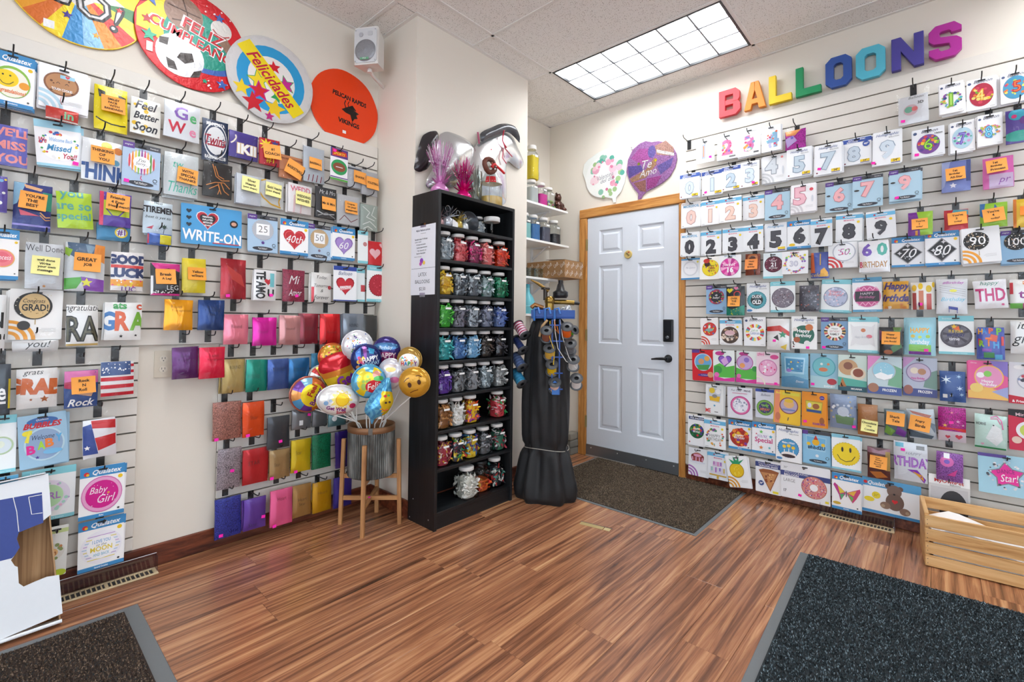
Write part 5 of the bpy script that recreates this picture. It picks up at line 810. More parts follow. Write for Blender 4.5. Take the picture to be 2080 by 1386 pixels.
P('B',-0.0320,0.6310,0.1060,0.1760,'glit','d0189c',[('r',0,0,1,.3,'d8c8d0'),('p',[(0,.3),(.5,.36),(1,.3),(1,.4),(0,.4)],'d83038'),('s',.25,.46,.11,'f0c040',5,0,.3),('s',.72,.6,.1,'f4b0d8',5,0,.3),('s',.5,.85,.08,'f09098',5,0,.3),('s',.9,.5,.07,'f4c8e0',5,0,.3),('h',.35,.12,.1,'d84858'),('h',.75,.14,.14,'d84858')],'hot magenta bag with flowers and hearts',st=(.48,.56))
P('B',-0.1720,0.6185,0.1100,0.1690,'bag','c6e2d8',[('t','HORNS',.2,.72,.32,.1,'444','b'),('p',[(.35,.3),(.6,.75),(.85,.6),(.9,.3),(.7,.1)],'eef0f0'),('l',[(.5,.92),(.7,.98),(.85,.85),(.9,.6)],.04,'e878b0'),('l',[(.5,.88),(.72,.9),(.82,.75)],.03,'d84a88'),('c',.6,.7,.03,'333'),('h',.25,.12,.06,'e8a0c0'),('r',0,.0,1,.05,'2f8a50')],'mint green bag with white unicorn head',n=2)
P('B',-0.2915,0.6395,0.1070,0.1990,'card','d22a4c',[('p',[(0,1),(.8,1),(1,.9),(1,.75),(0,.85)],'1c1a1e'),('t','Minnie',.5,.88,.6,.08,'f0d0d8','b'),('c',.65,.5,.42,'f0eef2'),('c',.65,.5,.3,'c8d860'),('c',.25,.25,.16,'e8c8b8')],'red and black card with white circle at right edge')
P('B',1.2970,0.3790,0.1220,0.2140,'card','f2f2f4',[('t','FOIL BALLOON',.55,.9,.8,.06,'3a4878','b'),('r',.05,.85,.95,.95,'3a4878'),('t','FOIL BALLOON',.55,.9,.8,.06,W_,'b'),('c',.52,.48,.42,'1f5a38'),('dr',5,26,.52,.48,.1,.38,.07,['d83a48','58a848','4a3aa0','e8a838','2a7a48']),('t','HAPPY',.52,.55,.35,.07,W_,'b'),('t','BIRTHDAY',.52,.46,.4,.07,W_,'b'),('c',.12,.1,.04,'c33')],'white card with jungle pattern round balloon beside door frame',n=1)
P('B',1.1650,0.3820,0.1420,0.2040,'card','f4f5f6',MF(('dr',3,34,.5,.36,.32,.42,.05,['5aa898','d86a48','8a4a98','4a8a58','e8a848']),('t','HAPPY',.5,.42,.5,.1,'222','n'),('t','BIRTHDAY',.5,.3,.62,.1,'222','n')),'white card with wreath birthday balloon',n=1)
P('B',1.0100,0.3935,0.1420,0.1950,'card','f3f4f6',Q(('c',.48,.42,.42,'a83028'),('dr',4,30,.48,.42,.08,.4,.075,['e8682c','f0c030','d83a30','7a3a98','f08838','c02838']),('t','HAPPY',.48,.48,.4,.07,W_,'b'),('t','BIRTHDAY',.48,.4,.46,.07,W_,'b')),'blue header card with fiery red fruit balloon',n=1)
P('B',0.8630,0.3995,0.1400,0.2010,'card','f6f6f8',Q(('c',.5,.42,.4,'eef0f4'),("t","YOU'RE",.45,.56,.42,.09,'8a4aa8','s'),('t','Special',.5,.42,.74,.2,'c82a78','b'),('s',.4,.7,.09,'6ac858'),('s',.8,.58,.09,'4aa8c8'),('s',.4,.2,.1,'e8884a'),('s',.75,.22,.07,'5ab8c0'),('s',.2,.62,.05,'d84868')),'blue header card reading Special with stars')
P('B',0.7195,0.3910,0.1370,0.2140,'card','f4f5f6',HO(('k',.5,.38,.43,'2f78a8'),('k',.5,.38,.4,'4a98c8'),('t','Make a Wish!',.5,.54,.5,.06,W_,'b'),('c',.34,.42,.075,'f0c838'),('c',.52,.45,.075,'f0c838'),('c',.7,.41,.075,'f0c838'),('r',.33,.26,.36,.34,W_),('r',.51,.26,.54,.38,W_),('r',.69,.26,.72,.34,W_),('e',.52,.2,.3,.08,'f4ece8'),('e',.52,.16,.27,.05,'3a2a30'),('e',.15,.06,.12,.035,'4a88c0'),price=False),'white card with blue round cake balloon',n=1)
P('B',0.5735,0.3910,0.1450,0.2000,'card','8fc6e6',[('r',0,.9,1,1,'4a4b52'),('r',0,.88,.2,1,'5f3d90'),('p',[(.12,.86),(.86,.82),(.82,.4),(.16,.42)],'a8d4ec'),('p',[(.15,.82),(.83,.79),(.8,.44),(.19,.46)],'78bce4'),('c',.48,.66,.13,'f0b828'),('p',[(.4,.74),(.56,.74),(.48,.88)],'c83a30'),('c',.22,.6,.07,'f0c838'),('c',.74,.6,.07,'f0c838'),('t','#hbd2U',.5,.5,.62,.12,'1c2a48','b'),('c',.52,.26,.06,'e8eef4'),('e',.55,.1,.32,.05,'2c3a48'),('t','Foil Balloon',.55,.1,.4,.03,W_),('o',.88,.22,.06,.045,'333')],'sky blue card with party faces and hbd hashtag',n=2)
P('B',0.4250,0.3935,0.1380,0.2050,'card','f2f6f8',[('r',0,.9,1,1,'8ac8dc'),('r',0,0,1,.05,'8ac8dc'),('k',.5,.46,.48,'d8b818'),('k',.5,.46,.46,'f2d62a'),('e',.38,.58,.04,.07,'2a2a2a'),('e',.66,.58,.04,.07,'2a2a2a'),('l',[(.2,.42),(.3,.3),(.5,.24),(.7,.29),(.82,.42)],.025,'2a2a2a')],'white card with large yellow smiley balloon',n=1)
P('B',0.2715,0.3675,0.1010,0.1750,'bag','5c2f2c',[('p',[(0,1),(.5,.9),(1,1),(1,.8),(0,.82)],'9a6a78'),('p',[(.1,.2),(.6,.25),(.9,.1),(.4,.02)],'c87838'),('r',.8,.3,1,.9,'a88a48')],'dark brown film bag with long orange birthday note',note=NT('Happy|Birthday!|Pirates of|the Lost|Island',.5,.55,.76,-2))
P('B',0.1360,0.3980,0.1400,0.2100,'bag','dfe2e8',[('r',.05,.86,.3,.97,'6ab8d0'),('r',.68,.84,.92,.94,'888'),('t','HAPPY',.6,.72,.6,.07,'a0a4b0','s'),('t','RTHDAY',.55,.5,1.25,.26,'9a5ac0','x'),('t','RTHDAY',.55,.5,1.23,.24,'c890e0','n'),('p',[(.4,.3),(.7,.32),(.95,.1),(.9,.0),(.7,.2)],'8a3ab8'),('p',[(.55,.28),(.9,.05),(.85,.2)],'e8a838')],'silver bag with lilac birthday letters',st=(.28,.8))
P('B',-0.0205,0.4065,0.1030,0.1470,'glit','b06ac8',[('c',.4,.68,.26,'e878c0'),('c',.4,.68,.11,'8a70d0'),('p',[(.4,.2),(.8,.45),(.7,.2)],'d84a98'),('r',.28,.8,.5,.98,W_)],'lilac and pink hologram donut bag')
P('B',-0.2275,0.4105,0.2010,0.1970,'card','a6d2e4',[('r',0,.92,.5,1,'5f4a98'),('s',.5,.5,.34,'8a8a92',5,.1,.6),('s',.5,.5,.3,'e8389c',5,.1,.6),('dr',2,30,.5,.5,.26,.34,.025,['f0f0f4','5a5a62','d8d8e0']),('t','DANCE',.48,.6,.3,.1,'5a2a68','n',6),('t','Star!',.54,.44,.32,.18,W_,'s',6),('p',[(.85,.3),(1,.4),(1,.1),(.9,.1)],'4ab0b8')],'ice blue card with pink dance star balloon')
P('B',1.2870,0.1525,0.1420,0.1950,'card','f3f3f6',GR('b070b8',('e',.45,.7,.32,.12,'8a3a34'),('p',[(.13,.66),(.77,.66),(.7,.52),(.2,.52)],'a8484a'),('e',.45,.77,.2,.07,'c06a60'),('e',.45,.74,.2,.05,'e8a8c8'),('e',.45,.5,.38,.04,'e0e0ea'),('l',[(.2,.68),(.22,.56)],.05,'e8b8d4'),('l',[(.38,.68),(.38,.55)],.05,'e8b8d4'),('l',[(.55,.68),(.55,.54)],.05,'e8b8d4'),('l',[(.7,.68),(.68,.56)],.05,'e8b8d4')),'white card with bundt cake balloon and violet arcs',n=1)
P('B',1.1490,0.1635,0.1340,0.1930,'card','ecedf2',MF(('r',.25,.46,.7,.62,'d8b8d8'),('l',[(.3,.62),(.3,.5)],.05,'b05ab0'),('l',[(.5,.62),(.5,.46)],.05,'d87ab8'),('l',[(.64,.62),(.64,.5)],.05,'8a5ac0'),('r',.12,.2,.86,.42,'d8d0e0'),('l',[(.2,.42),(.2,.28)],.06,'7ac0b0'),('l',[(.4,.42),(.4,.24)],.06,'a85ab8'),('l',[(.6,.42),(.6,.3)],.06,'7a5ac0'),('l',[(.8,.42),(.8,.26)],.06,'d8b848'),('r',.08,.12,.92,.17,'c8a040'),('r',.45,.02,.55,.12,'c8a040')),'pale card with two tier drip cake balloon',n=1)
P('B',1.0155,0.1540,0.1390,0.2040,'card','f3f4f6',GR('e09a3a',('e',.45,.54,.33,.24,'b88a18'),('e',.45,.54,.3,.21,'e8c020'),('d',3,16,.25,.38,.65,.7,.025,['f4dc58']),('p',[(.3,.74),(.15,.9),(.38,.82),(.35,.98),(.5,.85),(.62,1.0),(.6,.82),(.85,.9),(.62,.74)],'2f9a68')),'white card with pineapple balloon tilted at the corner',roll=-9,n=2)
P('B',0.8395,0.1520,0.1470,0.2080,'card','eeeff2',[('r',0,.78,1,.93,'3d4a86'),('t','PHOTOGRAPHIC',.5,.885,.85,.05,W_,'n'),('t','NON-FOIL SHAPE',.5,.82,.85,.05,W_,'b'),('p',[(.12,.68),(.3,.73),(.6,.74),(.92,.7),(.58,.06)],'9a5c38'),('p',[(.2,.62),(.84,.63),(.57,.12)],'c48a58'),('d',3,16,.3,.35,.75,.6,.04,['e0b078','8a4a30']),('c',.22,.28,.11,'2f4a88'),('t','34"',.22,.28,.14,.07,W_,'b'),('r',.68,.03,.9,.1,'e8d838')],'white card with pizza slice balloon',n=1)
P('B',0.6330,0.1645,0.2620,0.2170,'card','eceef2',[('r',0,.62,1,.76,'3d4a86'),('t','PHOTOGRAPHIC',.33,.725,.5,.06,W_,'n'),('t','BALLOON',.22,.655,.3,.06,W_,'b'),('t','30"',.1,.86,.08,.06,'444','n'),('t','LARGE',.18,.5,.24,.09,'555','n'),('c',.68,.42,.255,'b8705c'),('c',.68,.42,.24,'d89088'),('dr',5,90,.68,.42,.1,.23,.012,['5a3a88','f0e8f0','d84878','7a4ab0']),('c',.68,.42,.08,'f2f2f4'),('t','17',.09,.2,.06,.08,'555','b'),('r',.9,.06,.97,.12,'e8d838')],'wide white card with pink sprinkled donut balloon',st=(.4,.14),n=1)
P('B',0.4230,0.1640,0.1400,0.2100,'card','f3f5f7',Q(('p',[(.48,.5),(.1,.72),(.05,.66),(.25,.4),(.3,.26),(.46,.44)],'b83a88'),('p',[(.46,.5),(.2,.66),(.28,.44)],'e0c848'),('p',[(.44,.46),(.28,.42),(.34,.28)],'58b078'),('p',[(.52,.5),(.96,.66),(.98,.58),(.85,.38),(.72,.24),(.54,.44)],'c84878'),('p',[(.54,.5),(.85,.6),(.75,.44)],'e8b848'),('p',[(.56,.46),(.74,.4),(.7,.28)],'68b858'),('l',[(.5,.54),(.5,.38)],.03,'333'),('e',.18,.17,.14,.04,'c8a838'),badge=False),'blue header card with rainbow butterfly balloon',n=1)
P('B',0.2225,0.1740,0.2570,0.1940,'card','f2f5f8',[('r',0,.76,1,1,'5aa4d4'),('t','Qualatex',.3,.85,.4,.13,W_,'bi'),('c',.06,.86,.035,'d42a30'),('r',0,0,1,.08,BL),('c',.25,.52,.075,'f0dc38'),('t','31"',.25,.52,.07,.07,'5a4a10','n'),('e',.13,.38,.09,.07,'f0dc38'),('c',.45,.84,.05,'6a544a'),('c',.66,.82,.05,'6a544a'),('e',.56,.72,.125,.18,'7c665c'),('e',.57,.42,.155,.24,'725c52'),('e',.41,.28,.09,.1,'8a7060'),('c',.37,.26,.035,'b09a80'),('e',.74,.2,.09,.1,'8a7060'),('c',.78,.18,.035,'b09a80'),('h',.57,.42,.055,'d83038'),('c',.56,.64,.02,'222')],'wide blue header card with brown teddy bear balloon',roll=0)
P('B',-0.0175,0.2355,0.1590,0.2410,'card','d7d6d6',[('r',0,.8,1,1,'f4f4f4'),('t','MyOwnPet',.5,.87,.72,.1,'c82a2c','b'),('t','Balloons',.65,.82,.25,.04,'444'),('r',.05,.0,.95,.74,'c8c6c8'),('e',.6,.3,.35,.4,'3c3c40')],'grey and white pet balloon card behind the crate')

# ------------------------------------------------------------------ builders of packages and their hooks
M_NOTE = attr_mat('sticky_paper', 0.75); M_INK = attr_mat('pen_ink', 0.7)
M_STICK = plain(PK, 0.6, var=.02); M_HOOK = plain('17181a', 0.35); M_STRIP = plain('1b1c1f', 0.3)
keys = set()
for a, k in ITEMS:
    keys |= set(texts_of(a[7]))
    if k.get('note'): keys |= {(t, 'b') for t in k['note'][0].split('|')}
warm(sorted(keys))
_hk = None
def hook(wall, u, z, out, label):
    """black peg hook with its flat back plate in the groove above"""
    global _hk
    G = gA if wall == 'A' else gB
    g = min((q for q in G if q > z - .03), default=G[0], key=lambda q: abs(q - z - .012))
    loc = (u, YA - .019, g) if wall == 'A' else (XB - .019, u, g)
    t = empty('peg_hook', loc, (0, 0, 0 if wall == 'A' else -math.pi / 2), label=label, cat='hook', group='black hooks on the ' + ('left' if wall == 'A' else 'right') + ' slatwall')
    dz = z - g
    if _hk is None:
        plate = MB().box(-.014, -.004, -.068, .014, 0, .003).build('backplate', M_STRIP, t, bevel=.001, seg=1)
        prong = MB().tube([(0, 0, 0), (0, -.06, .0), (0, -.1, .003), (0, -.112, .010), (0, -.117, .022)], .0028, 5).build('prong', M_HOOK, t); _hk = (plate, prong)
    else:
        share(_hk[0], 'backplate', t); share(_hk[1], 'prong', t)
    t.children[1].location = (0, 0, max(-.05, min(.0, dz)))
_body = {}
def rounded_rect(w, h, r, n=3):
    P = []
    for cx, cz, a0 in ((w / 2 - r, h / 2 - r, 0), (-w / 2 + r, h / 2 - r, 90), (-w / 2 + r, -h / 2 + r, 180), (w / 2 - r, -h / 2 + r, 270)):
        for i in range(n + 1):
            a = math.radians(a0 + 90 * i / n); P.append((cx + r * math.cos(a), cz + r * math.sin(a)))
    return P
def folded_foil(w, h, t, b, col, mat, parent, seed, name='foil_balloon'):
    """a balloon folded flat: soft slab, bulging to the front, with layered edges"""
    rn = random.Random(seed); nx, nz = 8, 10; mb = MB()
    tl, tr = rn.uniform(-.03, .03) * h, rn.uniform(-.03, .03) * h; ph = rn.uniform(0, 6)
    def pt(i, j, side):
        u, v = i / nx * 2 - 1, j / nz * 2 - 1; x = u * w / 2 * (1 + .015 * math.sin(v * 3 + ph)); z = v * h / 2
        if v > 0: z += (tl * (1 - u) + tr * (1 + u)) / 2 * v * .5
        y = (-t / 2 - b * (1 - u ** 4) * (1 - v ** 4)) if side == 0 else t / 2
        return (x, y, z)
    for side in (0, 1):
        vs = [pt(i, j, side) for j in range(nz + 1) for i in range(nx + 1)]; fs = []
        for j in range(nz):
            for i in range(nx):
                q = (j * (nx + 1) + i, j * (nx + 1) + i + 1, (j + 1) * (nx + 1) + i + 1, (j + 1) * (nx + 1) + i); fs.append(q if side == 0 else q[::-1])
        mb.add(vs, fs, col, True)
    rim = [(i, 0) for i in range(nx)] + [(nx, j) for j in range(nz)] + [(i, nz) for i in range(nx, 0, -1)] + [(0, j) for j in range(nz, 0, -1)]
    A = [pt(i, j, 0) for i, j in rim]; B = [pt(i, j, 1) for i, j in rim]; m = len(rim)
    mb.add(A + B, [(k, k + m, (k + 1) % m + m, (k + 1) % m) for k in range(m)], col)
    return mb.build(name, mat, parent, color=True)
def bag(w, h0, h1, t, parent, seed):
    """clear film envelope from z = h0 to z = h1 around a slab of thickness t"""
    rn = random.Random(seed); nx, nz = 7, 12; mb = MB()
    noise = [[rn.uniform(-1, 1) for i in range(nx + 1)] for j in range(nz + 1)]
    for side in (-1, 1):
        vs = []; fs = []
        for j in range(nz + 1):
            v = j / nz; z = h0 + (h1 - h0) * v; ww = w * (1 - (.28 * max(0, (v - .82) / .18)) ** 2)
            for i in range(nx + 1):
                u = i / nx * 2 - 1; edge = 1 - u ** 6; f = (1 if v < .72 else max(0, 1 - (v - .72) / .2))
                y = side * ((t / 2 + .003 if side < 0 else .0075) * edge * (.25 + .75 * f) + (.002 if side < 0 else .0008) * noise[j][i] * edge)
                vs.append((u * ww / 2, y, z + .002 * noise[j][(i + 3) % nx]))
        for j in range(nz):
            for i in range(nx):
                q = (j * (nx + 1) + i, j * (nx + 1) + i + 1, (j + 1) * (nx + 1) + i + 1, (j + 1) * (nx + 1) + i); fs.append(q if side < 0 else q[::-1])
        mb.add(vs, fs, 'ffffff', True)
    return mb.build('plastic_bag', M_FILM, parent)
def sticky(spec, w, h, front, parent, seed):
    text, u, v, s, rot, col, asp = spec; sw = s * w; sh = sw * asp; a = math.radians(rot)
    o = empty_note = MB(); n = 5; vs = []; fs = []
    for j in range(n + 1):
        q = j / n; curl = .010 * (1 - q) ** 2
        for i in range(3): vs.append(((i / 2 - .5) * sw, -curl - .0008 - (.0015 if i == 1 else 0), (q - .5) * sh))
    for j in range(n):
        for i in range(2): fs.append((j * 3 + i, j * 3 + i + 1, (j + 1) * 3 + i + 1, (j + 1) * 3 + i))
    m = len(vs); vs += [(x, y + .0006, z) for x, y, z in vs]; fs += [tuple(k + m for k in f[::-1]) for f in fs]
    o.add(vs, fs, col, True); note = o.build('sticky_note', M_NOTE, parent, color=True)
    note.location = ((u - .5) * w, front, (v - .5) * h); note.rotation_euler = (0, -a, 0)
    lines = text.split('|'); k = len(lines); lh = min(.8 / k, .3)
    pr = Print(sw, sh, -.0026, warp=lambda x, z: .010 * (.5 - z / sh) ** 2, lim=sh * .4)
    pr.draw([('t', t, .5 + .04 * math.sin(i * 2.1 + seed), .5 + lh * (k - 1) / 2 - i * lh, .9, lh * .66, '1a1a1e', 'b') for i, t in enumerate(lines)])
    if pr.let.f: pr.let.build('handwriting', M_INK, note, color=True)
def package(idx, wall, cx, cz, w, h, kind, col, prims, label, note=None, roll=0, st=None, n=0):
    rn = random.Random(idx * 7 + 1); G = 'balloon packages on the ' + ('left' if wall == 'A' else 'right') + ' slatwall'
    off = .048 + .0125 * (idx % 3) + rn.uniform(-.001, .001)
    rz = 0 if wall == 'A' else -math.pi / 2
    loc = (cx, YA - .019 - off, cz) if wall == 'A' else (XB - .019 - off, cx, cz)
    card = kind == 'card'
    t = empty('balloon_package' if card else 'bagged_balloon', loc, (math.radians(rn.uniform(-2.0, -.3)), math.radians(roll + rn.uniform(-.8, .8)), rz), label=label, cat='balloon package', group=G)
    if card:
        T = .004; MB().prism(rounded_rect(w, h, .004), -T / 2, T / 2, col).build('card', M_CARD, t, color=True)
        pr = Print(w, h, -T / 2, clip=True); pr.draw(prims); pr.build(t, M_CARD)
        MB().prism(rounded_rect(.03, .006, .0025, 2), -T / 2 - .0045, -T / 2 - .0005, '1a1a1c').build('hang_hole', M_DARK, t, (0, 0, h / 2 - .013))
        bag_top = h / 2
    else:
        T, b = .010, .007; mat = {'bag': M_FOIL, 'foil': M_FOILP, 'glit': M_GLIT}[kind]
        folded_foil(w, h, T, b, col, mat, t, idx)
        pr = Print(w, h, -T / 2, warp=lambda x, z: b * (1 - min(1, (2 * abs(x) / w)) ** 4) * (1 - min(1, (2 * abs(z) / h)) ** 4), lim=max(w, h) / 9, clip=True); pr.draw(prims); pr.build(t, M_FOIL if kind != 'foil' else M_INK)
        top = cz + h / 2; G_ = gA if wall == 'A' else gB
        g = min(G_, key=lambda q: abs(q - (top + .055))); bag_top = max(h / 2 + .03, min(g - cz, h / 2 + .07))
        bag(w + .012, -h / 2 - .008, bag_top, T + b * 2 + .006, t, idx)
    if note: sticky(note, w, h, -(.0125 if not card else .004) - .009, t, idx)
    if st: 
        s_ = .018 if w > .09 else .013
        MB().box(-s_ / 2, -.0008, -s_ * .4, s_ / 2, 0, s_ * .4).build('price_sticker', M_STICK, t, ((st[0] - .5) * w, -(.0085 if card else .0175), (st[1] - .5) * h), (0, math.radians(rn.uniform(-12, 12)), 0))
    hook(wall, cx, cz + bag_top - .012, off, 'black hook of the ' + label)
    for k in range(n):
        d = .0075 * (k + 1) if card else .016 + .012 * k
        du = rn.uniform(.003, .008) * (1 if rn.random() < .6 else -1); dz = -rn.uniform(.002, .006) * (k + 1)
        l2 = (cx + du, YA - .019 - off + d, cz + dz) if wall == 'A' else (XB - .019 - off + d, cx + du, cz + dz)
        s = empty('balloon_package' if card else 'bagged_balloon', l2, (0, math.radians(roll + rn.uniform(-2, 2)), rz), label=('spare behind the ' if k == 0 else 'deeper spare %s behind the ' % ['', 'two', 'three'][k]) + label, cat='balloon package', group='spare packages hanging behind')
        if card:
            MB().prism(rounded_rect(w, h, .004), -.0015, .0015, col).build('card', M_CARD, s, color=True)
            hd = [q for q in prims if q[0] == 'r' and q[1] == 0 and q[3] == 1]
            if hd: pr = Print(w, h, -.0015); pr.draw(hd); pr.build(s, M_CARD)
        else: folded_foil(w * .97, h * .97, .006, .003, col, mat, s, idx + 50 + k)
for i, (a, k) in enumerate(ITEMS): package(i, *a, **k)

# ------------------------------------------------------------------ door
M_DOOR = plain('dde2ea', 0.42, var=.03, bumps=.03, bscale=120); M_BLK = plain('16171a', 0.35); M_STEEL = plain('8f9398', 0.35, metal=.8); M_BRASS = plain('a08a55', 0.4, metal=.7)
dr = empty('door_1', (XB, 2.255, 0), (0, 0, -math.pi / 2), kind='structure')       # local x runs along the wall, -y into the room
DW, DH = .803, 2.035
panels = [(.115, .335, 1.72, 1.925), (.47, .69, 1.72, 1.925), (.115, .335, .965, 1.62), (.47, .69, .965, 1.62), (.115, .335, .245, .785), (.47, .69, .245, .785)]
mb = MB(); xs_ = [0, .115, .335, .47, .69, DW]; zs_ = [.012, .245, .785, .965, 1.62, 1.72, 1.925, DH]
for i in range(5):
    for j in range(7):
        if i in (1, 3) and j in (1, 3, 5): continue
        mb.box(xs_[i], -.02, zs_[j], xs_[i + 1], 0, zs_[j + 1])
slab = mb.build('door_slab', M_DOOR, dr)
for a, b, c, d in panels:
    mb = MB(); R = [(a, c, b, d, -.020), (a + .012, c + .012, b - .012, d - .012, -.010), (a + .028, c + .028, b - .028, d - .028, -.010), (a + .045, c + .045, b - .045, d - .045, -.018)]
    rings = [[(x0, y, z0), (x1, y, z0), (x1, y, z1), (x0, y, z1)] for x0, z0, x1, z1, y in R]
    mb.loft(rings, cap=False, smooth=False); mb.add(rings[-1], [(0, 1, 2, 3)]); mb.build('panel', M_DOOR, slab)
mb = MB().box(-.082, -.03, 0, -.004, 0, DH + .01); mb.build('frame_jamb', M_OAK, dr, bevel=.006)
MB().box(DW + .004, -.03, 0, DW + .052, 0, DH + .01).build('frame_jamb', M_OAK, dr, bevel=.006)
MB().box(-.082, -.03, DH + .012, DW + .052, 0, DH + .09).build('frame_head', wood('oak_trim_head', [(0.3, 'a8682c'), (0.5, 'c98a45'), (0.7, 'dba35c')], (3, 40, 40), 0.4, 0.1), dr, bevel=.006)
for z in (1.81, 1.03, .29): MB().box(-.014, -.026, z - .05, .002, -.018, z + .05).tube([(-.006, -.03, z - .05), (-.006, -.03, z + .05)], .006, 8).build('hinge', M_BRASS, dr)
lk = MB().box(.693, -.05, 1.0, .767, -.02, 1.17).build('lock_keypad', M_BLK, dr, bevel=.006)
MB().box(.703, -.052, 1.075, .757, -.049, 1.16).build('keypad_screen', plain('26282c', 0.15), lk); MB().lathe([(.012, 0), (.012, .006), (.009, .009)], 14, (.73, -.05, 1.035), axis=(0, -1, 0)).build('key_cylinder', M_STEEL, lk)
hd = MB().lathe([(.03, 0), (.03, .008), (.016, .014), (.013, .05)], 18, (.725, -.02, .872), axis=(0, -1, 0)).build('door_handle', M_BLK, dr)
MB().tube([(.725, -.065, .872), (.70, -.068, .872), (.65, -.068, .869), (.61, -.066, .864)], .010, 8, taper=[1.1, 1.1, .9, .6]).build('lever', M_BLK, hd)
pk = MB().lathe([(.034, 0), (.034, .008), (.03, .011)], 24, (.388, -.02, 1.695), axis=(0, -1, 0)).build('round_badge', plain('cfb46c', 0.4), dr)
p_ = Print(.06, .06, -.0315); p_.draw([('t', 'N', .4, .6, .3, .3, '2a2420', 'b'), ('t', '70', .6, .35, .3, .25, '2a2420', 'b'), ('r', .55, .7, .75, .85, 'c83038')]); 
for mb_, nm in ((p_.pic, 'badge_mark'), (p_.let, 'lettering')): 
    o = mb_.build(nm, M_CARD, pk, (.388, 0, 1.695), color=True)
sw = MB().box(0, -.028, .012, DW, -.020, .1).build('door_sweep', M_STEEL, dr, bevel=.001)
for x in (.05, .3, .55, .77): MB().lathe([(.005, 0), (.005, .003)], 8, (x, -.028, .075), axis=(0, -1, 0)).build('screw', plain('e8e8e8', .3, metal=.6), sw)
MB().box(0, -.034, .001, .46, -.02, .012).build('threshold_strip', plain('c9c4c0', 0.3, metal=.6), dr); MB().box(.46, -.03, .001, DW, -.02, .012).build('threshold_strip', plain('24201e', 0.5), dr)

# ------------------------------------------------------------------ wall letters
for ch, y, w_, hex_, lab in [('B', 1.079, .14, 'e0434c', 'red letter B'), ('A', .917, .135, 'f0902c', 'orange letter A'), ('L', .765, .132, 'f2cf1c', 'yellow letter L'), ('L', .607, .138, '14935a', 'green letter L'), ('O', .449, .132, '2f55a4', 'blue letter O'), ('O', .294, .138, '55bcd4', 'turquoise letter O'), ('N', .128, .14, '4a429a', 'purple letter N'), ('S', -.028, .132, 'b8299c', 'magenta letter S')]:
    W2, H2 = w_, .186; s = .042
    t = {'L': [[(0, 0), (W2, 0), (W2, .045), (s, .045), (s, H2), (0, H2)]]}.get(ch)
    def octo(x0, z0, x1, z1, c): return [(x0 + c, z0), (x1 - c, z0), (x1, z0 + c), (x1, z1 - c), (x1 - c, z1), (x0 + c, z1), (x0, z1 - c), (x0, z0 + c)]
    mb = MB()
    def ringed(out, inn):
        n = len(out); D = .032
        vs = [(x, -D, z) for x, z in out] + [(x, -D, z) for x, z in inn] + [(x, 0, z) for x, z in out] + [(x, 0, z) for x, z in inn]
        for k in range(n):
            q = (k + 1) % n; mb.add([vs[k], vs[q], vs[n + q], vs[n + k]], [(0, 1, 2, 3)]); mb.add([vs[k], vs[2 * n + k], vs[2 * n + q], vs[q]], [(0, 1, 2, 3)]); mb.add([vs[n + k], vs[n + q], vs[3 * n + q], vs[3 * n + k]], [(0, 1, 2, 3)]); mb.add([vs[2 * n + k], vs[3 * n + k], vs[3 * n + q], vs[2 * n + q]], [(0, 1, 2, 3)])
    if ch == 'L': mb.prism(t[0], -.032, 0)
    elif ch == 'O': ringed(octo(0, 0, W2, H2, .03), octo(.042, .042, W2 - .042, H2 - .042, .012))
    elif ch == 'N': mb.prism([(0, 0), (s, 0), (s, H2 * .55), (W2 - s, 0), (W2, 0), (W2, H2), (W2 - s, H2), (W2 - s, H2 * .45), (s, H2), (0, H2)], -.032, 0)
    elif ch == 'S':
        c = [(W2, .13), (W2, .155), (W2 - .028, H2), (.028, H2), (0, .158), (0, .108), (.02, .086), (W2 - .05, .074), (W2 - .044, .048), (W2 - .054, .04), (.05, .04), (.042, .05), (.042, .06), (0, .06), (0, .03), (.028, 0), (W2 - .028, 0), (W2, .03), (W2, .084), (W2 - .02, .104), (.048, .118), (.042, .14), (.05, .147), (W2 - .05, .147), (W2 - .042, .138), (W2 - .042, .13)]
        mb.prism(c, -.032, 0)
    elif ch == 'A':
        # left leg, right leg and bar around the counter
        ox = W2 / 2; T = .024
        mb.prism([(0, 0), (.042, 0), (.05, .036), (W2 - .05, .036), (W2 - .042, 0), (W2, 0), (ox + T, H2), (ox, H2), (ox, .128), (ox + .016, .07), (ox - .016, .07), (ox, .128), (ox - .0005, H2), (ox - T, H2)], -.032, 0)
    elif ch == 'B':
        a, b = .042, W2
        out = [(0, 0), (b - .03, 0), (b, .03), (b, .075), (b - .014, .094), (b - .004, .112), (b - .004, .16), (b - .03, H2), (0, H2)]
        hole = lambda z0, z1: [(a, z0), (W2 - .046, z0), (W2 - .046, z1), (a, z1)]
        h1, h2 = hole(.04, .076), hole(.112, .147)
        mb.prism([(0, 0), (b - .03, 0), (b, .03), (b, .075), (b - .014, .094), (W2 - .046, .094), (W2 - .046, .04), (a, .04), (a, .147), (W2 - .046, .147), (W2 - .046, .112), (a + .0005, .112), (a + .0005, .076), (W2 - .046, .076), (W2 - .046, .0945), (b - .014, .0945), (b - .004, .112), (b - .004, .16), (b - .03, H2), (0, H2)], -.032, 0)
    o = mb.build('wall_letter', plain(hex_, 0.5, var=.12, bscale=12), None, (XB - .02, y + W2 / 2, 2.603), (0, 0, -math.pi / 2), bevel=.002, seg=1)
    tag(o, lab + ' standing on the slatwall, ' + {('L', 'f2cf1c'): 'left one of the pair', ('L', '14935a'): 'right one of the pair'}.get((ch, hex_), 'part of the BALLOONS sign'), 'letter', 'painted letters above the right slatwall')

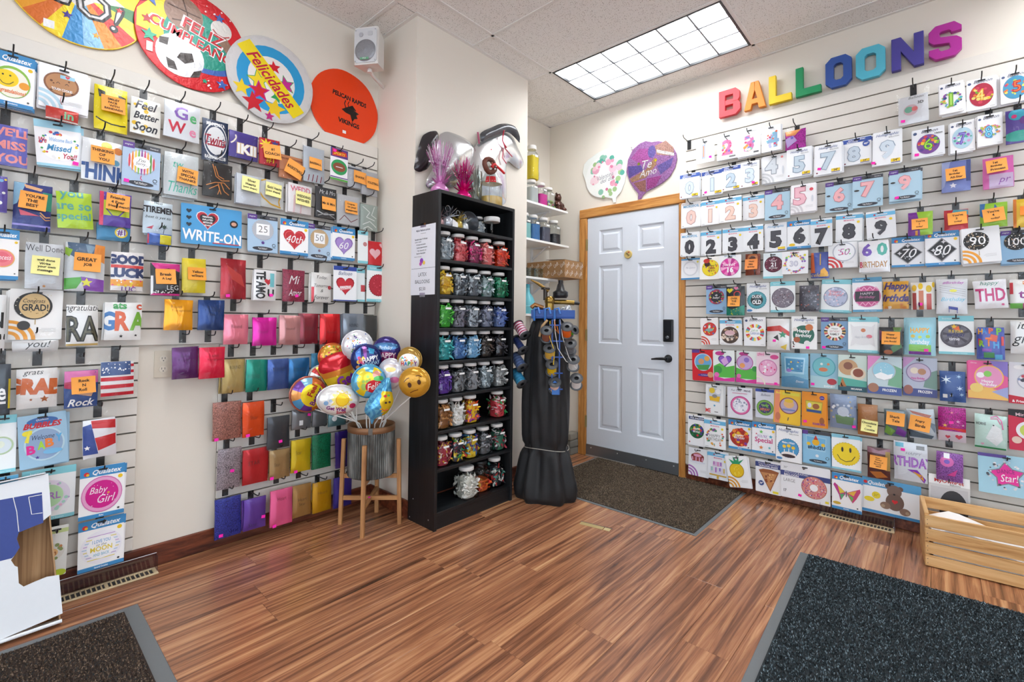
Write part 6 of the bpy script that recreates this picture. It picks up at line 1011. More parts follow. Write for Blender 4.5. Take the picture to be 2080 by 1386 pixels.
# ------------------------------------------------------------------ big foil discs on the walls
def wallfoil(name, wall, cu, cz, r, col, prims, label, poly=None, roll=0, mat=None, hh=None, out=.004):
    loc = (cu, YA - out, cz) if wall == 'A' else (XB - .004, cu, cz)
    t = empty(name, loc, (0, math.radians(roll), 0 if wall == 'A' else -math.pi / 2), label=label, cat='foil balloon', group='flat foil balloons on the walls')
    P_ = poly or [(r * (1 + .006 * math.sin(9 * a)) * math.cos(a), r * (1 + .006 * math.cos(7 * a)) * math.sin(a)) for a in [2 * math.pi * i / 48 for i in range(48)]]
    MB().prism(P_, -.007, 0, col).build('foil', mat or M_FOIL, t, color=True, bevel=.003)
    hw = hh or r
    pr = Print(2 * r, 2 * hw, -.007); pr.draw(prims); pr.build(t, mat or M_FOIL); return t
RB = ['d8322e', 'e8722c', 'f0c428', '3a9a48', '3a62b0', '7a3a98', 'c02a58']
wallfoil('foil_disc', 'A', .222, 2.535, .235, 'e8c030', [('ray', .5, .5, 0, .49, 21, ['f0d020', 'd83a2c', 'b8284c', 'e07a34', 'e8c428', '2f9a4c', '4a66b4', '6a3a9c', 'e0392c', 'f0d020', '2f9a4c', '5a90c8', 'e8a030', 'd8702c', 'f0d428', '3a88c0', '88b8d8', 'e8862c', 'c8302c', 'f2d838', '3a7a48']), ('p', [(.3, .46), (.5, .8), (.64, .6), (.82, .5), (.6, .44), (.5, .34)], 'd8d6d4'), ('t', 'WAY', .5, .76, .4, .16, W_, 'x'), ('t', 'WAY', .5, .76, .39, .15, '1c1a1a', 'b'), ('t', 'to', .52, .63, .1, .06, '1c1a1a', 'b'), ('t', 'GO!', .52, .42, .58, .28, '1c1a1a', 'x', -14), ('t', 'GO!', .52, .42, .53, .23, 'c8c6c6', 'n', -14), ('s', .72, .58, .035, '2f9a4c'), ('s', .42, .24, .04, '3a2a88'), ('s', .62, .14, .03, 'f0a030'), ('s', .78, .45, .03, 'd83030'), ('r', .27, .07, .34, .14, 'f2f2f2')], 'rainbow ray foil disc reading GO on the left wall')
wallfoil('foil_disc', 'A', .64, 2.497, .237, 'cf1420', [('p', [(.02, .45), (.02, .62), (.2, .86), (.45, .6), (.34, .3), (.12, .44)], 'f0cf24'), ('c', .53, .52, .3, '1f8f7c'), ('e', .56, .36, .34, .16, '3d62ae'), ('e', .55, .41, .31, .16, '1f8f7c'), ('c', .4, .74, .17, '8e6f5e'), ('l', [(.26, .78), (.4, .77), (.55, .76)], .012, '4a2e22'), ('l', [(.38, .9), (.43, .75), (.44, .58)], .012, '4a2e22'), ('l', [(.3, .64), (.38, .66), (.46, .7), (.53, .64)], .012, '4a2e22'), ('c', .74, .72, .1, 'd8d2cc'), ('l', [(.66, .7), (.7, .66), (.76, .65), (.82, .68)], .014, 'b04a48'), ('p', [(.7, .6), (.78, .66), (.92, .5), (.86, .42)], '8a6a58'), ('c', .38, .3, .21, 'dfe0e2'), ('p', [(.38, .33), (.48, .36), (.5, .28), (.42, .23), (.35, .27)], '3a302c'), ('p', [(.2, .42), (.28, .44), (.27, .36), (.2, .36)], '3a302c'), ('p', [(.26, .24), (.33, .22), (.36, .14), (.28, .14)], '3a302c'), ('p', [(.5, .18), (.57, .22), (.55, .14), (.47, .11)], '3a302c'), ('t', 'FELIZ', .58, .62, .44, .13, 'f4ecec', 'x', -13), ('t', 'FELIZ', .58, .62, .42, .115, 'b81420', 'b', -13), ('t', 'CUMPLEAÑOS', .52, .5, .84, .14, 'f4ecec', 'x', -13), ('t', 'CUMPLEAÑOS', .52, .5, .81, .12, 'b81420', 'b', -13), ('s', .11, .78, .1, '3d62ae'), ('s', .1, .55, .05, 'a81c20'), ('s', .12, .4, .07, '1f9a78'), ('s', .72, .84, .05, '3d62ae'), ('s', .76, .14, .06, '3d62ae'), ('s', .6, .12, .03, '1f9a78'), ('d', 3, 8, .55, .06, .9, .2, .008, ['f4e0e0']), ('d', 5, 8, .55, .85, .85, .93, .008, ['f4e0e0']), ('r', .1, .24, .15, .33, 'e8e8e8')], 'red foil disc with soccer ball and FELIZ lettering', out=.018)
wallfoil('foil_disc', 'A', 1.0, 2.437, .227, 'c9c7c6', [('k', .5, .5, .47, 'cfcdcc'), ('c', .5, .5, .39, '2b96cc'), ('c', .5, .5, .27, 'e6e2de'), ('s', .35, .44, .14, '3a9a58', 5, .2), ('s', .35, .44, .12, 'ecd028', 5, .2), ('s', .66, .5, .12, '3a9a58', 5, .3), ('s', .66, .5, .1, 'c02a88', 5, .3), ('s', .36, .32, .13, 'b82a88', 5, .1), ('s', .36, .32, .1, 'cc2430', 5, .1), ('s', .3, .17, .13, 'c42430', 5, .15), ('s', .54, .17, .13, 'e6c224', 5, -.1), ('s', .17, .3, .1, 'e8c828', 5), ('s', .52, .66, .08, 'cc2430', 5, .2), ('s', .56, .32, .08, '2f9a58', 4, .4), ('s', .48, .06, .06, 'b82a78', 5), ('p', [(.11, .77), (.24, .885), (.89, .235), (.76, .12)], 'e8d01c'), ('t', 'Felicidades', .5, .5, .7, .14, 'b8243c', 'bs', -45)], 'silver foil disc with blue ring and yellow Felicidades band', out=.032)
wallfoil('foil_disc', 'A', 1.447, 2.448, .226, 'ee4412', [('t', 'PELICAN RAPIDS', .56, .64, .5, .065, '1c1410', 'x', -4), ('t', 'VIKINGS', .55, .3, .32, .065, '1c1410', 'x', -4), ('p', [(.44, .46), (.5, .5), (.62, .5), (.7, .47), (.66, .44), (.68, .4), (.63, .38), (.6, .33), (.57, .42), (.5, .43)], '1c1410'), ('l', [(.5, .5), (.48, .55), (.5, .6)], .012, '1c1410'), ('l', [(.54, .52), (.53, .56), (.55, .6)], .01, '1c1410'), ('p', [(.5, .5), (.6, .56), (.66, .5)], '1c1410'), ('r', .46, .14, .51, .18, 'f4f0ea')], 'plain orange foil disc with black team emblem near the corner')
egg = lambda rx, rz, tail: [(rx * (1 + .12 * math.sin(a)) * math.cos(a) if True else 0, rz * math.sin(a)) for a in [2 * math.pi * i / 40 for i in range(30)]] + [(-.012, -rz), (-.012, -rz - tail), (.02, -rz - tail), (.02, -rz + .004)] + [(rx * (1 + .12 * math.sin(a)) * math.cos(a), rz * math.sin(a)) for a in [2 * math.pi * i / 40 for i in range(32, 40)]]
gl = ['8fc4b0', '5fae9c', 'a8c890', '7fb89a']
rose = [(2.3192, 2.4571), (2.3043, 2.5285), (2.2639, 2.5634), (2.1746, 2.5993), (2.1021, 2.6122), (2.0218, 2.6184), (1.9527, 2.5893), (1.9163, 2.5395), (1.8981, 2.4616), (1.8932, 2.3706), (1.9108, 2.2923), (1.942, 2.2242), (1.9873, 2.1825), (1.9871, 2.1411), (2.0148, 2.1413), (2.0243, 2.1803), (2.1141, 2.2121), (2.212, 2.2717), (2.2776, 2.3485)]
cy_, cz_ = 2.09, 2.385
t = wallfoil('foil_oval', 'B', cy_, cz_, .215, 'eef2ee', [('e', .47, .5, .42, .42, 'f4f6f4'), ('dr', 4, 26, .5, .5, .3, .42, .06, gl), ('dr', 8, 14, .5, .48, .16, .34, .075, ['f0c4d2', 'e8a8be', 'f4d8e0']), ('dr', 9, 12, .5, .48, .18, .34, .03, ['d880a0', 'e898b0']), ('t', 'Valentina', .5, .5, .36, .09, '9a9aa4', 's', 8), ('t', 'del dia', .54, .42, .3, .08, '9a9aa4', 's', 8)], 'white foil oval with pink roses above the door frame', poly=[(cy_ - y, z - cz_) for y, z in rose])
tea = [(1.8933, 2.3788), (1.8803, 2.4781), (1.8366, 2.5535), (1.7762, 2.5873), (1.7254, 2.5947), (1.6713, 2.5733), (1.6182, 2.5679), (1.5504, 2.5394), (1.5034, 2.4973), (1.4726, 2.4367), (1.4687, 2.3866), (1.484, 2.3331), (1.5226, 2.2725), (1.5776, 2.2333), (1.6499, 2.2041), (1.7159, 2.1844), (1.7494, 2.1586), (1.762, 2.1329), (1.7919, 2.1338), (1.7878, 2.1811), (1.818, 2.2185), (1.862, 2.2912)]
cy_, cz_ = 1.68, 2.38
t = wallfoil('foil_heart', 'B', cy_, cz_, .205, 'b07ab8', [('p', [(.08, .75), (.25, .9), (.5, .85), (.52, .65), (.3, .58)], 'c060b0'), ('e', .52, .78, .08, .12, '7a6ab8'), ('p', [(.58, .88), (.8, .93), (.95, .76), (.96, .6), (.62, .7)], 'c8988a'), ('p', [(.62, .8), (.96, .66), (.96, .6), (.62, .74)], 'f2ecea'), ('p', [(.02, .6), (.3, .56), (.34, .46), (.04, .36)], '6a58a8'), ('p', [(.06, .34), (.4, .46), (.58, .66), (.62, .52), (.4, .3), (.1, .26)], 'b8886a'), ('p', [(.62, .48), (.95, .58), (.9, .42), (.7, .3)], '7462ac'), ('p', [(.14, .24), (.4, .26), (.4, .02), (.28, .06)], 'a87068'), ('p', [(.42, .28), (.72, .28), (.6, .1), (.42, .06)], 'b04a98'), ('c', .25, .6, .03, '8a8a20'), ('c', .6, .6, .03, 'd8c020'), ('t', 'Te', .42, .56, .2, .16, W_, 's'), ('t', 'Amo', .44, .4, .36, .14, W_, 's', 4)], 'purple and rose gold glitter foil heart above the door', poly=[(cy_ - y, z - cz_) for y, z in tea], mat=M_GLIT)

# ------------------------------------------------------------------ loudspeaker in the corner
an = math.atan2(-.53, -.85)
sp = empty('loudspeaker', (1.515, 2.525, 2.66), (0, 0, an + math.pi / 2), label='white loudspeaker on a bracket in the upper corner', cat='speaker')
M_SPK = plain('e6e3df', 0.45)
MB().loft([[(-.078, -.055, .0), (.078, -.055, .0), (.062, .07, .02), (-.062, .07, .02)], [(-.078, -.055, .225), (.078, -.055, .225), (.062, .07, .2), (-.062, .07, .2)]], smooth=False).build('cabinet', M_SPK, sp, bevel=.016, seg=3)
MB().prism(rounded_rect(.142, .205, .02), -.0605, -.054).build('baffle', plain('d7d8da', 0.5), sp, (0, 0, .1125))
gr = MB().lathe([(.066, 0), (.064, .004), (.05, .008), (.03, .005), (.012, .011), (0.001, .012)], 28, (0, -.0605, .082), axis=(0, -1, 0)).build('grille', plain('aeb0b6', 0.4, metal=.4, var=.5, bscale=260, bumps=.6), sp)
MB().lathe([(.014, 0), (.012, .004)], 18, (-.028, -.0605, .178), axis=(0, -1, 0)).build('tweeter', plain('b8bac0', .4), sp)
MB().prism(rounded_rect(.03, .026, .006), -.064, -.0605).build('port', plain('c6c8cc', .4), sp, (.03, 0, .182))
bd = MB().box(-.026, -.072, .022, .026, -.069, .035).build('badge', plain('6fae86', .4), sp)
p_ = Print(.05, .012, -.0722); p_.draw([('t', 'PYLE', .5, .5, .7, .6, 'f2f2f2', 'b')]); p_.let.build('lettering', M_CARD, bd, (0, 0, .0285), color=True)
MB().lathe([(.014, 0), (.014, .02), (.006, .025)], 14, (.0, .0, -.022)).tube([(0, 0, -.01), (0, .05, -.02), (.0, .11, -.02), (.0, .215, -.02)], .01, 8).build('bracket', M_SPK, sp)
for x, z in ((-.062, .02), (.062, .02), (-.062, .205), (.062, .205)): MB().lathe([(.004, 0), (.004, .002)], 8, (x, -.0605, z), axis=(0, -1, 0)).build('screw', plain('b4b4b8', .4), sp)

# ------------------------------------------------------------------ outlet
ol = empty('wall_outlet', (.557, YA, .93), label='ivory double wall outlet on bare left wall', cat='outlet')
MB().prism(rounded_rect(.07, .125, .006), -.006, 0).build('cover_plate', plain('ded3c0', .4), ol, bevel=.0015)
for z in (.024, -.024):
    r_ = MB().prism([(x * .017, y * .0155) for x, y in circ(16)], -.009, -.005).build('receptacle', plain('e6dccb', .4), ol, (0, 0, z))
    for x in (-.006, .006): MB().box(x - .001, -.0095, -.001, x + .001, -.0088, .008).build('slot', M_DARK, r_)
    MB().box(-.002, -.0095, -.010, .002, -.0088, -.006).build('slot', M_DARK, r_)

# ------------------------------------------------------------------ bookcase
BX0, BX1, BY0, BY1, BH = 1.663, 2.297, 2.034, 2.275, 1.875
bk = empty('bookcase', (BX0, BY0, 0), label='tall black woodgrain bookcase against the pillar', cat='bookcase')
D_, W__ = BY1 - BY0, BX1 - BX0
MB().box(0, 0, 0, .018, D_, BH).build('side_panel', M_BLACKW, bk, bevel=.001, seg=1); MB().box(W__ - .018, 0, 0, W__, D_, BH).build('side_panel', M_BLACKW, bk, bevel=.001, seg=1)
MB().box(.018, D_ - .006, 0, W__ - .018, D_, BH - .018).build('back_panel', M_BLACKW, bk)
MB().box(.018, 0, BH - .02, W__ - .018, D_, BH).build('top_panel', M_BLACKH, bk, bevel=.001, seg=1)
MB().box(.018, .012, 0, W__ - .018, .026, .078).build('kick_board', M_BLACKH, bk)
SZ = [1.683, 1.489, 1.290, 1.104, .919, .729, .535, .328, .095]
for k, z in enumerate(SZ):
    MB().box(.018, .003, z - .017, W__ - .018, D_ - .006, z).build('shelf', M_BLACKH, bk, bevel=.001, seg=1)
for x, z in ((.05, .05), (.19, .13), (.22, .02)): MB().lathe([(.004, 0), (.004, .0015)], 8, (0, x, z), axis=(-1, 0, 0)).build('screw', plain('b8b8bc', .3, metal=.8), bk)
# price sheets taped to the bookcase side
for (z0, z1, lines, lab) in ((1.443, 1.69, [('t', 'Mylar Balloon prices', .5, .88, .7, .06, '6a6a78', 'b'), ('r', .4, .805, .62, .815, '999'), ('t', 'Standard sizes 17-18 inch', .42, .68, .66, .035, '555', 'b'), ('t', '$3.00 - $5.00', .3, .615, .4, .035, '555'), ('t', 'Foil shapes 20-24 $5.00', .42, .55, .66, .035, '555', 'b'), ('t', 'Number shapes 34 $12.00', .46, .48, .74, .035, '555', 'b'), ('t', 'Super shapes $8 - $12', .46, .41, .72, .035, '555', 'b'), ('t', 'Small air filled $2.00', .42, .345, .66, .035, '555', 'b'), ('t', 'helium included', .3, .275, .4, .03, '888'), ('c', .46, .17, .07, '8a3ab0'), ('c', .56, .12, .05, 'e8c040'), ('c', .42, .1, .05, 'b84aa0')], 'white price sheet with small balloon picture on bookcase side'), (1.29, 1.443, [('t', 'LATEX', .5, .77, .34, .14, '3a3a3e'), ('t', 'BALLOONS', .5, .5, .6, .14, '3a3a3e'), ('t', '$2.50', .5, .22, .32, .14, '3a3a3e')], 'white sign reading LATEX BALLOONS on bookcase side')):
    t = empty('price_sign', (BX0, 2.168, (z0 + z1) / 2), (0, 0, -math.pi / 2), label=lab, cat='sign'); w_, h_ = .222, z1 - z0 - .002
    MB().box(-w_ / 2, -.0015, -h_ / 2, w_ / 2, -.0003, h_ / 2).build('paper', plain('e4e4ea', .7), t); pr = Print(w_, h_, -.0015); pr.draw(lines); pr.build(t, M_CARD)
    MB().box(-.025, -.0022, (h_ / 2 - .012) if z0 > 1.4 else (-h_ / 2 - .012), .025, -.0015, (h_ / 2 + .012) if z0 > 1.4 else (-h_ / 2 + .012)).build('tape', M_ACRYL, t)

# ------------------------------------------------------------------ jars of latex balloons
M_LID = plain('e9e6e2', .45); M_LIDB = plain('1c1c1e', .4); M_LAB = plain('f2f2f0', .6)
def sq_ring(a, z, e, n=24):
    R_ = []
    for i in range(n):
        t = 2 * math.pi * i / n; c, s = math.cos(t), math.sin(t); k = (abs(c) ** e + abs(s) ** e) ** (-1 / e); R_.append((a * c * k, a * s * k, z))
    return R_
_jar = {}
def jar_mesh(w, h):
    key = (w, h)
    if key not in _jar:
        a = w / 2; mb = MB(); mb.loft([sq_ring(a * .9, .0, 4), sq_ring(a, .006, 5), sq_ring(a, h * .2, 5), sq_ring(a * .955, h * .26, 5), sq_ring(a * .955, h * .56, 5), sq_ring(a, h * .62, 5), sq_ring(a * .97, h * .7, 4), sq_ring(a * .8, h * .79, 3), sq_ring(a * .64, h * .83, 2), sq_ring(a * .64, h * .9, 2)], cap=False)
        mb.add(sq_ring(a * .9, .0, 4)[::-1], [tuple(range(24))])
        _jar[key] = mb
    return _jar[key]
def blob(mb, c, size, rn, col):
    ax = Vector((rn.uniform(-1, 1), rn.uniform(-1, 1), rn.uniform(-1, 1))).normalized(); u = ax.orthogonal().normalized(); v = ax.cross(u); a0 = rn.uniform(0, 6); u, v = u * math.cos(a0) + v * math.sin(a0), v * math.cos(a0) - u * math.sin(a0)
    bend = rn.uniform(-.5, .5); rings = []
    for q, r in ((-1, .12), (-.6, .16), (-.15, .42), (.45, .5), (.85, .3), (1, .08)):
        cc = Vector(c) + ax * q * size + u * bend * q * q * size
        rings.append([tuple(cc + (u * math.cos(t) * r + v * math.sin(t) * r * .45) * size) for t in [2 * math.pi * i / 6 for i in range(6)]])
    mb.loft(rings, col, cap=False)
def jar(x, y, z, cols, label, w=.105, h=.165, fill=.72, lid=M_LID, rz=0, group='balloon jars in the black bookcase', clear=False, grains=False, seed=0, tag_=True):
    t = empty('storage_jar', (x, y, z + .0006), (0, 0, rz), label=label, cat='jar', group=group); rn = random.Random(seed * 13 + 5)
    key = ('jar', w, h)
    if key in _body: share(_body[key][0], 'jar_body', t)
    else: _body[key] = [jar_mesh(w, h).build('jar_body', M_JAR, t)]
    a = w * .32
    MB().lathe([(a + .003, h * .88), (a + .006, h * .89), (a + .006, h * .985), (a + .003, h), (.001, h)], 28, cap=True).build('lid', lid, t)
    mb = MB()
    if grains:
        mb.loft([sq_ring(w / 2 * .9, .004, 5), sq_ring(w / 2 * .94, h * .1, 5), sq_ring(w / 2 * .9, h * .4, 5), sq_ring(w / 2 * .94, h * fill, 5)], cols[0]); o = mb.build('filling', M_GRAIN, t, color=True); o['kind'] = 'stuff'
    else:
        a_ = w / 2 * .76; mb.loft([sq_ring(a_ * .9, .006, 4), sq_ring(a_, .02, 4), sq_ring(a_ * .95, h * .4, 4), sq_ring(a_, h * min(fill, .62), 4), sq_ring(a_ * .6, h * min(fill, .7), 3)], cols[-1] if len(cols) < 4 else cols[1])
        for k in range(int(120 * fill)):
            m = w / 2 * .74; zz = rn.uniform(.02, h * fill); mm = m * (1 if zz < h * .62 else .8); c = (rn.uniform(-mm, mm), rn.uniform(-mm, mm), zz)
            if rn.random() < .7: c = ((mm if rn.random() < .5 else -mm) if rn.random() < .35 else c[0], -mm if rn.random() < .7 else mm, zz) if rn.random() < .8 else (-mm, c[1], zz)
            blob(mb, c, w * rn.uniform(.12, .2), rn, rn.choice(cols))
        o = mb.build('latex_balloons', M_LATEX, t, color=True); o['kind'] = 'stuff'
    if tag_: MB().box(-.02, -w / 2 - .0012, h * .64, .02, -w / 2 - .0002, h * .705).build('label_sticker', M_LAB, t)
    return t
CLR = ['c9ced2', 'aab2b8', '8b949b', 'e4e8ea']; DK = ['3a3f46', '5a6068', '23262b', '7d858c']
JX = [1.752, 1.862, 1.974, 2.088, 2.214]
rows = [(1, [CLR, ['b8202c', 'd84048', 'e8686c'], ['c81868', 'e0408c', '8a1048'], ['f08078', 'f8a49c', 'e86a68'], ['ee4416', 'f86a3a', 'd83010']], ['clear grey', 'dark red', 'magenta', 'coral pink', 'bright orange red']),
 (2, [['f2c40c', 'f8d83a', 'd8a408'], DK + CLR, DK + CLR, ['2f6a5a', '8a9a9a', '4a8a74', 'c0ccd0'], ['0d8a5c', '28a878', '066a44']], ['yellow', 'smoky clear', 'colourless', 'faint green', 'emerald green']),
 (3, [['4ac838', '78e058', '2aa020'], ['4a4652', '2c2a34', '8a8694'], ['8a929c', '4c525c', 'b8bec6'], ['5a5e74', '383c50', '8a8ea4'], ['3a58a4', '22387a', '7a90c8']], ['lime green', 'dark smoke', 'silver clear', 'grey violet', 'navy blue']),
 (4, [['3ab8b8', '60d0d0', '1f9a9c'], ['5a90c8', '84b4e0', '3a6ca8'], ['9cc8e8', 'c4e2f4', '6aa4cc'], ['3c3230', '6a5c58', '241e1c'], ['2e2c34', '585660', '1a181e']], ['aqua', 'medium blue', 'pale sky blue', 'brown black', 'black']),
 (5, [['7a4ab8', '9a6cd0', '5c3098'], ['4c4e52', '2e3034', '84868a'], ['58585c', '3a3a3e', '9a9a9e'], ['a8b4bc', 'd0dadf', '7c888f'], ['b4b4b4', 'dcdcda', '8c8c8c']], ['purple', 'charcoal', 'dark silver', 'ice grey', 'pale silver']),
 (6, [['b87a3c', 'd89a5a', '8a5424'], ['ece6dc', 'd8d0c4', 'f8f4ee'], ['f04a1c', 'f4c81c', 'f8842c', '8a2a98'], None, ['c02438', 'e04850', '3aa058', 'f0d8d8', 'a01828']], ['bronze', 'ivory white', 'flame orange and yellow', '', 'cherry red and green']),
 (7, [['8a1c30', 'b03048', 'f0e0d8', 'e8b838'], ['e8c428', '2a2c40', '3a9a48', 'c83038', 'f0f0f0'], ['2a58a8', 'e8c428', '58a8d0', '8a3a58'], ['7a7c80', 'a8aab0', '54565a'], ['a83040', '3a7a60', 'd8d0d0', '2a3038']], ['maroon polka dot', 'black and yellow printed', 'blue and yellow printed', 'plain grey', 'red and green printed'])]
for k, cl, nm in rows:
    for i, c in enumerate(cl):
        if c is None: continue
        jar(JX[i], 2.098, SZ[k], c, 'clear jar of %s latex balloons on the bookcase' % nm[i], seed=k * 9 + i, fill=.78)
jar(1.955, 2.098, SZ[8], ['e8e4da', 'f6f2ea', 'cfcabd'], 'clear jar of white latex balloons on the lowest shelf', w=.122, h=.185, seed=91, tag_=False)
jar(2.092, 2.12, SZ[8], ['d83a30', 'f0b428', 'e8682c'], 'black lidded jar with few red and yellow balloons', w=.112, h=.185, fill=.32, lid=M_LIDB, seed=92, tag_=False)
jar(2.218, 2.12, SZ[8], ['c83030', '2a2a30', 'f0ece4', '58988a'], 'white lidded jar of red, black and white balloons', w=.108, h=.18, seed=93, tag_=False)

# top shelf odds and ends
M_SILV = plain('b9bdc2', .25, metal=.8, bumps=.4, bscale=40); M_GOLD = plain('b59a45', .3, metal=.7, bumps=.4, bscale=40)
def tuft(name, loc, col, label, n=26, ring=True, s=1.0, seed=1):
    t = empty(name, loc, label=label, cat='balloon weight', group='foil balloon weights on the top shelf'); rn = random.Random(seed); mb = MB()
    mb.lathe([(.02 * s, 0), (.028 * s, .012 * s), (.024 * s, .035 * s), (.008 * s, .048 * s)], 12, col=col); mb.build('weight', M_PUFF, t, color=True)
    mb = MB()
    for k in range(n):
        a = rn.uniform(0, 6.28); e = rn.uniform(.1, 1.4); L = .05 * s * rn.uniform(.6, 1.2); d = Vector((math.cos(a) * math.cos(e), math.sin(a) * math.cos(e), math.sin(e))); b = Vector((0, 0, .045 * s)); p = d.orthogonal().normalized() * .004 * s
        mb.add([b - p, b + p, b + d * L + p, b + d * L * 1.15, b + d * L - p], [(0, 1, 2, 3, 4)], col)
    mb.build('fringe', M_PUFF, t, color=True)
    if ring: MB().tube([(.014 * s * math.cos(q), 0, .085 * s + .014 * s * math.sin(q)) for q in [2 * math.pi * i / 16 for i in range(17)]], .0018, 5).build('ring', M_SILV, t)
Z1 = SZ[0] + .0006
tuft('balloon_weight', (1.725, 2.10, Z1), 'c8a0a0', 'pink and silver fringed balloon weight at left of top shelf', seed=3, ring=False)
tuft('balloon_weight', (1.768, 2.08, Z1), 'b8bcc4', 'silver fringed balloon weight with tall ring', s=1.25, seed=4)
tuft('balloon_weight', (1.845, 2.08, Z1), 'b8a04a', 'gold fringed balloon weight beside the white tag', s=1.1, seed=5)
tuft('balloon_weight', (1.905, 2.09, Z1), 'd8dde0', 'white fringed balloon weight beside the round tray', seed=6)
tg = MB().add([(0, 0, 0), (.05, .01, 0), (.05, .012, .03), (0, .002, .045)], [(0, 1, 2, 3)]).add([(0, .001, 0), (.05, .011, 0), (.05, .013, .03), (0, .003, .045)], [(3, 2, 1, 0)]).build('price_tag', plain('eeeeee', .6), None, (1.775, 2.045, Z1)); tag(tg, 'small folded white paper tag on top shelf', 'tag')
mb = MB(); mb.lathe([(.062, 0), (.066, .004), (.066, .016), (.06, .018), (.058, .008), (.001, .008)], 32, axis=(-.25, -1, .12)); o = mb.build('round_tray', plain('3c4046', .3, metal=.4), None, (1.975, 2.13, SZ[0] + .0675)); tag(o, 'round dark tray leaning on the top shelf', 'tray')
jar(2.07, 2.14, SZ[0], CLR + ['d8c8a8'], 'small clear jar beside the round tray on top shelf', w=.07, h=.115, seed=77, tag_=False)
cs = empty('candle_stand', (2.135, 2.085, Z1), label='glass pedestal stand with white disc on top shelf', cat='candle holder')
MB().lathe([(.03, 0), (.028, .004), (.008, .014), (.007, .07), (.012, .085)], 18).build('stem', M_GLASS, cs); MB().lathe([(.05, .085), (.052, .09), (.052, .112), (.048, .115), (.001, .115)], 28).build('disc', plain('d8d6d4', .4), cs)

# on top of the bookcase
ZT = BH + .0006
def spray(name, loc, cols, label, n, hgt, wid, seed, base):
    t = empty(name, loc, label=label, cat='centerpiece', group='foil spray centerpieces on the bookcase'); rn = random.Random(seed)
    mb = MB()
    mb.lathe([(.048, 0), (.055, .012), (.05, .03), (.03, .05), (.016, .07), (.02, .1)], 14, col=base)
    for k in range(14):
        a = rn.uniform(0, 6.28); d = Vector((math.cos(a), math.sin(a), rn.uniform(.2, 1))); b = Vector((0, 0, .045)); p = d.cross(Vector((0, 0, 1))).normalized() * .014
        mb.add([b - p, b + p, b + d * .06 + p * .6, b + d * .075], [(0, 1, 2, 3)], base)
    mb.build('wrapped_base', M_PUFF, t, color=True)
    mb = MB(); st_ = MB()
    for k in range(n):
        a = rn.uniform(0, 6.28); q = rn.random(); r = wid * math.sqrt(q); L = hgt * (1 - .25 * q) * rn.uniform(.85, 1.05); tip = Vector((r * math.cos(a), r * math.sin(a), L)); b = Vector((.012 * math.cos(a), .012 * math.sin(a), .07))
        mb.tube([b, b.lerp(tip, .5) + Vector((0, 0, .01)), tip], .0011, 3, col=rn.choice(cols))
        for m in range(2):
            c = b.lerp(tip, rn.uniform(.35, .72)); s_ = .011 * rn.uniform(.7, 1.3); u = Vector((rn.uniform(-1, 1), rn.uniform(-.4, .4), rn.uniform(-1, 1))).normalized(); v = u.orthogonal().normalized()
            st_.add([tuple(c)] + [tuple(c + (u * x + v * y) * s_) for x, y in starpts()], [(0, 1 + j, 1 + (j + 1) % 10) for j in range(10)], rn.choice(cols))
    mb.build('wire_spray', M_PUFF, t, color=True)['kind'] = 'stuff'; st_.build('foil_stars', M_PUFF, t, color=True)['kind'] = 'stuff'
spray('foil_centerpiece', (1.735, 2.115, ZT), ['e0a0d0', 'c878b8', 'd8d0dc', 'f0d8ea', 'b84a98'], 'pale pink and silver foil spray centerpiece', 90, .33, .085, 4, 'd08ac0')
spray('foil_centerpiece', (1.925, 2.125, ZT), ['c8147c', 'e02a98', 'a00c60', 'd03050'], 'hot magenta foil spray centerpiece', 80, .27, .075, 5, 'd80c78')
vs_ = empty('glass_vase', (2.035, 2.135, ZT), label='tall clear glass vase holding wire picks', cat='vase')
MB().lathe([(.042, 0), (.044, .004), (.044, .2), (.041, .2), (.041, .008), (.001, .008)], 24).build('vase_glass', M_GLASS, vs_)
pick = MB(); rn = random.Random(8)
for k in range(14): pick.tube([(rn.uniform(-.025, .025), rn.uniform(-.025, .025), .012), (rn.uniform(-.035, .035), rn.uniform(-.03, .03), .24)], .0015, 4, col=rn.choice(['9a9488', 'c8c0b4', '6a645c']))
pick.build('wire_picks', M_MATTE, vs_, color=True)
o = empty('wreath_ornament', (2.08, 2.055, ZT + .205), label='brown wreath ornament with red ribbon above the vase', cat='ornament')
mb = MB(); rn = random.Random(6); mb.tube([(.045 * math.cos(q), .004 * math.sin(q * 3), .03 + .04 * math.sin(q)) for q in [2 * math.pi * i / 14 for i in range(15)]], .016, 7, col='6b3a2c'); mb.build('wreath', M_MATTE, o, color=True)
MB().tube([(-.005, -.02, .02), (.02, -.022, .04), (.09, -.02, .015), (.115, -.018, .005)], .008, 5, col='d41c24').build('ribbon', M_MATTE, o, color=True)
mb = MB()
for k in range(10): mb.lathe([(.001, -.006), (.007, 0), (.001, .006)], 6, (rn.uniform(-.02, .04), -.022, rn.uniform(.01, .05)), col=rn.choice(['f0eeee', 'd83038', '8a5a40']))
mb.build('berries', M_MATTE, o, color=True); MB().tube([(0, 0, -.2), (0, 0, 0)], .002, 5, col='8a8478').build('stem', M_MATTE, o, color=True); MB().tube([(.01, 0, .06), (.013, 0, .13)], .001, 4, col='c03').lathe([(.001, -.006), (.006, 0), (.001, .006)], 8, (.013, 0, .135), col='d02030').build('pin', M_MATTE, o, color=True)
jg = empty('glue_jug', (2.165, 2.125, ZT), label='large clear jug of amber liquid with red white label', cat='jug')
MB().lathe([(.07, 0), (.075, .01), (.075, .13), (.07, .16), (.04, .22), (.022, .245), (.022, .275)], 28, cap=False).build('jug_body', M_JAR, jg)
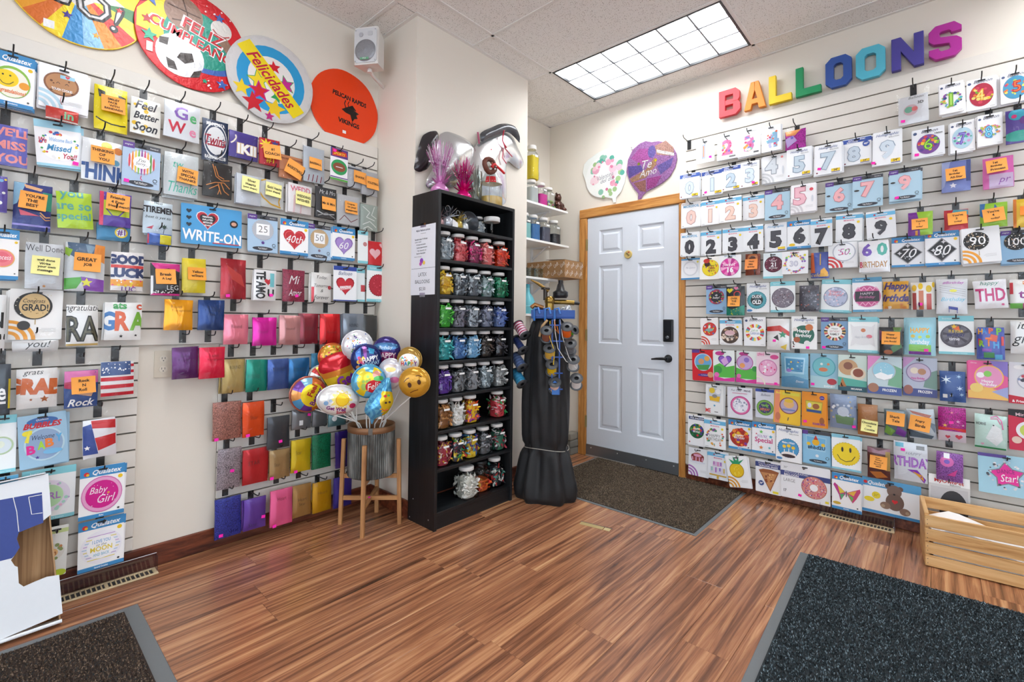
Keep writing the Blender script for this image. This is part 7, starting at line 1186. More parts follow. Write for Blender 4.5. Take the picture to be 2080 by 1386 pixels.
MB().lathe([(.069, .004), (.073, .012), (.073, .06), (.001, .06)], 28, col='e0b860').build('liquid', M_LATEX, jg, color=True)
MB().lathe([(.0715, .155), (.0665, .165), (.041, .215), (.03, .24)], 28, col='ecebe6', cap=False).build('shoulder', M_MATTE, jg, color=True)
mb = MB()
for k in range(8):
    a0, a1 = math.radians(195 + k * 14), math.radians(195 + (k + 1) * 14); c_ = 'd02430' if k < 4 else ('f2f0ee' if k % 2 else 'd8d8d8')
    mb.add([(.0745 * math.cos(a0), .0745 * math.sin(a0), .145), (.0745 * math.cos(a1), .0745 * math.sin(a1), .145), (.062 * math.cos(a1), .062 * math.sin(a1), .185), (.062 * math.cos(a0), .062 * math.sin(a0), .185)], [(0, 1, 2, 3)], c_)
mb.build('label_band', M_MATTE, jg, color=True); MB().lathe([(.025, .262), (.027, .266), (.027, .29), (.001, .292)], 20).build('cap', plain('e8e4dc', .4), jg)

# silver horse foil balloon on the pillar
hr = empty('horse_balloon', (0, PY - .02, 0), label='silver and black horse shaped foil balloon on the pillar', cat='foil balloon')
tail = [(1.7117, 2.244), (1.7625, 2.283), (1.8189, 2.306), (1.8386, 2.2845), (1.8208, 2.2031), (1.7847, 2.1028), (1.7521, 2.0498), (1.6944, 2.0183), (1.6516, 2.0256), (1.6645, 2.087), (1.6843, 2.1654)]
body = [(1.8309, 2.2822), (1.8969, 2.3266), (1.9784, 2.3321), (2.0765, 2.3256), (2.1389, 2.2976), (2.123, 2.1884), (2.0808, 2.0807), (2.0052, 2.0062), (1.9035, 1.9719), (1.8068, 1.9332), (1.7394, 1.9429), (1.7531, 1.9994), (1.8041, 2.0775), (1.8214, 2.1729)]
head = [(2.1655, 2.3314), (2.2433, 2.3873), (2.3388, 2.4428), (2.4233, 2.4996), (2.5176, 2.4853), (2.5838, 2.3958), (2.6288, 2.3457), (2.6462, 2.3097), (2.597, 2.2538), (2.5317, 2.2631), (2.4679, 2.2898), (2.4483, 2.2179), (2.4612, 2.0623), (2.4524, 1.9622), (2.2511, 1.925), (2.1128, 2.0067), (2.0884, 2.1472), (2.1215, 2.2698)]
mane = [(2.1511, 2.3769), (2.1961, 2.4136), (2.2658, 2.4549), (2.3378, 2.5011), (2.4126, 2.5279), (2.4902, 2.5379), (2.5389, 2.4916), (2.5616, 2.4223), (2.5075, 2.4501), (2.4237, 2.4751), (2.339, 2.429), (2.2435, 2.3738), (2.1657, 2.3183)]
puffy(tail, .028, .02, '3a3638').build('tail', M_PUFF, hr, color=True); puffy(body, .05, .03, 'd4d6d8').build('body', M_SILVERF, hr, color=True)
h_ = puffy(head, .045, .025, 'dfe1e3').build('head', M_SILVERF, hr, color=True); puffy(mane, .03, .015, '5a5c60').build('mane', M_PUFF, hr, color=True, loc=(0, -.035, 0))
for pl, c_, w_ in (([(2.3687, 2.4622), (2.3549, 2.3863), (2.3957, 2.3463)], 'c8384c', .005), ([(2.3549, 2.3863), (2.3858, 2.3367), (2.458, 2.3008)], 'd86878', .004), ([(2.3658, 2.3312), (2.3568, 2.2674), (2.3974, 2.2367)], 'd86878', .004), ([(2.1198, 2.3735), (2.1344, 2.3001)], 'a84a68', .006)):
    MB().tube([(x, -.05, z) for x, z in pl], w_, 5, col=c_).build('bridle', M_PUFF, h_, color=True)
MB().lathe([(.006, 0), (.004, .004)], 10, (*[(2.4109, 2.3505)][0][:1], -.05, [(2.4109, 2.3505)][0][1]), axis=(0, -1, 0), col='22').build('eye', M_DARK, h_) if False else None

# ------------------------------------------------------------------ planter with balloons on sticks
pc = (1.48, 2.375)
pn = empty('planter_stand', (pc[0], pc[1], 0), (0, 0, 0), label='wooden four legged stand under the metal planter', cat='plant stand')
LR = .165
for k in range(4):
    a = math.radians(225 + 90 * k); c, s = math.cos(a), math.sin(a)
    b = Vector((c * LR, s * LR, 0)); tp = Vector((c * (LR - .012), s * (LR - .012), .475)); u = Vector((c, s, 0)); v = Vector((-s, c, 0)); q = .011
    MB().loft([[tuple(p + u * i * q + v * j * q) for i, j in ((-1, -1), (1, -1), (1, 1), (-1, 1))] for p in (b, tp)], smooth=False).build('leg', M_STAND, pn, bevel=.002, seg=1)
for k, z in ((0, .145), (1, .145), (0, .268), (1, .268)):
    a = math.radians(225 + 90 * k); o = MB().box(-LR + .012, -.008, z - .012 + (.001 if k else 0), LR - .012, .008, z + .012 + (.001 if k else 0)).build('cross_bar', wood('bar_wood%d' % k, [(0.3, '8a5c35'), (0.5, 'ad7a4a'), (0.7, 'c4935f')], (3, 30, 30), 0.55, 0.1) if z < .2 else M_STAND, pn, rot=(0, 0, a), bevel=.0015, seg=1)
MB().box(-.009, -.0006, -.006, .009, .0006, .006).build('price_sticker', M_STICK, pn, (-.02, -.02, .1582), (math.pi / 2, 0, .78))
pot = empty('metal_planter', (pc[0], pc[1], .2815), label='ribbed galvanized metal planter with copper rim', cat='planter')
RT = .126
def ribs(r, z, n=130): return [((r + (.0022 if i % 2 else -.0016)) * math.cos(2 * math.pi * i / n), (r + (.0022 if i % 2 else -.0016)) * math.sin(2 * math.pi * i / n), z) for i in range(n)]
def galv():
    m, nt, b = nmat('galvanized_metal'); co = objco(nt, (1, 1, .4)); n = N(nt, 'ShaderNodeTexNoise'); n.inputs['Scale'].default_value = 22; n.inputs['Detail'].default_value = 5; nt.links.new(co, n.inputs['Vector'])
    nt.links.new(ramp(nt, n.outputs[0], [(.3, '4a4a47'), (.5, '6c6e6b'), (.7, '949692')]), b.inputs['Base Color']); b.inputs['Metallic'].default_value = .75; b.inputs['Roughness'].default_value = .45; return m
mb = MB(); mb.loft([ribs(RT - .004, 0), ribs(RT, .004), ribs(RT + .001, .25)], cap=False, smooth=False); mb.build('bucket', galv(), pot)
MB().lathe([(RT - .004, .002), (RT - .003, .006), (.001, .006)], 40).build('bucket_base', M_DARK, pot)
MB().lathe([(RT + .003, .245), (RT + .0045, .246), (RT + .0045, .278), (RT, .279), (RT - .001, .25), (RT - .002, .1)], 60, cap=False).build('rim_band', plain('8d6546', .45, metal=.4), pot)
MB().box(-.011, -RT - .008, .244, .011, -RT - .004, .28).build('rim_clip', plain('6e6a64', .4, metal=.5), pot, rot=(0, 0, -.6))
def foil_round(r, prims, col, t, rim=True, ex=1.0, hh=None, seed=0, depth=.38):
    """inflated round foil balloon with a puckered seam, front towards -y"""
    hh = hh or r; rn_ = random.Random(seed); mb = MB(); n = 40; prof = [1.0, .985, .94, .86, .74, .58, .38, .16]
    def hgt(q): return depth * r * max(0, 1 - q ** 3.0) ** .55
    for sgn in (-1, 1):
        rings = []
        for q in prof:
            ring = []
            for i in range(n):
                a = 2 * math.pi * i / n; pk = (1 if i % 2 else -1) * .035 * max(0, (q - .55) / .45) * (1 if q < 1 else .3)
                rr = q * (1 + .012 * (1 if i % 2 else -1) * (q > .95)); ring.append((rr * r * math.cos(a), sgn * (hgt(q) + pk * r * .5 + .0008), rr * hh * math.sin(a)))
            rings.append(ring if sgn < 0 else ring[::-1])
        mb.loft(rings, col, cap=True)
    if rim:
        R_ = [[((1 + e) * r * math.cos(2 * math.pi * i / n) * (1 + .008 * (i % 2)), y, (1 + e) * hh * math.sin(2 * math.pi * i / n) * (1 + .008 * (i % 2))) for i in range(n)] for e, y in ((-.01, -.0012), (.045, -.0005), (.045, .0005), (-.01, .0012))]
        mb.loft(R_, col, cap=False)
    mb.build('balloon', M_PUFF, t, color=True)
    pr = Print(2 * r, 2 * hh, 0, warp=lambda x, z: hgt(min(1, math.hypot(x / r, z / hh))) + .0035, lim=r * .16); pr.draw(prims); pr.build(t, M_PUFF)
def on_stick(pos, r, prims, col, label, yaw=0, roll=0, pitch=0, shape=None, hh=None, seed=0, foot=None, depth=.38):
    p = Vector(pos); base = Vector((pc[0], pc[1], .33))
    tocam = math.atan2(0 - p.y, 0 - p.x) + math.pi / 2       # turned to the room
    root = empty('stick_balloon', pos, label=label, cat='balloon', group='balloons on sticks in the metal planter')
    b = empty('balloon_head', (0, 0, 0), (math.radians(pitch), math.radians(roll), tocam + math.radians(yaw)), parent=root)
    if shape: shape(b)
    else: foil_round(r, prims, col, b, hh=hh, seed=seed, depth=depth)
    rn_ = random.Random(seed + 40); a = math.atan2(p.y - pc[1], p.x - pc[0]); fr = Vector((pc[0] + .085 * math.cos(a), pc[1] + .085 * math.sin(a), .575)); bt = Vector((pc[0] - .03 * math.cos(a) + rn_.uniform(-.02, .02), pc[1] - .03 * math.sin(a) + rn_.uniform(-.02, .02), .30))
    dn = Vector((p.x, p.y, p.z - (hh or r) * .8)); back = (p - Vector((0, 0, p.z))).normalized() * .015
    MB().tube([bt - p, fr - p, (dn + back) - p], .0033, 6).build('stick', plain('eceae6', .4), root)
    MB().lathe([(.012, -.012), (.006, 0), (.004, .014)], 10, tuple(dn + back - p + Vector((0, 0, .004)))).build('stick_cup', plain('f0eeea', .4), root)
HB = lambda c1, c2, v=.5: [('t', 'HAPPY', .5, v + .08, .6, .14, c1, 'b'), ('t', 'BIRTHDAY', .5, v - .1, .66, .12, c2, 'b')]
on_stick((1.396, 2.40, 1.002), .082, [('d', 3, 40, .15, .2, .85, .9, .02, ['d84878', '4a68b8', 'e8a838', '3a9a58', '6a4a98']), ('t', 'Happy', .56, .5, .5, .2, '8a9cc8', 'xs', 12), ('t', 'Happy', .56, .5, .48, .18, '3d5fae', 's', 12)], 'ececf0', 'white star printed round balloon at the top of bunch', yaw=5, seed=1)
on_stick((1.316, 2.53, .935), .075, [('c', .5, .5, .46, 'd8502c'), ('e', .5, .66, .44, .3, 'd8a83a'), ('d', 5, 22, .15, .55, .85, .92, .035, ['c83a30', '7a3a68', 'f0d868', '58a848']), ('t', 'HAPPY', .52, .44, .6, .15, '4aa8d0', 'x', 6), ('t', 'BIRTHDAY', .52, .28, .7, .13, '3a88c0', 'x', 6)], 'd0602c', 'orange and gold birthday balloon at left of bunch', yaw=12, seed=2)
on_stick((1.523, 2.306, .975), .075, [('c', .5, .5, .48, '3a2f74'), ('e', .5, .66, .46, .14, '4a7aa8'), ('e', .5, .26, .4, .2, '8a2a68'), ('t', 'Birthday', .5, .6, .5, .16, 'd8e4f0', 's'), ('t', 'HAPPY', .52, .32, .72, .2, 'f0d8e0', 'b')], '3f3470', 'navy to magenta birthday balloon at upper right of bunch', yaw=-8, seed=3)
on_stick((1.562, 2.141, .931), .067, [('e', .5, .4, .42, .36, 'e8e6e0'), ('d', 4, 26, .2, .45, .8, .72, .03, ['d84848', '4a88c0', 'e8b030', '58a858']), ('t', 'H', .26, .36, .12, .17, 'd83a38', 'x'), ('t', 'A', .4, .36, .14, .17, '3a78c0', 'x'), ('t', 'P', .54, .36, .12, .17, '2a9a58', 'x'), ('t', 'P', .66, .36, .12, .17, 'e8a028', 'x'), ('t', 'Y', .79, .36, .13, .17, '7a3a98', 'x')], 'a8843c', 'gold rimmed white confetti balloon near the bookcase', yaw=-14, seed=4)
on_stick((1.396, 2.306, .933), .078, [('c', .5, .5, .48, '26306a'), ('p', [(.15, .8), (.35, .95), (.3, .5), (.2, .3)], '5a88d8'), ('p', [(.4, .95), (.55, .97), (.5, .55), (.42, .5)], '8a4a98'), ('dr', 5, 12, .3, .4, .05, .2, .06, ['e8a868', 'd84878', '58b0d0', 'f0c848']), ('p', [(.6, .9), (.8, .8), (.75, .65), (.6, .7)], '3a9ac8'), ('t', 'HAPPY', .62, .5, .55, .17, 'f0f0f4', 'b', 5), ('t', 'BIRTHDAY', .62, .33, .6, .13, 'a8d0e8', 'b', 5)], '2a3270', 'dark blue patterned birthday balloon in the middle', yaw=6, roll=-8, seed=5)
on_stick((1.493, 2.215, .853), .070, [('e', .55, .66, .2, .08, 'e8c078'), ('e', .52, .78, .24, .05, 'd8c8c0'), ('e', .7, .32, .18, .1, 'd878a8'), ('t', 'for', .2, .56, .22, .14, '4a4a6a', 's'), ('t', 'you', .22, .38, .3, .16, '4a4a6a', 's')], 'dcdae2', 'pearl silver round balloon with faint pastel print', yaw=-16, seed=6, hh=.082)
on_stick((1.505, 2.016, .826), .079, [('c', .5, .5, .47, 'c8922c'), ('e', .36, .46, .065, .09, '4a2a18'), ('e', .68, .48, .06, .085, '4a2a18'), ('l', [(.2, .6), (.3, .68), (.4, .7)], .03, '5a3418'), ('l', [(.62, .71), (.72, .7), (.8, .63)], .03, '5a3418'), ('l', [(.32, .2), (.46, .235), (.6, .24)], .025, '6a3a1c')], 'cc9a3c', 'gold frowning face balloon leaning to the bookcase', yaw=-10, roll=-14, seed=7, hh=.076)
def redpot(b):
    pl = [(-.095, .05), (-.06, .095), (.03, .105), (.1, .09), (.085, .02), (.08, -.09), (-.06, -.1), (-.08, -.02)]
    puffy(pl, .045, .016, 'c42430', colf=lambda x, z: 'c8202c' if z > .02 else ('e08a34' if z > -.012 else 'e8c830')).build('balloon', M_PUFF, b, color=True)
    p_ = Print(.2, .2, -.05); p_.draw([('t', 'Get', .62, .26, .5, .3, '7a2a8c', 'x', 10)]); p_.build(b, M_PUFF)
on_stick((1.312, 2.46, .858), .08, [], '', 'red and yellow pot shaped get well balloon', yaw=10, roll=-18, shape=redpot, seed=8)
on_stick((1.379, 2.25, .819), .086, [('ray', .5, .5, .3, .47, 10, ['6ab4d8', 'f0d428', '6ab4d8', 'e8dc58', '58a8d0']), ('e', .42, .52, .28, .3, 'f0dc3c'), ('d', 3, 8, .25, .3, .6, .7, .06, ['a8d068']), ('e', .72, .72, .12, .12, 'e8a090'), ('e', .66, .36, .27, .2, 'c82430'), ('t', 'Feliz', .66, .38, .46, .2, 'f6efe6', 's', 14), ('e', .78, .6, .15, .08, '58b058')], '58a8cc', 'sky blue and yellow Feliz balloon with red spot', yaw=4, seed=9)
def moon(b):
    pl = [(.03, .135), (.055, .05), (.075, -.01), (.045, -.075), (-.01, -.1), (-.02, -.14), (-.035, -.1), (-.07, -.075), (-.068, -.03), (-.03, .06)]
    puffy(pl, .045, .014, '5aa8d0', colf=lambda x, z: 'f0cc28' if (x > .0 and z < .05 and x > -.4 * z - .004) else ('6ab8dc' if (int((x + .2) * 60) + int((z + .2) * 60)) % 2 else '4a94c4')).build('balloon', M_PUFF, b, color=True)
    p_ = Print(.2, .28, -.052); p_.draw([('c', .66, .48, .03, '3a2a18'), ('c', .75, .5, .03, '3a2a18'), ('l', [(.58, .36), (.66, .33), (.74, .37)], .02, 'c03a2a'), ('c', .62, .6, .035, 'd83a48'), ('c', .7, .62, .03, '58a848')]); p_.pic.build('print_pattern', M_PUFF, b, color=True)
on_stick((1.411, 2.19, .726), .1, [], '', 'blue and yellow moon balloon over the planter rim', yaw=0, roll=8, shape=moon, seed=10, hh=.12)
on_stick((1.187, 2.54, .739), .094, [('ray', .5, .5, .2, .48, 9, ['c83a38', 'e07a38', '8ac0dc', '7a4aa8', 'e8a058', '58a0d0', '6a3a98', 'e88a38', '9a88c8']), ('c', .58, .48, .33, 'f0d422'), ('t', 'Feel', .56, .62, .4, .17, 'b8382c', 'x', 62), ('t', 'Better', .68, .44, .6, .16, '7a3a88', 'x', 62)], 'b86a58', 'rainbow rimmed yellow Feel Better balloon at far left', yaw=14, roll=0, seed=11)
on_stick((1.258, 2.345, .723), .104, [('e', .5, .5, .46, .46, 'f0efec'), ('s', .56, .54, .3, 'f4e27a', 12, 0, .62), ('c', .58, .54, .165, 'e0a828'), ('c', .58, .54, .145, 'f4cc20'), ('c', .2, .42, .055, '88b0d8'), ('c', .3, .5, .04, 'b8d0e8'), ('t', 'Get Well', .45, .24, .5, .13, '8a3a88', 'x', -6), ('t', 'Soon', .58, .12, .4, .12, 'c83a58', 'x', 4), ('e', .84, .34, .08, .09, 'c83a68')], 'e6e4e2', 'white oval sun balloon at lower left of bunch', yaw=6, roll=4, seed=12, hh=.078)
on_stick((1.278, 2.59, .823), .062, [('ray', .5, .5, 0, .47, 12, ['d84a48', 'f0f0e8', '58a858', 'f0d848'])], 'd8d0c0', 'small striped balloon half hidden at left of bunch', yaw=10, seed=13)

# ------------------------------------------------------------------ covered tank with ribbon spools
tk = empty('covered_tank', (2.52, 1.93, 0), label='tall helium tank draped in black cloth tied with cord', cat='gas tank')
def cloth_r(z):
    K_ = [(0, .182), (.03, .195), (.08, .19), (.2, .168), (.29, .148), (.33, .138), (.4, .148), (.6, .150), (.9, .142), (1.05, .126), (1.14, .096), (1.185, .06)]
    for (a, ra), (b, rb) in zip(K_, K_[1:]):
        if a <= z <= b: q = (z - a) / (b - a); q = q * q * (3 - 2 * q); return ra + (rb - ra) * q
    return K_[-1][1]
mb = MB(); n = 72; rings = []; zz = [0, .008, .02, .04, .08, .12, .16, .2, .24, .28, .305, .32, .335, .36, .4, .46, .52, .58, .64, .7, .76, .82, .88, .94, 1.0, 1.05, 1.1, 1.14, 1.17, 1.185]
for z in zz:
    ring = []
    for i in range(n):
        a = 2 * math.pi * i / n; am = .03 if z < .3 else .019; fold = math.sin(a * 7 + .6 * math.sin(z * 5)) * .6 + math.sin(a * 11 + 2 + z * 2.2) * .4 + .5 * math.sin(a * 3 + 1 + z * 3)
        r = cloth_r(z) + am * fold * (.35 if .31 < z < .345 else 1) * (1 if z > .05 else .7); ring.append((r * math.cos(a), r * math.sin(a), z))
    rings.append(ring)
def cloth_mat():
    m, nt, b = nmat('black_cloth'); co = objco(nt); n_ = N(nt, 'ShaderNodeTexNoise'); n_.inputs['Scale'].default_value = 7; n_.inputs['Detail'].default_value = 4; nt.links.new(co, n_.inputs['Vector'])
    nt.links.new(ramp(nt, n_.outputs[0], [(.3, '0c0c0e'), (.7, '18181b')]), b.inputs['Base Color']); b.inputs['Roughness'].default_value = .6; b.inputs['Sheen Weight'].default_value = .03; bump(nt, b, n_.outputs[0], .5, .01); return m
M_CLOTH = cloth_mat(); mb.loft(rings, cap=True); mb.build('cloth', M_CLOTH, tk, rot=(0, 0, .3))
MB().tube([((cloth_r(.33) + .008) * math.cos(a), (cloth_r(.33) + .008) * math.sin(a), .325 + .012 * math.sin(a * 2 + 1)) for a in [2 * math.pi * i / 40 for i in range(41)]], .0022, 5).build('cord', plain('b9b4aa', .6), tk)
# regulators and valves on the tank head
rg = empty('tank_regulator', (2.50, 1.90, 1.186), label='brass and black helium regulator valves on tank top', cat='valve')
BRS = plain('9a7a3c', .3, metal=.85, bumps=.1)
MB().tube([(0, 0, 0), (0, 0, .08)], .03, 12).build('valve_stem', BRS, rg); MB().lathe([(.03, 0), (.034, .01), (.034, .035), (.02, .045)], 16, (.0, 0, .08)).build('valve_body', BRS, rg)
MB().tube([(0, 0, .09), (.07, -.06, .09), (.12, -.11, .085)], .016, 10).build('outlet_pipe', BRS, rg); MB().tube([(.12, -.11, .085), (.15, -.13, .083)], .012, 8).build('outlet_nozzle', M_BLK, rg)
MB().tube([(-.03, .03, .05), (-.07, .07, .07), (-.09, .08, .05)], .015, 10).build('inlet_elbow', plain('a8774a', .3, metal=.8), rg)
MB().lathe([(.042, 0), (.05, .012), (.05, .04), (.03, .052), (.02, .09), (.014, .1)], 18, (.05, -.05, .115)).build('hand_wheel', M_BLK, rg); MB().box(.035, -.065, .2, .065, -.04, .235).build('wheel_knob', M_BLK, rg, bevel=.006)
MB().tube([(-.01, .0, .16), (-.05, .06, .21), (-.075, .1, .235)], .009, 8, taper=[1.4, 1.1, .5]).build('tilt_lever', plain('8a6a34', .35, metal=.7), rg)
MB().tube([(-.02, .02, .1), (-.02, .02, .17)], .014, 10).lathe([(.03, .17), (.03, .18), (.02, .186)], 14, (-.02, .02, 0)).build('push_valve', plain('3a3028', .3, metal=.5), rg)
M_BLUE = plain('1f4f9e', .35); M_BLUEL = plain('3a74c0', .35)
ty = empty('tool_tray', (2.50, 1.885, 1.165), (0, 0, -.918), label='blue plastic tray of clips around the tank head', cat='tray')
mb = MB(); mb.box(-.13, -.075, 0, .15, .075, .008); mb.box(-.13, -.075, .008, .15, -.069, .055); mb.box(-.13, .069, .008, .15, .075, .055); mb.box(-.13, -.069, .008, -.124, .069, .055); mb.box(.144, -.069, .008, .15, .069, .055); mb.box(.04, -.069, .008, .046, .069, .055); mb.build('tray', M_BLUE, ty, bevel=.003)
for x in (-.11, -.04, .02): MB().tube([(x, -.079, -.012), (x, -.092, .02), (x, -.088, .06), (x + .025, -.084, .068), (x + .035, -.088, .03)], .008, 6).build('clip', M_BLUEL, ty)
mb = MB(); rn = random.Random(12)
for k in range(26): c = Vector((rn.uniform(.06, .135), rn.uniform(-.05, .05), rn.uniform(.03, .08))); blob(mb, c, .018, rn, rn.choice(['e8e8ea', 'd4d6da', 'f6f6f6']))
mb.build('white_clips', M_MATTE, ty, color=True)['kind'] = 'stuff'
rk = empty('ribbon_rack', (2.405, 1.79, .72), (0, 0, -.918), label='blue plastic ribbon rack hanging on the black cloth', cat='rack')
MB().box(-.016, -.004, .0, -.008, .004, .44).build('rail', M_BLUE, rk); MB().box(.03, -.004, -.03, .038, .004, .44).build('rail', M_BLUE, rk)
for z in (0, .1, .2, .3, .4): MB().box(-.03, -.004, z, .055, .004, z + .008).build('rung', M_BLUE, rk)
MB().box(-.012, -.012, -.03, .034, -.004, .06).build('pocket', M_BLUEL, rk, bevel=.002)
def spool(pos, axis, rib, label, r=.040, L=.075, core=.72, group='ribbon spools on the covered tank'):
    t = empty('ribbon_spool', pos, label=label, cat='ribbon spool', group=group)
    for s_ in (0, 1):
        o = MB().lathe([(.014, 0), (r, 0), (r, .003), (.014, .003)], 26, tuple(Vector(axis).normalized() * (s_ * (-L) )), axis=axis, cap=False).build('flange', plain('4c4e51', .4), t)
    ax = Vector(axis).normalized()
    M_ = axis_mat(axis); mb = MB(); nn = 10
    prof = []
    for k in range(nn + 1): prof.append((r * core * (1 + .015 * (k % 2)), -L + .003 + (L - .004) * k / nn))
    for k in range(nn): mb.lathe([prof[k], prof[k + 1]], 22, axis=axis, cap=False, col=rib[k % len(rib)])
    mb.build('ribbon', M_LATEX, t, color=True); MB().lathe([(.0138, -L), (.0138, .0005)], 16, axis=axis, cap=False).build('core_tube', M_BLK, t); MB().lathe([(.0136, -.012), (.001, -.012)], 16, axis=axis, cap=False).build('peg', plain('101012', .5), t)
SPA = (-.60, -.44, .72)
sl = [((2.357, 1.814, 1.089), ['8a4a38', 'a86a50'], 'copper'), ((2.435, 1.713, 1.115), ['f06a1c'], 'orange'), ((2.369, 1.799, .979), ['e8b070', 'f0c41c'], 'peach and yellow'), ((2.447, 1.696, 1.012), ['3a3a3c', '8a8a8c'], 'black'), ((2.378, 1.786, .879), ['f2c40a'], 'bright yellow'), ((2.459, 1.681, .912), ['c8c8c6', 'e8e8e6'], 'silver'), ((2.39, 1.771, .769), ['f0c0a8', 'f6d8c8'], 'pale peach'), ((2.471, 1.665, .797), ['e8e6e4'], 'white')]
for p_, rib, nm in sl: spool(p_, SPA, rib, 'grey flanged spool of %s curling ribbon' % nm)
spool((2.485, 1.69, 1.095), (-.3, -.85, .3), ['5ad818', '74e83a'], 'black flanged spool of lime green ribbon', r=.03)
ll = [((2.385, 2.012, 1.052), ['b02a58', 'e8d8e0'], 'pink and white'), ((2.375, 2.02, .955), ['1c2c5c', '28386c'], 'navy'), ((2.37, 2.02, .842), ['3a4c74', '566a94'], 'slate blue'), ((2.37, 2.02, .736), ['2a7ca4', '3a90b8'], 'teal blue')]
for i, (p_, rib, nm) in enumerate(ll): spool(p_, (-.18, -.62, -.50), rib, 'dark flanged spool of %s ribbon beside the bookcase' % nm, r=.04, L=.115, core=.85 if i != 1 else .6)
for k, (col_, pts, lab) in enumerate([('e2dfda', [(2.42, 1.80, 1.16), (2.395, 1.775, 1.08), (2.41, 1.765, .98), (2.425, 1.71, .9), (2.45, 1.675, .885)], 'white curling ribbon hanging down the cloth'), ('f0c41c', [(2.40, 1.82, 1.15), (2.37, 1.80, 1.05), (2.385, 1.77, .96), (2.365, 1.765, .88)], 'yellow curling ribbon looped between spools'), ('f0882c', [(2.41, 1.79, 1.16), (2.395, 1.775, 1.10), (2.42, 1.765, 1.07), (2.405, 1.77, 1.12)], 'orange curling ribbon loop near the rack'), ('b8966a', [(2.40, 1.84, 1.155), (2.375, 1.86, 1.12), (2.365, 1.875, 1.05)], 'braided tan twine over the cloth shoulder'), ('d8d6d2', [(2.44, 1.77, 1.16), (2.425, 1.74, 1.05), (2.435, 1.70, .93), (2.455, 1.66, .86)], 'silver ribbon strand beside the white one')]):
    o = MB().tube(pts, .0022 if k != 3 else .009, 5, col=col_).build('ribbon_strand', M_MATTE, None, color=True); tag(o, lab, 'ribbon', 'loose ribbon ends on the covered tank')

# ------------------------------------------------------------------ alcove shelves and what stands on them
M_BRK = plain('e6e6e6', .4)
for z, x1, nm in ((2.115, 3.44, 'upper'), (1.812, 3.46, 'middle'), (1.505, 3.30, 'lower'), (1.205, 3.30, 'lowest')):
    t = empty('alcove_shelf', (PX1, YA, z), label='%s white corner shelf in the alcove by the door' % nm, cat='shelf', group='white shelves in the alcove')
    MB().box(.002, -.27, -.018, x1 - PX1, -.001, 0).build('board', M_SHELFW, t, bevel=.001, seg=1)
    for bx in (.18, .56): MB().box(bx - .012, -.012, -.16, bx + .012, -.001, -.018).box(bx - .010, -.2, -.03, bx + .010, -.012, -.018).add([(bx - .004, -.012, -.13), (bx + .004, -.012, -.13), (bx + .004, -.17, -.03), (bx - .004, -.17, -.03), (bx - .004, -.012, -.115), (bx + .004, -.012, -.115), (bx + .004, -.15, -.03), (bx - .004, -.15, -.03)], [(0, 1, 2, 3), (7, 6, 5, 4), (0, 4, 5, 1), (1, 5, 6, 2), (2, 6, 7, 3), (3, 7, 4, 0)]).build('bracket', M_BRK, t)
GA_ = 'glitter jars on the alcove shelves'
def gj(x, y, z, col, lab, w=.1, h=.17, fill=.62, cols=None): return jar(x, y, z, [col], lab, w=w, h=h, fill=fill, grains=cols is None, group=GA_, seed=int(x * 100)) if cols is None else jar(x, y, z, cols, lab, w=w, h=h, fill=fill, group=GA_, seed=int(x * 100))
gj(3.02, 2.50, 2.115, 'c8ccc8', 'clear jar of silver glitter on the upper alcove shelf', w=.108, h=.2, fill=.66)
gj(3.145, 2.50, 2.115, 'e0289c', 'clear jar of hot pink glitter on the upper alcove shelf', w=.108, h=.2, fill=.5)
gj(3.27, 2.515, 2.115, '', 'clear jar of mixed confetti on the upper alcove shelf', w=.108, h=.19, fill=.32, cols=['c86a88', 'a8c868', 'e8a868', '7a8ab8', 'd8d0c8'])
gj(3.03, 2.50, 2.3165, 'f0d400', 'jar of bright yellow glitter stacked on another jar', w=.1, h=.29, fill=.68)
br = empty('bear_weight', (3.385, 2.49, 2.1156), label='brown foil teddy bear shaped weight at shelf end', cat='ornament')
mb = MB(); mb.lathe([(.02, 0), (.04, .012), (.046, .04), (.038, .08), (.02, .1)], 14, col='4a2a22'); mb.build('body', M_PUFF, br, color=True)
mb = MB(); mb.lathe([(.005, .085), (.028, .1), (.033, .125), (.025, .15), (.005, .158)], 14, col='4f2e25'); mb.build('head', M_PUFF, br, color=True)
for x in (-.024, .024): MB().lathe([(.002, -.012), (.012, 0), (.002, .012)], 10, (x, 0, .155), col='4a2a22').build('ear', M_PUFF, br, color=True)
for x in (-.04, .04): MB().lathe([(.004, -.03), (.02, -.01), (.02, .012), (.004, .03)], 10, (x, -.03, .022), axis=(x, -.06, .0), col='5a352a').build('paw', M_PUFF, br, color=True)
for x in (-.042, .042): MB().lathe([(.004, -.03), (.014, -.01), (.014, .012), (.004, .03)], 10, (x, -.012, .07), axis=(x, -.05, -.06), col='5a352a').build('arm', M_PUFF, br, color=True)
gj(2.925, 2.49, 1.812, '9ad8d4', 'clear jar of pale aqua glitter on the middle alcove shelf', fill=.6, h=.21)
gj(3.035, 2.49, 1.812, '3a80c0', 'clear jar of blue glitter on the middle alcove shelf', fill=.62, h=.21, w=.108)
gj(3.175, 2.49, 1.812, '5c5c6c', 'clear jar of slate grey glitter on the middle alcove shelf', fill=.6, h=.21, w=.108)
gj(3.32, 2.49, 1.812, '34343a', 'clear jar of black glitter on the middle alcove shelf', fill=.42, h=.21, w=.108)
bxL = empty('kraft_box', (3.159, 2.25, 1.5056), label='brown patterned cardboard box with white lettering on alcove shelf', cat='box')
bw, bd_, bh = .265, .40, .145; MB().box(0, 0, 0, bw, bd_, bh).build('carton', plain('a57a4e', .7), bxL, bevel=.002, seg=1)
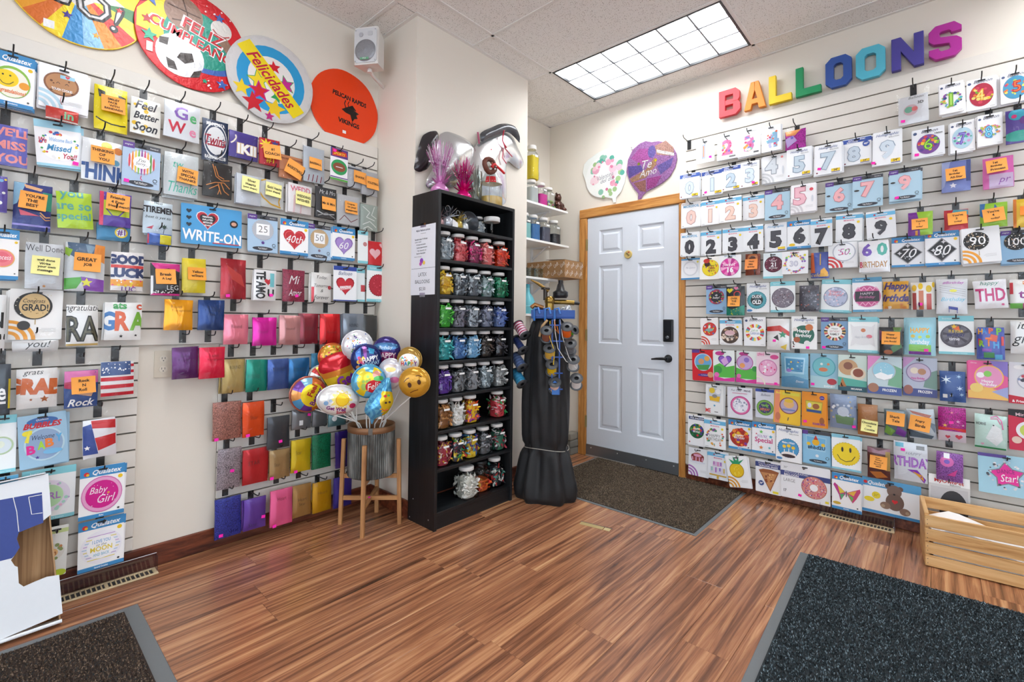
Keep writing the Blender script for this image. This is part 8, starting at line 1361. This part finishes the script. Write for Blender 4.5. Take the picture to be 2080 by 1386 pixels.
MB().add([(0, 0, bh + .001), (bw, 0, bh + .001), (bw, bd_ * .5, bh + .025), (0, bd_ * .5, bh + .012)], [(0, 1, 2, 3)]).add([(0, 0, bh), (bw, 0, bh), (bw, bd_ * .5, bh + .023), (0, bd_ * .5, bh + .01)], [(3, 2, 1, 0)]).build('lid_flap', plain('96693f', .7), bxL)
for nm_, W5, loc, rz in (('front_print', bw, (bw / 2, 0, bh / 2), 0), ('side_print', bd_, (0, bd_ / 2, bh / 2), -math.pi / 2)):
    p_ = Print(W5, bh, 0); nn = 4 if W5 < .3 else 6; pr_ = []
    for i in range(nn):
        for j in range(2): pr_ += [('t', 'Lindt', (i + .5) / nn + (.04 if j else -.03), .28 + .46 * j, .8 / nn, .3, 'e8ddd0', 's', 35), ('l', [((i + .1) / nn, .05), ((i + .7) / nn, .95)], .012, '8a6038')] if j == 0 else [('t', 'Lindt', (i + .5) / nn + .03, .74, .8 / nn, .3, 'e8ddd0', 's', 35)]
    p_.draw(pr_); e_ = empty(nm_, loc, (0, 0, rz), parent=bxL); p_.build(e_, M_MATTE)
for i, x in enumerate((2.93, 3.0, 3.07)):
    t = empty('glass_cube', (x, 2.50 - .02 * i, 1.5056), label=['clear glass votive cube at the far left of lower shelf', 'middle clear glass votive cube on lower shelf', 'clear glass votive cube next to the kraft box'][i], cat='glass', group='glass cubes on the alcove shelf')
    mb = MB(); a = .032
    for q in ((-a, -a, a, -a + .003), (-a, a - .003, a, a), (-a, -a + .003, -a + .003, a - .003), (a - .003, -a + .003, a, a - .003)): mb.box(q[0], q[1], 0, q[2], q[3], .075)
    mb.box(-a + .003, -a + .003, 0, a - .003, a - .003, .006); mb.build('glass_body', M_GLASS, t)
wc = empty('spray_bottle', (2.965, 2.48, 1.2056), label='turquoise plastic bottle on the lowest alcove shelf', cat='bottle')
MB().lathe([(.06, 0), (.064, .01), (.064, .09), (.05, .13), (.022, .17), (.018, .21)], 20).build('bottle_body', plain('6cc0cc', .35), wc); MB().lathe([(.02, .21), (.02, .24), (.001, .243)], 14).build('cap', plain('4aa8b8', .35), wc); MB().lathe([(.0645, .055), (.067, .06), (.0645, .065)], 20, cap=False).build('ring', plain('8ad4dc', .35), wc)
fp = empty('pink_pin_stick', (3.12, 2.60, 1.2056), label='thin stick with pink ball tip on lowest alcove shelf', cat='pick'); MB().tube([(0, 0, 0), (.0, 0, .24)], .004, 6).build('stick', plain('4a5a38', .6), fp); MB().lathe([(.001, -.014), (.014, 0), (.001, .014)], 12, (0, 0, .25)).build('ball', plain('e8207c', .5), fp)
tb = MB(); tb.box(0, 0, 0, .17, .1, .006).box(0, 0, .006, .17, .006, .05).box(0, .094, .006, .17, .1, .05).box(0, .006, .006, .006, .094, .05).box(.164, .006, .006, .17, .094, .05); o = tb.build('blue_bin', M_BLUE, None, (3.05, 2.43, 1.2056), bevel=.003); tag(o, 'blue plastic bin on the lowest alcove shelf', 'bin')
# wall standard and paper on the pillar beside the bookcase
ss = empty('shelf_standard', (2.345, PY - .001, .33), label='white slotted shelf standard on pillar beside bookcase', cat='shelf rail')
MB().box(-.014, -.008, 0, .014, 0, .47).build('rail', plain('d8d8d6', .4, metal=.3), ss)
for k in range(26): MB().box(-.008, -.0086, .012 + k * .0178, .010, -.0078, .019 + k * .0178).build('slot', M_DARK, ss)
o = MB().box(-.02, -.002, 0, .028, -.0005, .115).build('taped_paper', plain('d9d4d8', .7), None, (2.36, PY, 1.41)); tag(o, 'small curled paper taped to pillar beside bookcase', 'paper')
# stone blocks stacked at the door frame
M_ST = [plain('8f897c', .85, bumps=.6, bscale=30, var=.3), plain('a58a7c', .85, bumps=.6, bscale=30, var=.3), plain('77756c', .85, bumps=.6, bscale=30, var=.3)]
for k, (x, y, z, lab) in enumerate([(3.455, 2.372, 0, 'grey stone block at floor beside the door frame'), (3.455, 2.372, .062, 'middle grey stone block of the doorway stack'), (3.45, 2.375, .124, 'top tan stone block of the doorway stack'), (3.37, 2.44, 0, 'reddish stone block in front of the stack'), (3.372, 2.442, .082, 'rounded grey stone block on the reddish one')]):
    h_ = .06 if k < 3 else (.08 if k == 3 else .07); o = MB().box(-.06 if k < 3 else -.03, -.035, 0, .06 if k < 3 else .03, .035, h_).build('stone_block', M_ST[[2, 2, 0, 1, 0][k]], None, (x, y, z + .0005), (0, 0, [.02, -.04, .05, .1, .15][k]), bevel=.01, seg=2); tag(o, lab, 'stone', 'stone blocks by the door')

# ------------------------------------------------------------------ mats
M_RUB = plain('6c7072', .6, bumps=.15)
import numpy as np
def pile(name, w, d, n, cols, parent, hgt=.007, seed=1, off=(0, 0, 0), rows=None):
    """carpet pile: a field of tiny bent tufts"""
    rg_ = np.random.default_rng(seed); x = rg_.uniform(0, w, n); y = rg_.uniform(0, d, n)
    if rows: x = np.round(x / rows) * rows + rg_.normal(0, rows * .16, n)
    a = rg_.uniform(0, math.pi, n); s = rg_.uniform(.0012, .0022, n); h = hgt * rg_.uniform(.6, 1.1, n); lx = rg_.normal(0, .0022, n); ly = rg_.normal(0, .0022, n)
    v = np.zeros((n, 4, 3)); ca, sa = np.cos(a) * s, np.sin(a) * s
    v[:, 0] = np.stack([x - ca, y - sa, 0 * x], 1); v[:, 1] = np.stack([x + ca, y + sa, 0 * x], 1); v[:, 2] = np.stack([x + ca * .8 + lx, y + sa * .8 + ly, h], 1); v[:, 3] = np.stack([x - ca * .8 + lx, y - sa * .8 + ly, h], 1)
    me = bpy.data.meshes.new(name); me.vertices.add(n * 4); me.vertices.foreach_set('co', v.reshape(-1)); me.loops.add(n * 4); me.loops.foreach_set('vertex_index', np.arange(n * 4, dtype=np.int32)); me.polygons.add(n); me.polygons.foreach_set('loop_start', np.arange(0, n * 4, 4, dtype=np.int32)); me.update(calc_edges=True)
    ca_ = me.color_attributes.new('Col', 'FLOAT_COLOR', 'CORNER'); C_ = np.array([lin(c) for c in cols])[rg_.integers(0, len(cols), n)]; ca_.data.foreach_set('color', np.repeat(C_, 4, 0).reshape(-1))
    me.materials.append(M_PILE); o = bpy.data.objects.new(name, me); link(o, parent); o.location = off; o['kind'] = 'stuff'; return o
M_PILE = attr_mat('carpet_pile', .9)
# doormat
dm = empty('door_mat', (2.607, .985, 0), (0, 0, 0), label='brown ribbed doormat with grey rubber edge at the door', cat='mat')
mb = MB(); nx_, ny_ = 10, 14; 
MB().box(0, 0, 0, .885, 1.17, .003).build('rubber_border', M_RUB, dm, bevel=.0015, seg=1)
MB().box(.022, .02, .003, .885, 1.15, .006).build('carpet_base', plain('3a2f26', .95), dm)
pile('pile', .858, 1.126, 90000, ['5a4a3c', '70604f', '897661', '4a3e34', '9c8870', '665848'], dm, .0055, 7, (.024, .022, .005), rows=.009)
# dark pile mat
km = empty('floor_mat', (2.797, .536, 0), (0, 0, math.radians(182.5)), label='dark charcoal pile floor mat in the right foreground', cat='mat')
MB().box(0, 0, 0, 1.9, 1.3, .004).build('rubber_border', M_RUB, km, bevel=.0015, seg=1); MB().box(.004, .035, .004, 1.9, 1.3, .007).build('carpet_base', plain('22292d', .95), km)
pile('pile', 1.88, 1.255, 110000, ['1a2124', '252d31', '3d494f', '65757d', '10161a', '303b40', '8798a0'], km, .0075, 3, (.01, .042, .006))
# left mat
lm = empty('floor_mat', (-.75, 1.0, 0), (0, 0, 0), label='brown ribbed floor mat under the torn box at left', cat='mat')
MB().box(0, 0, 0, 1.183, 1.378, .003).build('rubber_border', M_RUB, lm, bevel=.0015, seg=1); MB().box(0, 0, .003, 1.135, 1.345, .006).build('carpet_base', plain('32261f', .95), lm)
pile('pile', 1.125, 1.34, 100000, ['4a3a30', '63503f', '7a6553', '3a302c', '8c7764', '54443a', '363a3c'], lm, .006, 5, (.004, .002, .005), rows=.011)

# ------------------------------------------------------------------ floor vents with clear deflectors
M_VENT = plain('cdb893', .45)
def vent(loc, rz, L, label, dl):
    t = empty('floor_vent', loc, (0, 0, rz), label=label, cat='vent', group='floor vents along the baseboards'); Wd = .072
    mb = MB(); mb.box(0, 0, 0, L, .012, .006).box(0, Wd - .012, 0, L, Wd, .006).box(0, .012, 0, .014, Wd - .012, .006).box(L - .014, .012, 0, L, Wd - .012, .006).box(L / 2 - .006, .012, 0, L / 2 + .006, Wd - .012, .006); mb.build('frame', M_VENT, t, bevel=.0015, seg=1)
    MB().box(.012, .012, .0003, L - .012, Wd - .012, .0012).build('duct', M_DARK, t)
    n = 20; sl_ = None
    for k in range(n + 1):
        x = .014 + (L - .028) * k / n
        if abs(x - L / 2) < .006: continue
        if sl_ is None: sl_ = MB().box(-.0022, .012, .001, .0022, Wd - .012, .006).build('fin', M_VENT, t, (x, 0, 0))
        else: share(sl_, 'fin', t, (x, 0, 0))
    d = empty('air_deflector', loc, (0, 0, rz), label=dl, cat='deflector', group='clear plastic vent deflectors')
    mb = MB(); mb.add([(0, .066, .0065), (L, .066, .0065), (L, .05, .075), (0, .05, .075), (0, .068, .0065), (L, .068, .0065), (L, .052, .077), (0, .052, .077)], [(0, 1, 2, 3), (7, 6, 5, 4), (0, 4, 5, 1), (1, 5, 6, 2), (2, 6, 7, 3), (3, 7, 4, 0)]); mb.build('shield', M_ACRYL, d)
    for x in (0, L - .003): MB().box(x, .02, .0065, x + .003, .066, .07).build('end_wall', M_ACRYL, d)
    MB().tube([(0, .05, .0765), (L, .05, .0765)], .0016, 5).build('top_edge', plain('d8d6dc', .2), d)
vent((.19, 2.592, .0), 0, .355, 'beige floor vent under the left slatwall', 'clear plastic deflector over the left floor vent')
vent((3.405, .555, .0), -math.pi / 2, .35, 'beige floor vent under the teddy bear card', 'clear plastic deflector over the right floor vent')
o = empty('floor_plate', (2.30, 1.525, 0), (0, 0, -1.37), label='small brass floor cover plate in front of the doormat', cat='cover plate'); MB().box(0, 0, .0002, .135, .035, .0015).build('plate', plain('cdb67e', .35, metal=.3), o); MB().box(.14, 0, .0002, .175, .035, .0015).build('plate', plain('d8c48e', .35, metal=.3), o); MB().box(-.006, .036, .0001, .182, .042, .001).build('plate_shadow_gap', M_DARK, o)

# ------------------------------------------------------------------ crate
cr = empty('wooden_crate', (3.066, .071, 0), (0, 0, math.atan2(-.325, .028)), label='pine slat crate on the floor at right edge', cat='crate')
CL, CD, CH = .62, .31, .245
sl_z = [(.004, .056), (.063, .115), (.122, .178), (.187, .243)]
for z0, z1 in sl_z:
    MB().box(0, 0, z0, CL, .010, z1).build('slat', M_PINE, cr, bevel=.002, seg=1)
    if z0 > .1: MB().box(0, CD - .010, z0 + (.0 if z0 < .15 else .004), CL, CD, z1 + (.0 if z0 < .15 else .004)).build('slat', M_PINE, cr, bevel=.002, seg=1)
    else: MB().box(0, CD - .010, z0, CL, CD, z1).build('slat', M_PINE, cr, bevel=.002, seg=1)
M_PINEV = wood('pine_end', [(0.25, 'a8743c'), (0.45, 'd0a066'), (0.7, 'e2bb84')], (40, 3, 40), 0.55, 0.1)
MB().box(-.001, .010, 0, .016, CD - .010, CH + .006).build('end_panel', M_PINEV, cr, bevel=.002, seg=1); MB().box(CL - .016, .010, 0, CL, CD - .010, CH + .006).build('end_panel', M_PINEV, cr, bevel=.002, seg=1)
MB().box(.016, .010, .004, CL - .016, CD - .010, .012).build('bottom_board', M_PINE, cr)
for z0, z1 in sl_z:
    for dz in (.014, .034): MB().lathe([(.0018, 0), (.0018, .0008)], 6, (.009, 0, z0 + dz), axis=(0, -1, 0)).build('nail', M_DARK, cr)
tp = MB(); rn = random.Random(21); vs = []; fs = []; nx_, ny_ = 14, 8
for j in range(ny_ + 1):
    for i in range(nx_ + 1):
        x = .03 + (CL - .07) * i / nx_; y = .02 + (CD - .05) * j / ny_; z = .15 + .05 * math.sin(i * .5) * math.cos(j * .8) + rn.uniform(-.018, .018) - .04 * (i / nx_)
        if j == 0: z -= .0
        vs.append((x, y, z))
for j in range(ny_):
    for i in range(nx_): q = (j * (nx_ + 1) + i, j * (nx_ + 1) + i + 1, (j + 1) * (nx_ + 1) + i + 1, (j + 1) * (nx_ + 1) + i); fs.append(q)
m_ = len(vs); rim_ = [i for i in range(nx_ + 1)] + [j * (nx_ + 1) + nx_ for j in range(1, ny_ + 1)] + [ny_ * (nx_ + 1) + i for i in range(nx_ - 1, -1, -1)] + [j * (nx_ + 1) for j in range(ny_ - 1, 0, -1)]
low = [(vs[k][0], vs[k][1], .0135) for k in rim_]; tp.add(vs, fs, 'ffffff', True); L_ = len(rim_); tp.add([vs[k] for k in rim_] + low, [((k + 1) % L_, k, k + L_, (k + 1) % L_ + L_) for k in range(L_)])
o = tp.build('tissue_paper', plain('f2f0ee', .7, bumps=.6, bscale=18), None, cr.location, cr.rotation_euler); tag(o, 'crumpled white tissue paper inside the wooden crate', 'paper')

# ------------------------------------------------------------------ torn carton leaning on the left slatwall
M_KRAFT = wood('kraft_cardboard', [(0.3, '8a6644'), (0.5, 'a9835c'), (0.7, 'bd9870')], (60, 60, 1.5), 0.8, 0.2, rand=False); M_WCARD = plain('e9ecf0', .55, var=.03)
tl_ = math.atan(.2)
cb = empty('torn_carton', (.215, 2.425, .012), (-tl_, 0, 0), label='white and blue cardboard carton with torn hole, leaning at left', cat='box')
S_ = lambda q: [(x - .215, (z - .012) * math.sqrt(1 + .04)) for x, z in q]
front = S_([(-0.0635, 0.5182), (0.0417, 0.5339), (0.1686, 0.5452), (0.179, 0.3954), (0.1538, 0.3764), (0.1238, 0.3644), (0.0933, 0.3566), (0.0887, 0.3362), (0.0969, 0.3053), (0.0849, 0.2827), (0.0753, 0.2695), (0.0857, 0.2463), (0.0933, 0.2404), (0.097, 0.1852), (0.1098, 0.1691), (0.1376, 0.1752), (0.1701, 0.1802), (0.2037, 0.1749), (0.2148, 0.0391), (0.0549, 0.0199), (-0.0671, 0.0079)])
MB().prism(front, -.004, 0).build('front_panel', M_WCARD, cb)
blue = S_([(-0.0618, 0.4696), (0.0431, 0.4813), (0.152, 0.4815), (0.1578, 0.3717), (0.1238, 0.3644), (0.0933, 0.3566), (0.0887, 0.3362), (0.0969, 0.3053), (0.0849, 0.2827), (0.0776, 0.2753), (0.0484, 0.2753), (-0.0663, 0.2833)])
MB().prism(blue, -.0046, -.004).build('blue_print', plain('3a4d96', .6, var=.12, bscale=90), cb)
for pts in (S_([(0.0752, 0.4867), (0.0866, 0.4293), (0.0932, 0.36)]), S_([(0.1165, 0.4729), (0.1255, 0.4101), (0.1546, 0.4073)]), S_([(0.1165, 0.4729), (0.1522, 0.4727)])):
    MB().tube([(x, -.0048, z) for x, z in pts], .0016, 4).build('white_line', plain('f2f2f4', .6), cb)
x_l, x_r, hz = -.62, -.004, front[2][1]
MB().prism([(x_l, 0), (x_r, 0), (x_r - .054, hz - .014), (x_l, hz - .034)], .07, .074).build('back_panel', M_KRAFT, cb)
MB().add([(x_r, .0, .0), (x_r, .07, 0), (x_r - .048, .07, hz - .012), (x_r - .048, 0, hz - .002), (x_r - .004, .0, .0), (x_r - .004, .07, 0), (x_r - .052, .07, hz - .012), (x_r - .052, 0, hz - .002)], [(0, 1, 2, 3), (7, 6, 5, 4), (0, 4, 5, 1), (1, 5, 6, 2), (2, 6, 7, 3), (3, 7, 4, 0)]).build('side_panel', M_KRAFT, cb)
MB().box(x_l, .0, -.004, x_r, .074, 0).build('bottom_panel', M_WCARD, cb)
MB().add([(x_l, -.006, hz - .03), (x_r - .05, -.012, hz + .002), (x_r - .05, .07, hz - .004), (x_l, .07, hz - .03), (x_l, -.006, hz - .026), (x_r - .05, -.012, hz + .006), (x_r - .05, .07, hz), (x_l, .07, hz - .026)], [(0, 3, 2, 1), (4, 5, 6, 7), (0, 1, 5, 4), (1, 2, 6, 5), (2, 3, 7, 6), (3, 0, 4, 7)]).build('top_flap', M_WCARD, cb)
MB().tube([(x_l, -.007, -.003), (x_r + .002, -.007, .004)], .007, 6).build('bottom_lip', M_WCARD, cb)
for pts, lab in (([(.075, 1.87), (.11, 1.9), (.085, 1.905)], 'tiny yellow foil scrap on the left mat'),):
    o = MB().add([(x, y, .0125) for x, y in pts] + [(x, y, .0118) for x, y in pts], [(0, 1, 2), (5, 4, 3), (0, 3, 4, 1), (1, 4, 5, 2), (2, 5, 3, 0)]).build('foil_scrap', plain('e8d81c', .4), None); tag(o, lab, 'scrap')

# bare hooks on the right slatwall and a small adhesive hook by the foil heart
hook('B', 1.372, GB - .012, .05, 'bare black hook at the top left end of the right slatwall')
ah = empty('adhesive_hook', (XB - .001, 1.845, 2.585), (0, 0, -math.pi / 2), label='small white adhesive hook above the foil heart', cat='hook')
MB().box(-.012, -.004, -.03, .012, 0, .03).build('backplate', plain('f4f4f4', .35), ah, bevel=.003); MB().tube([(0, -.004, -.005), (0, -.015, -.018), (0, -.022, -.014), (0, -.024, -.004)], .004, 6).build('prong', plain('f4f4f4', .35), ah)
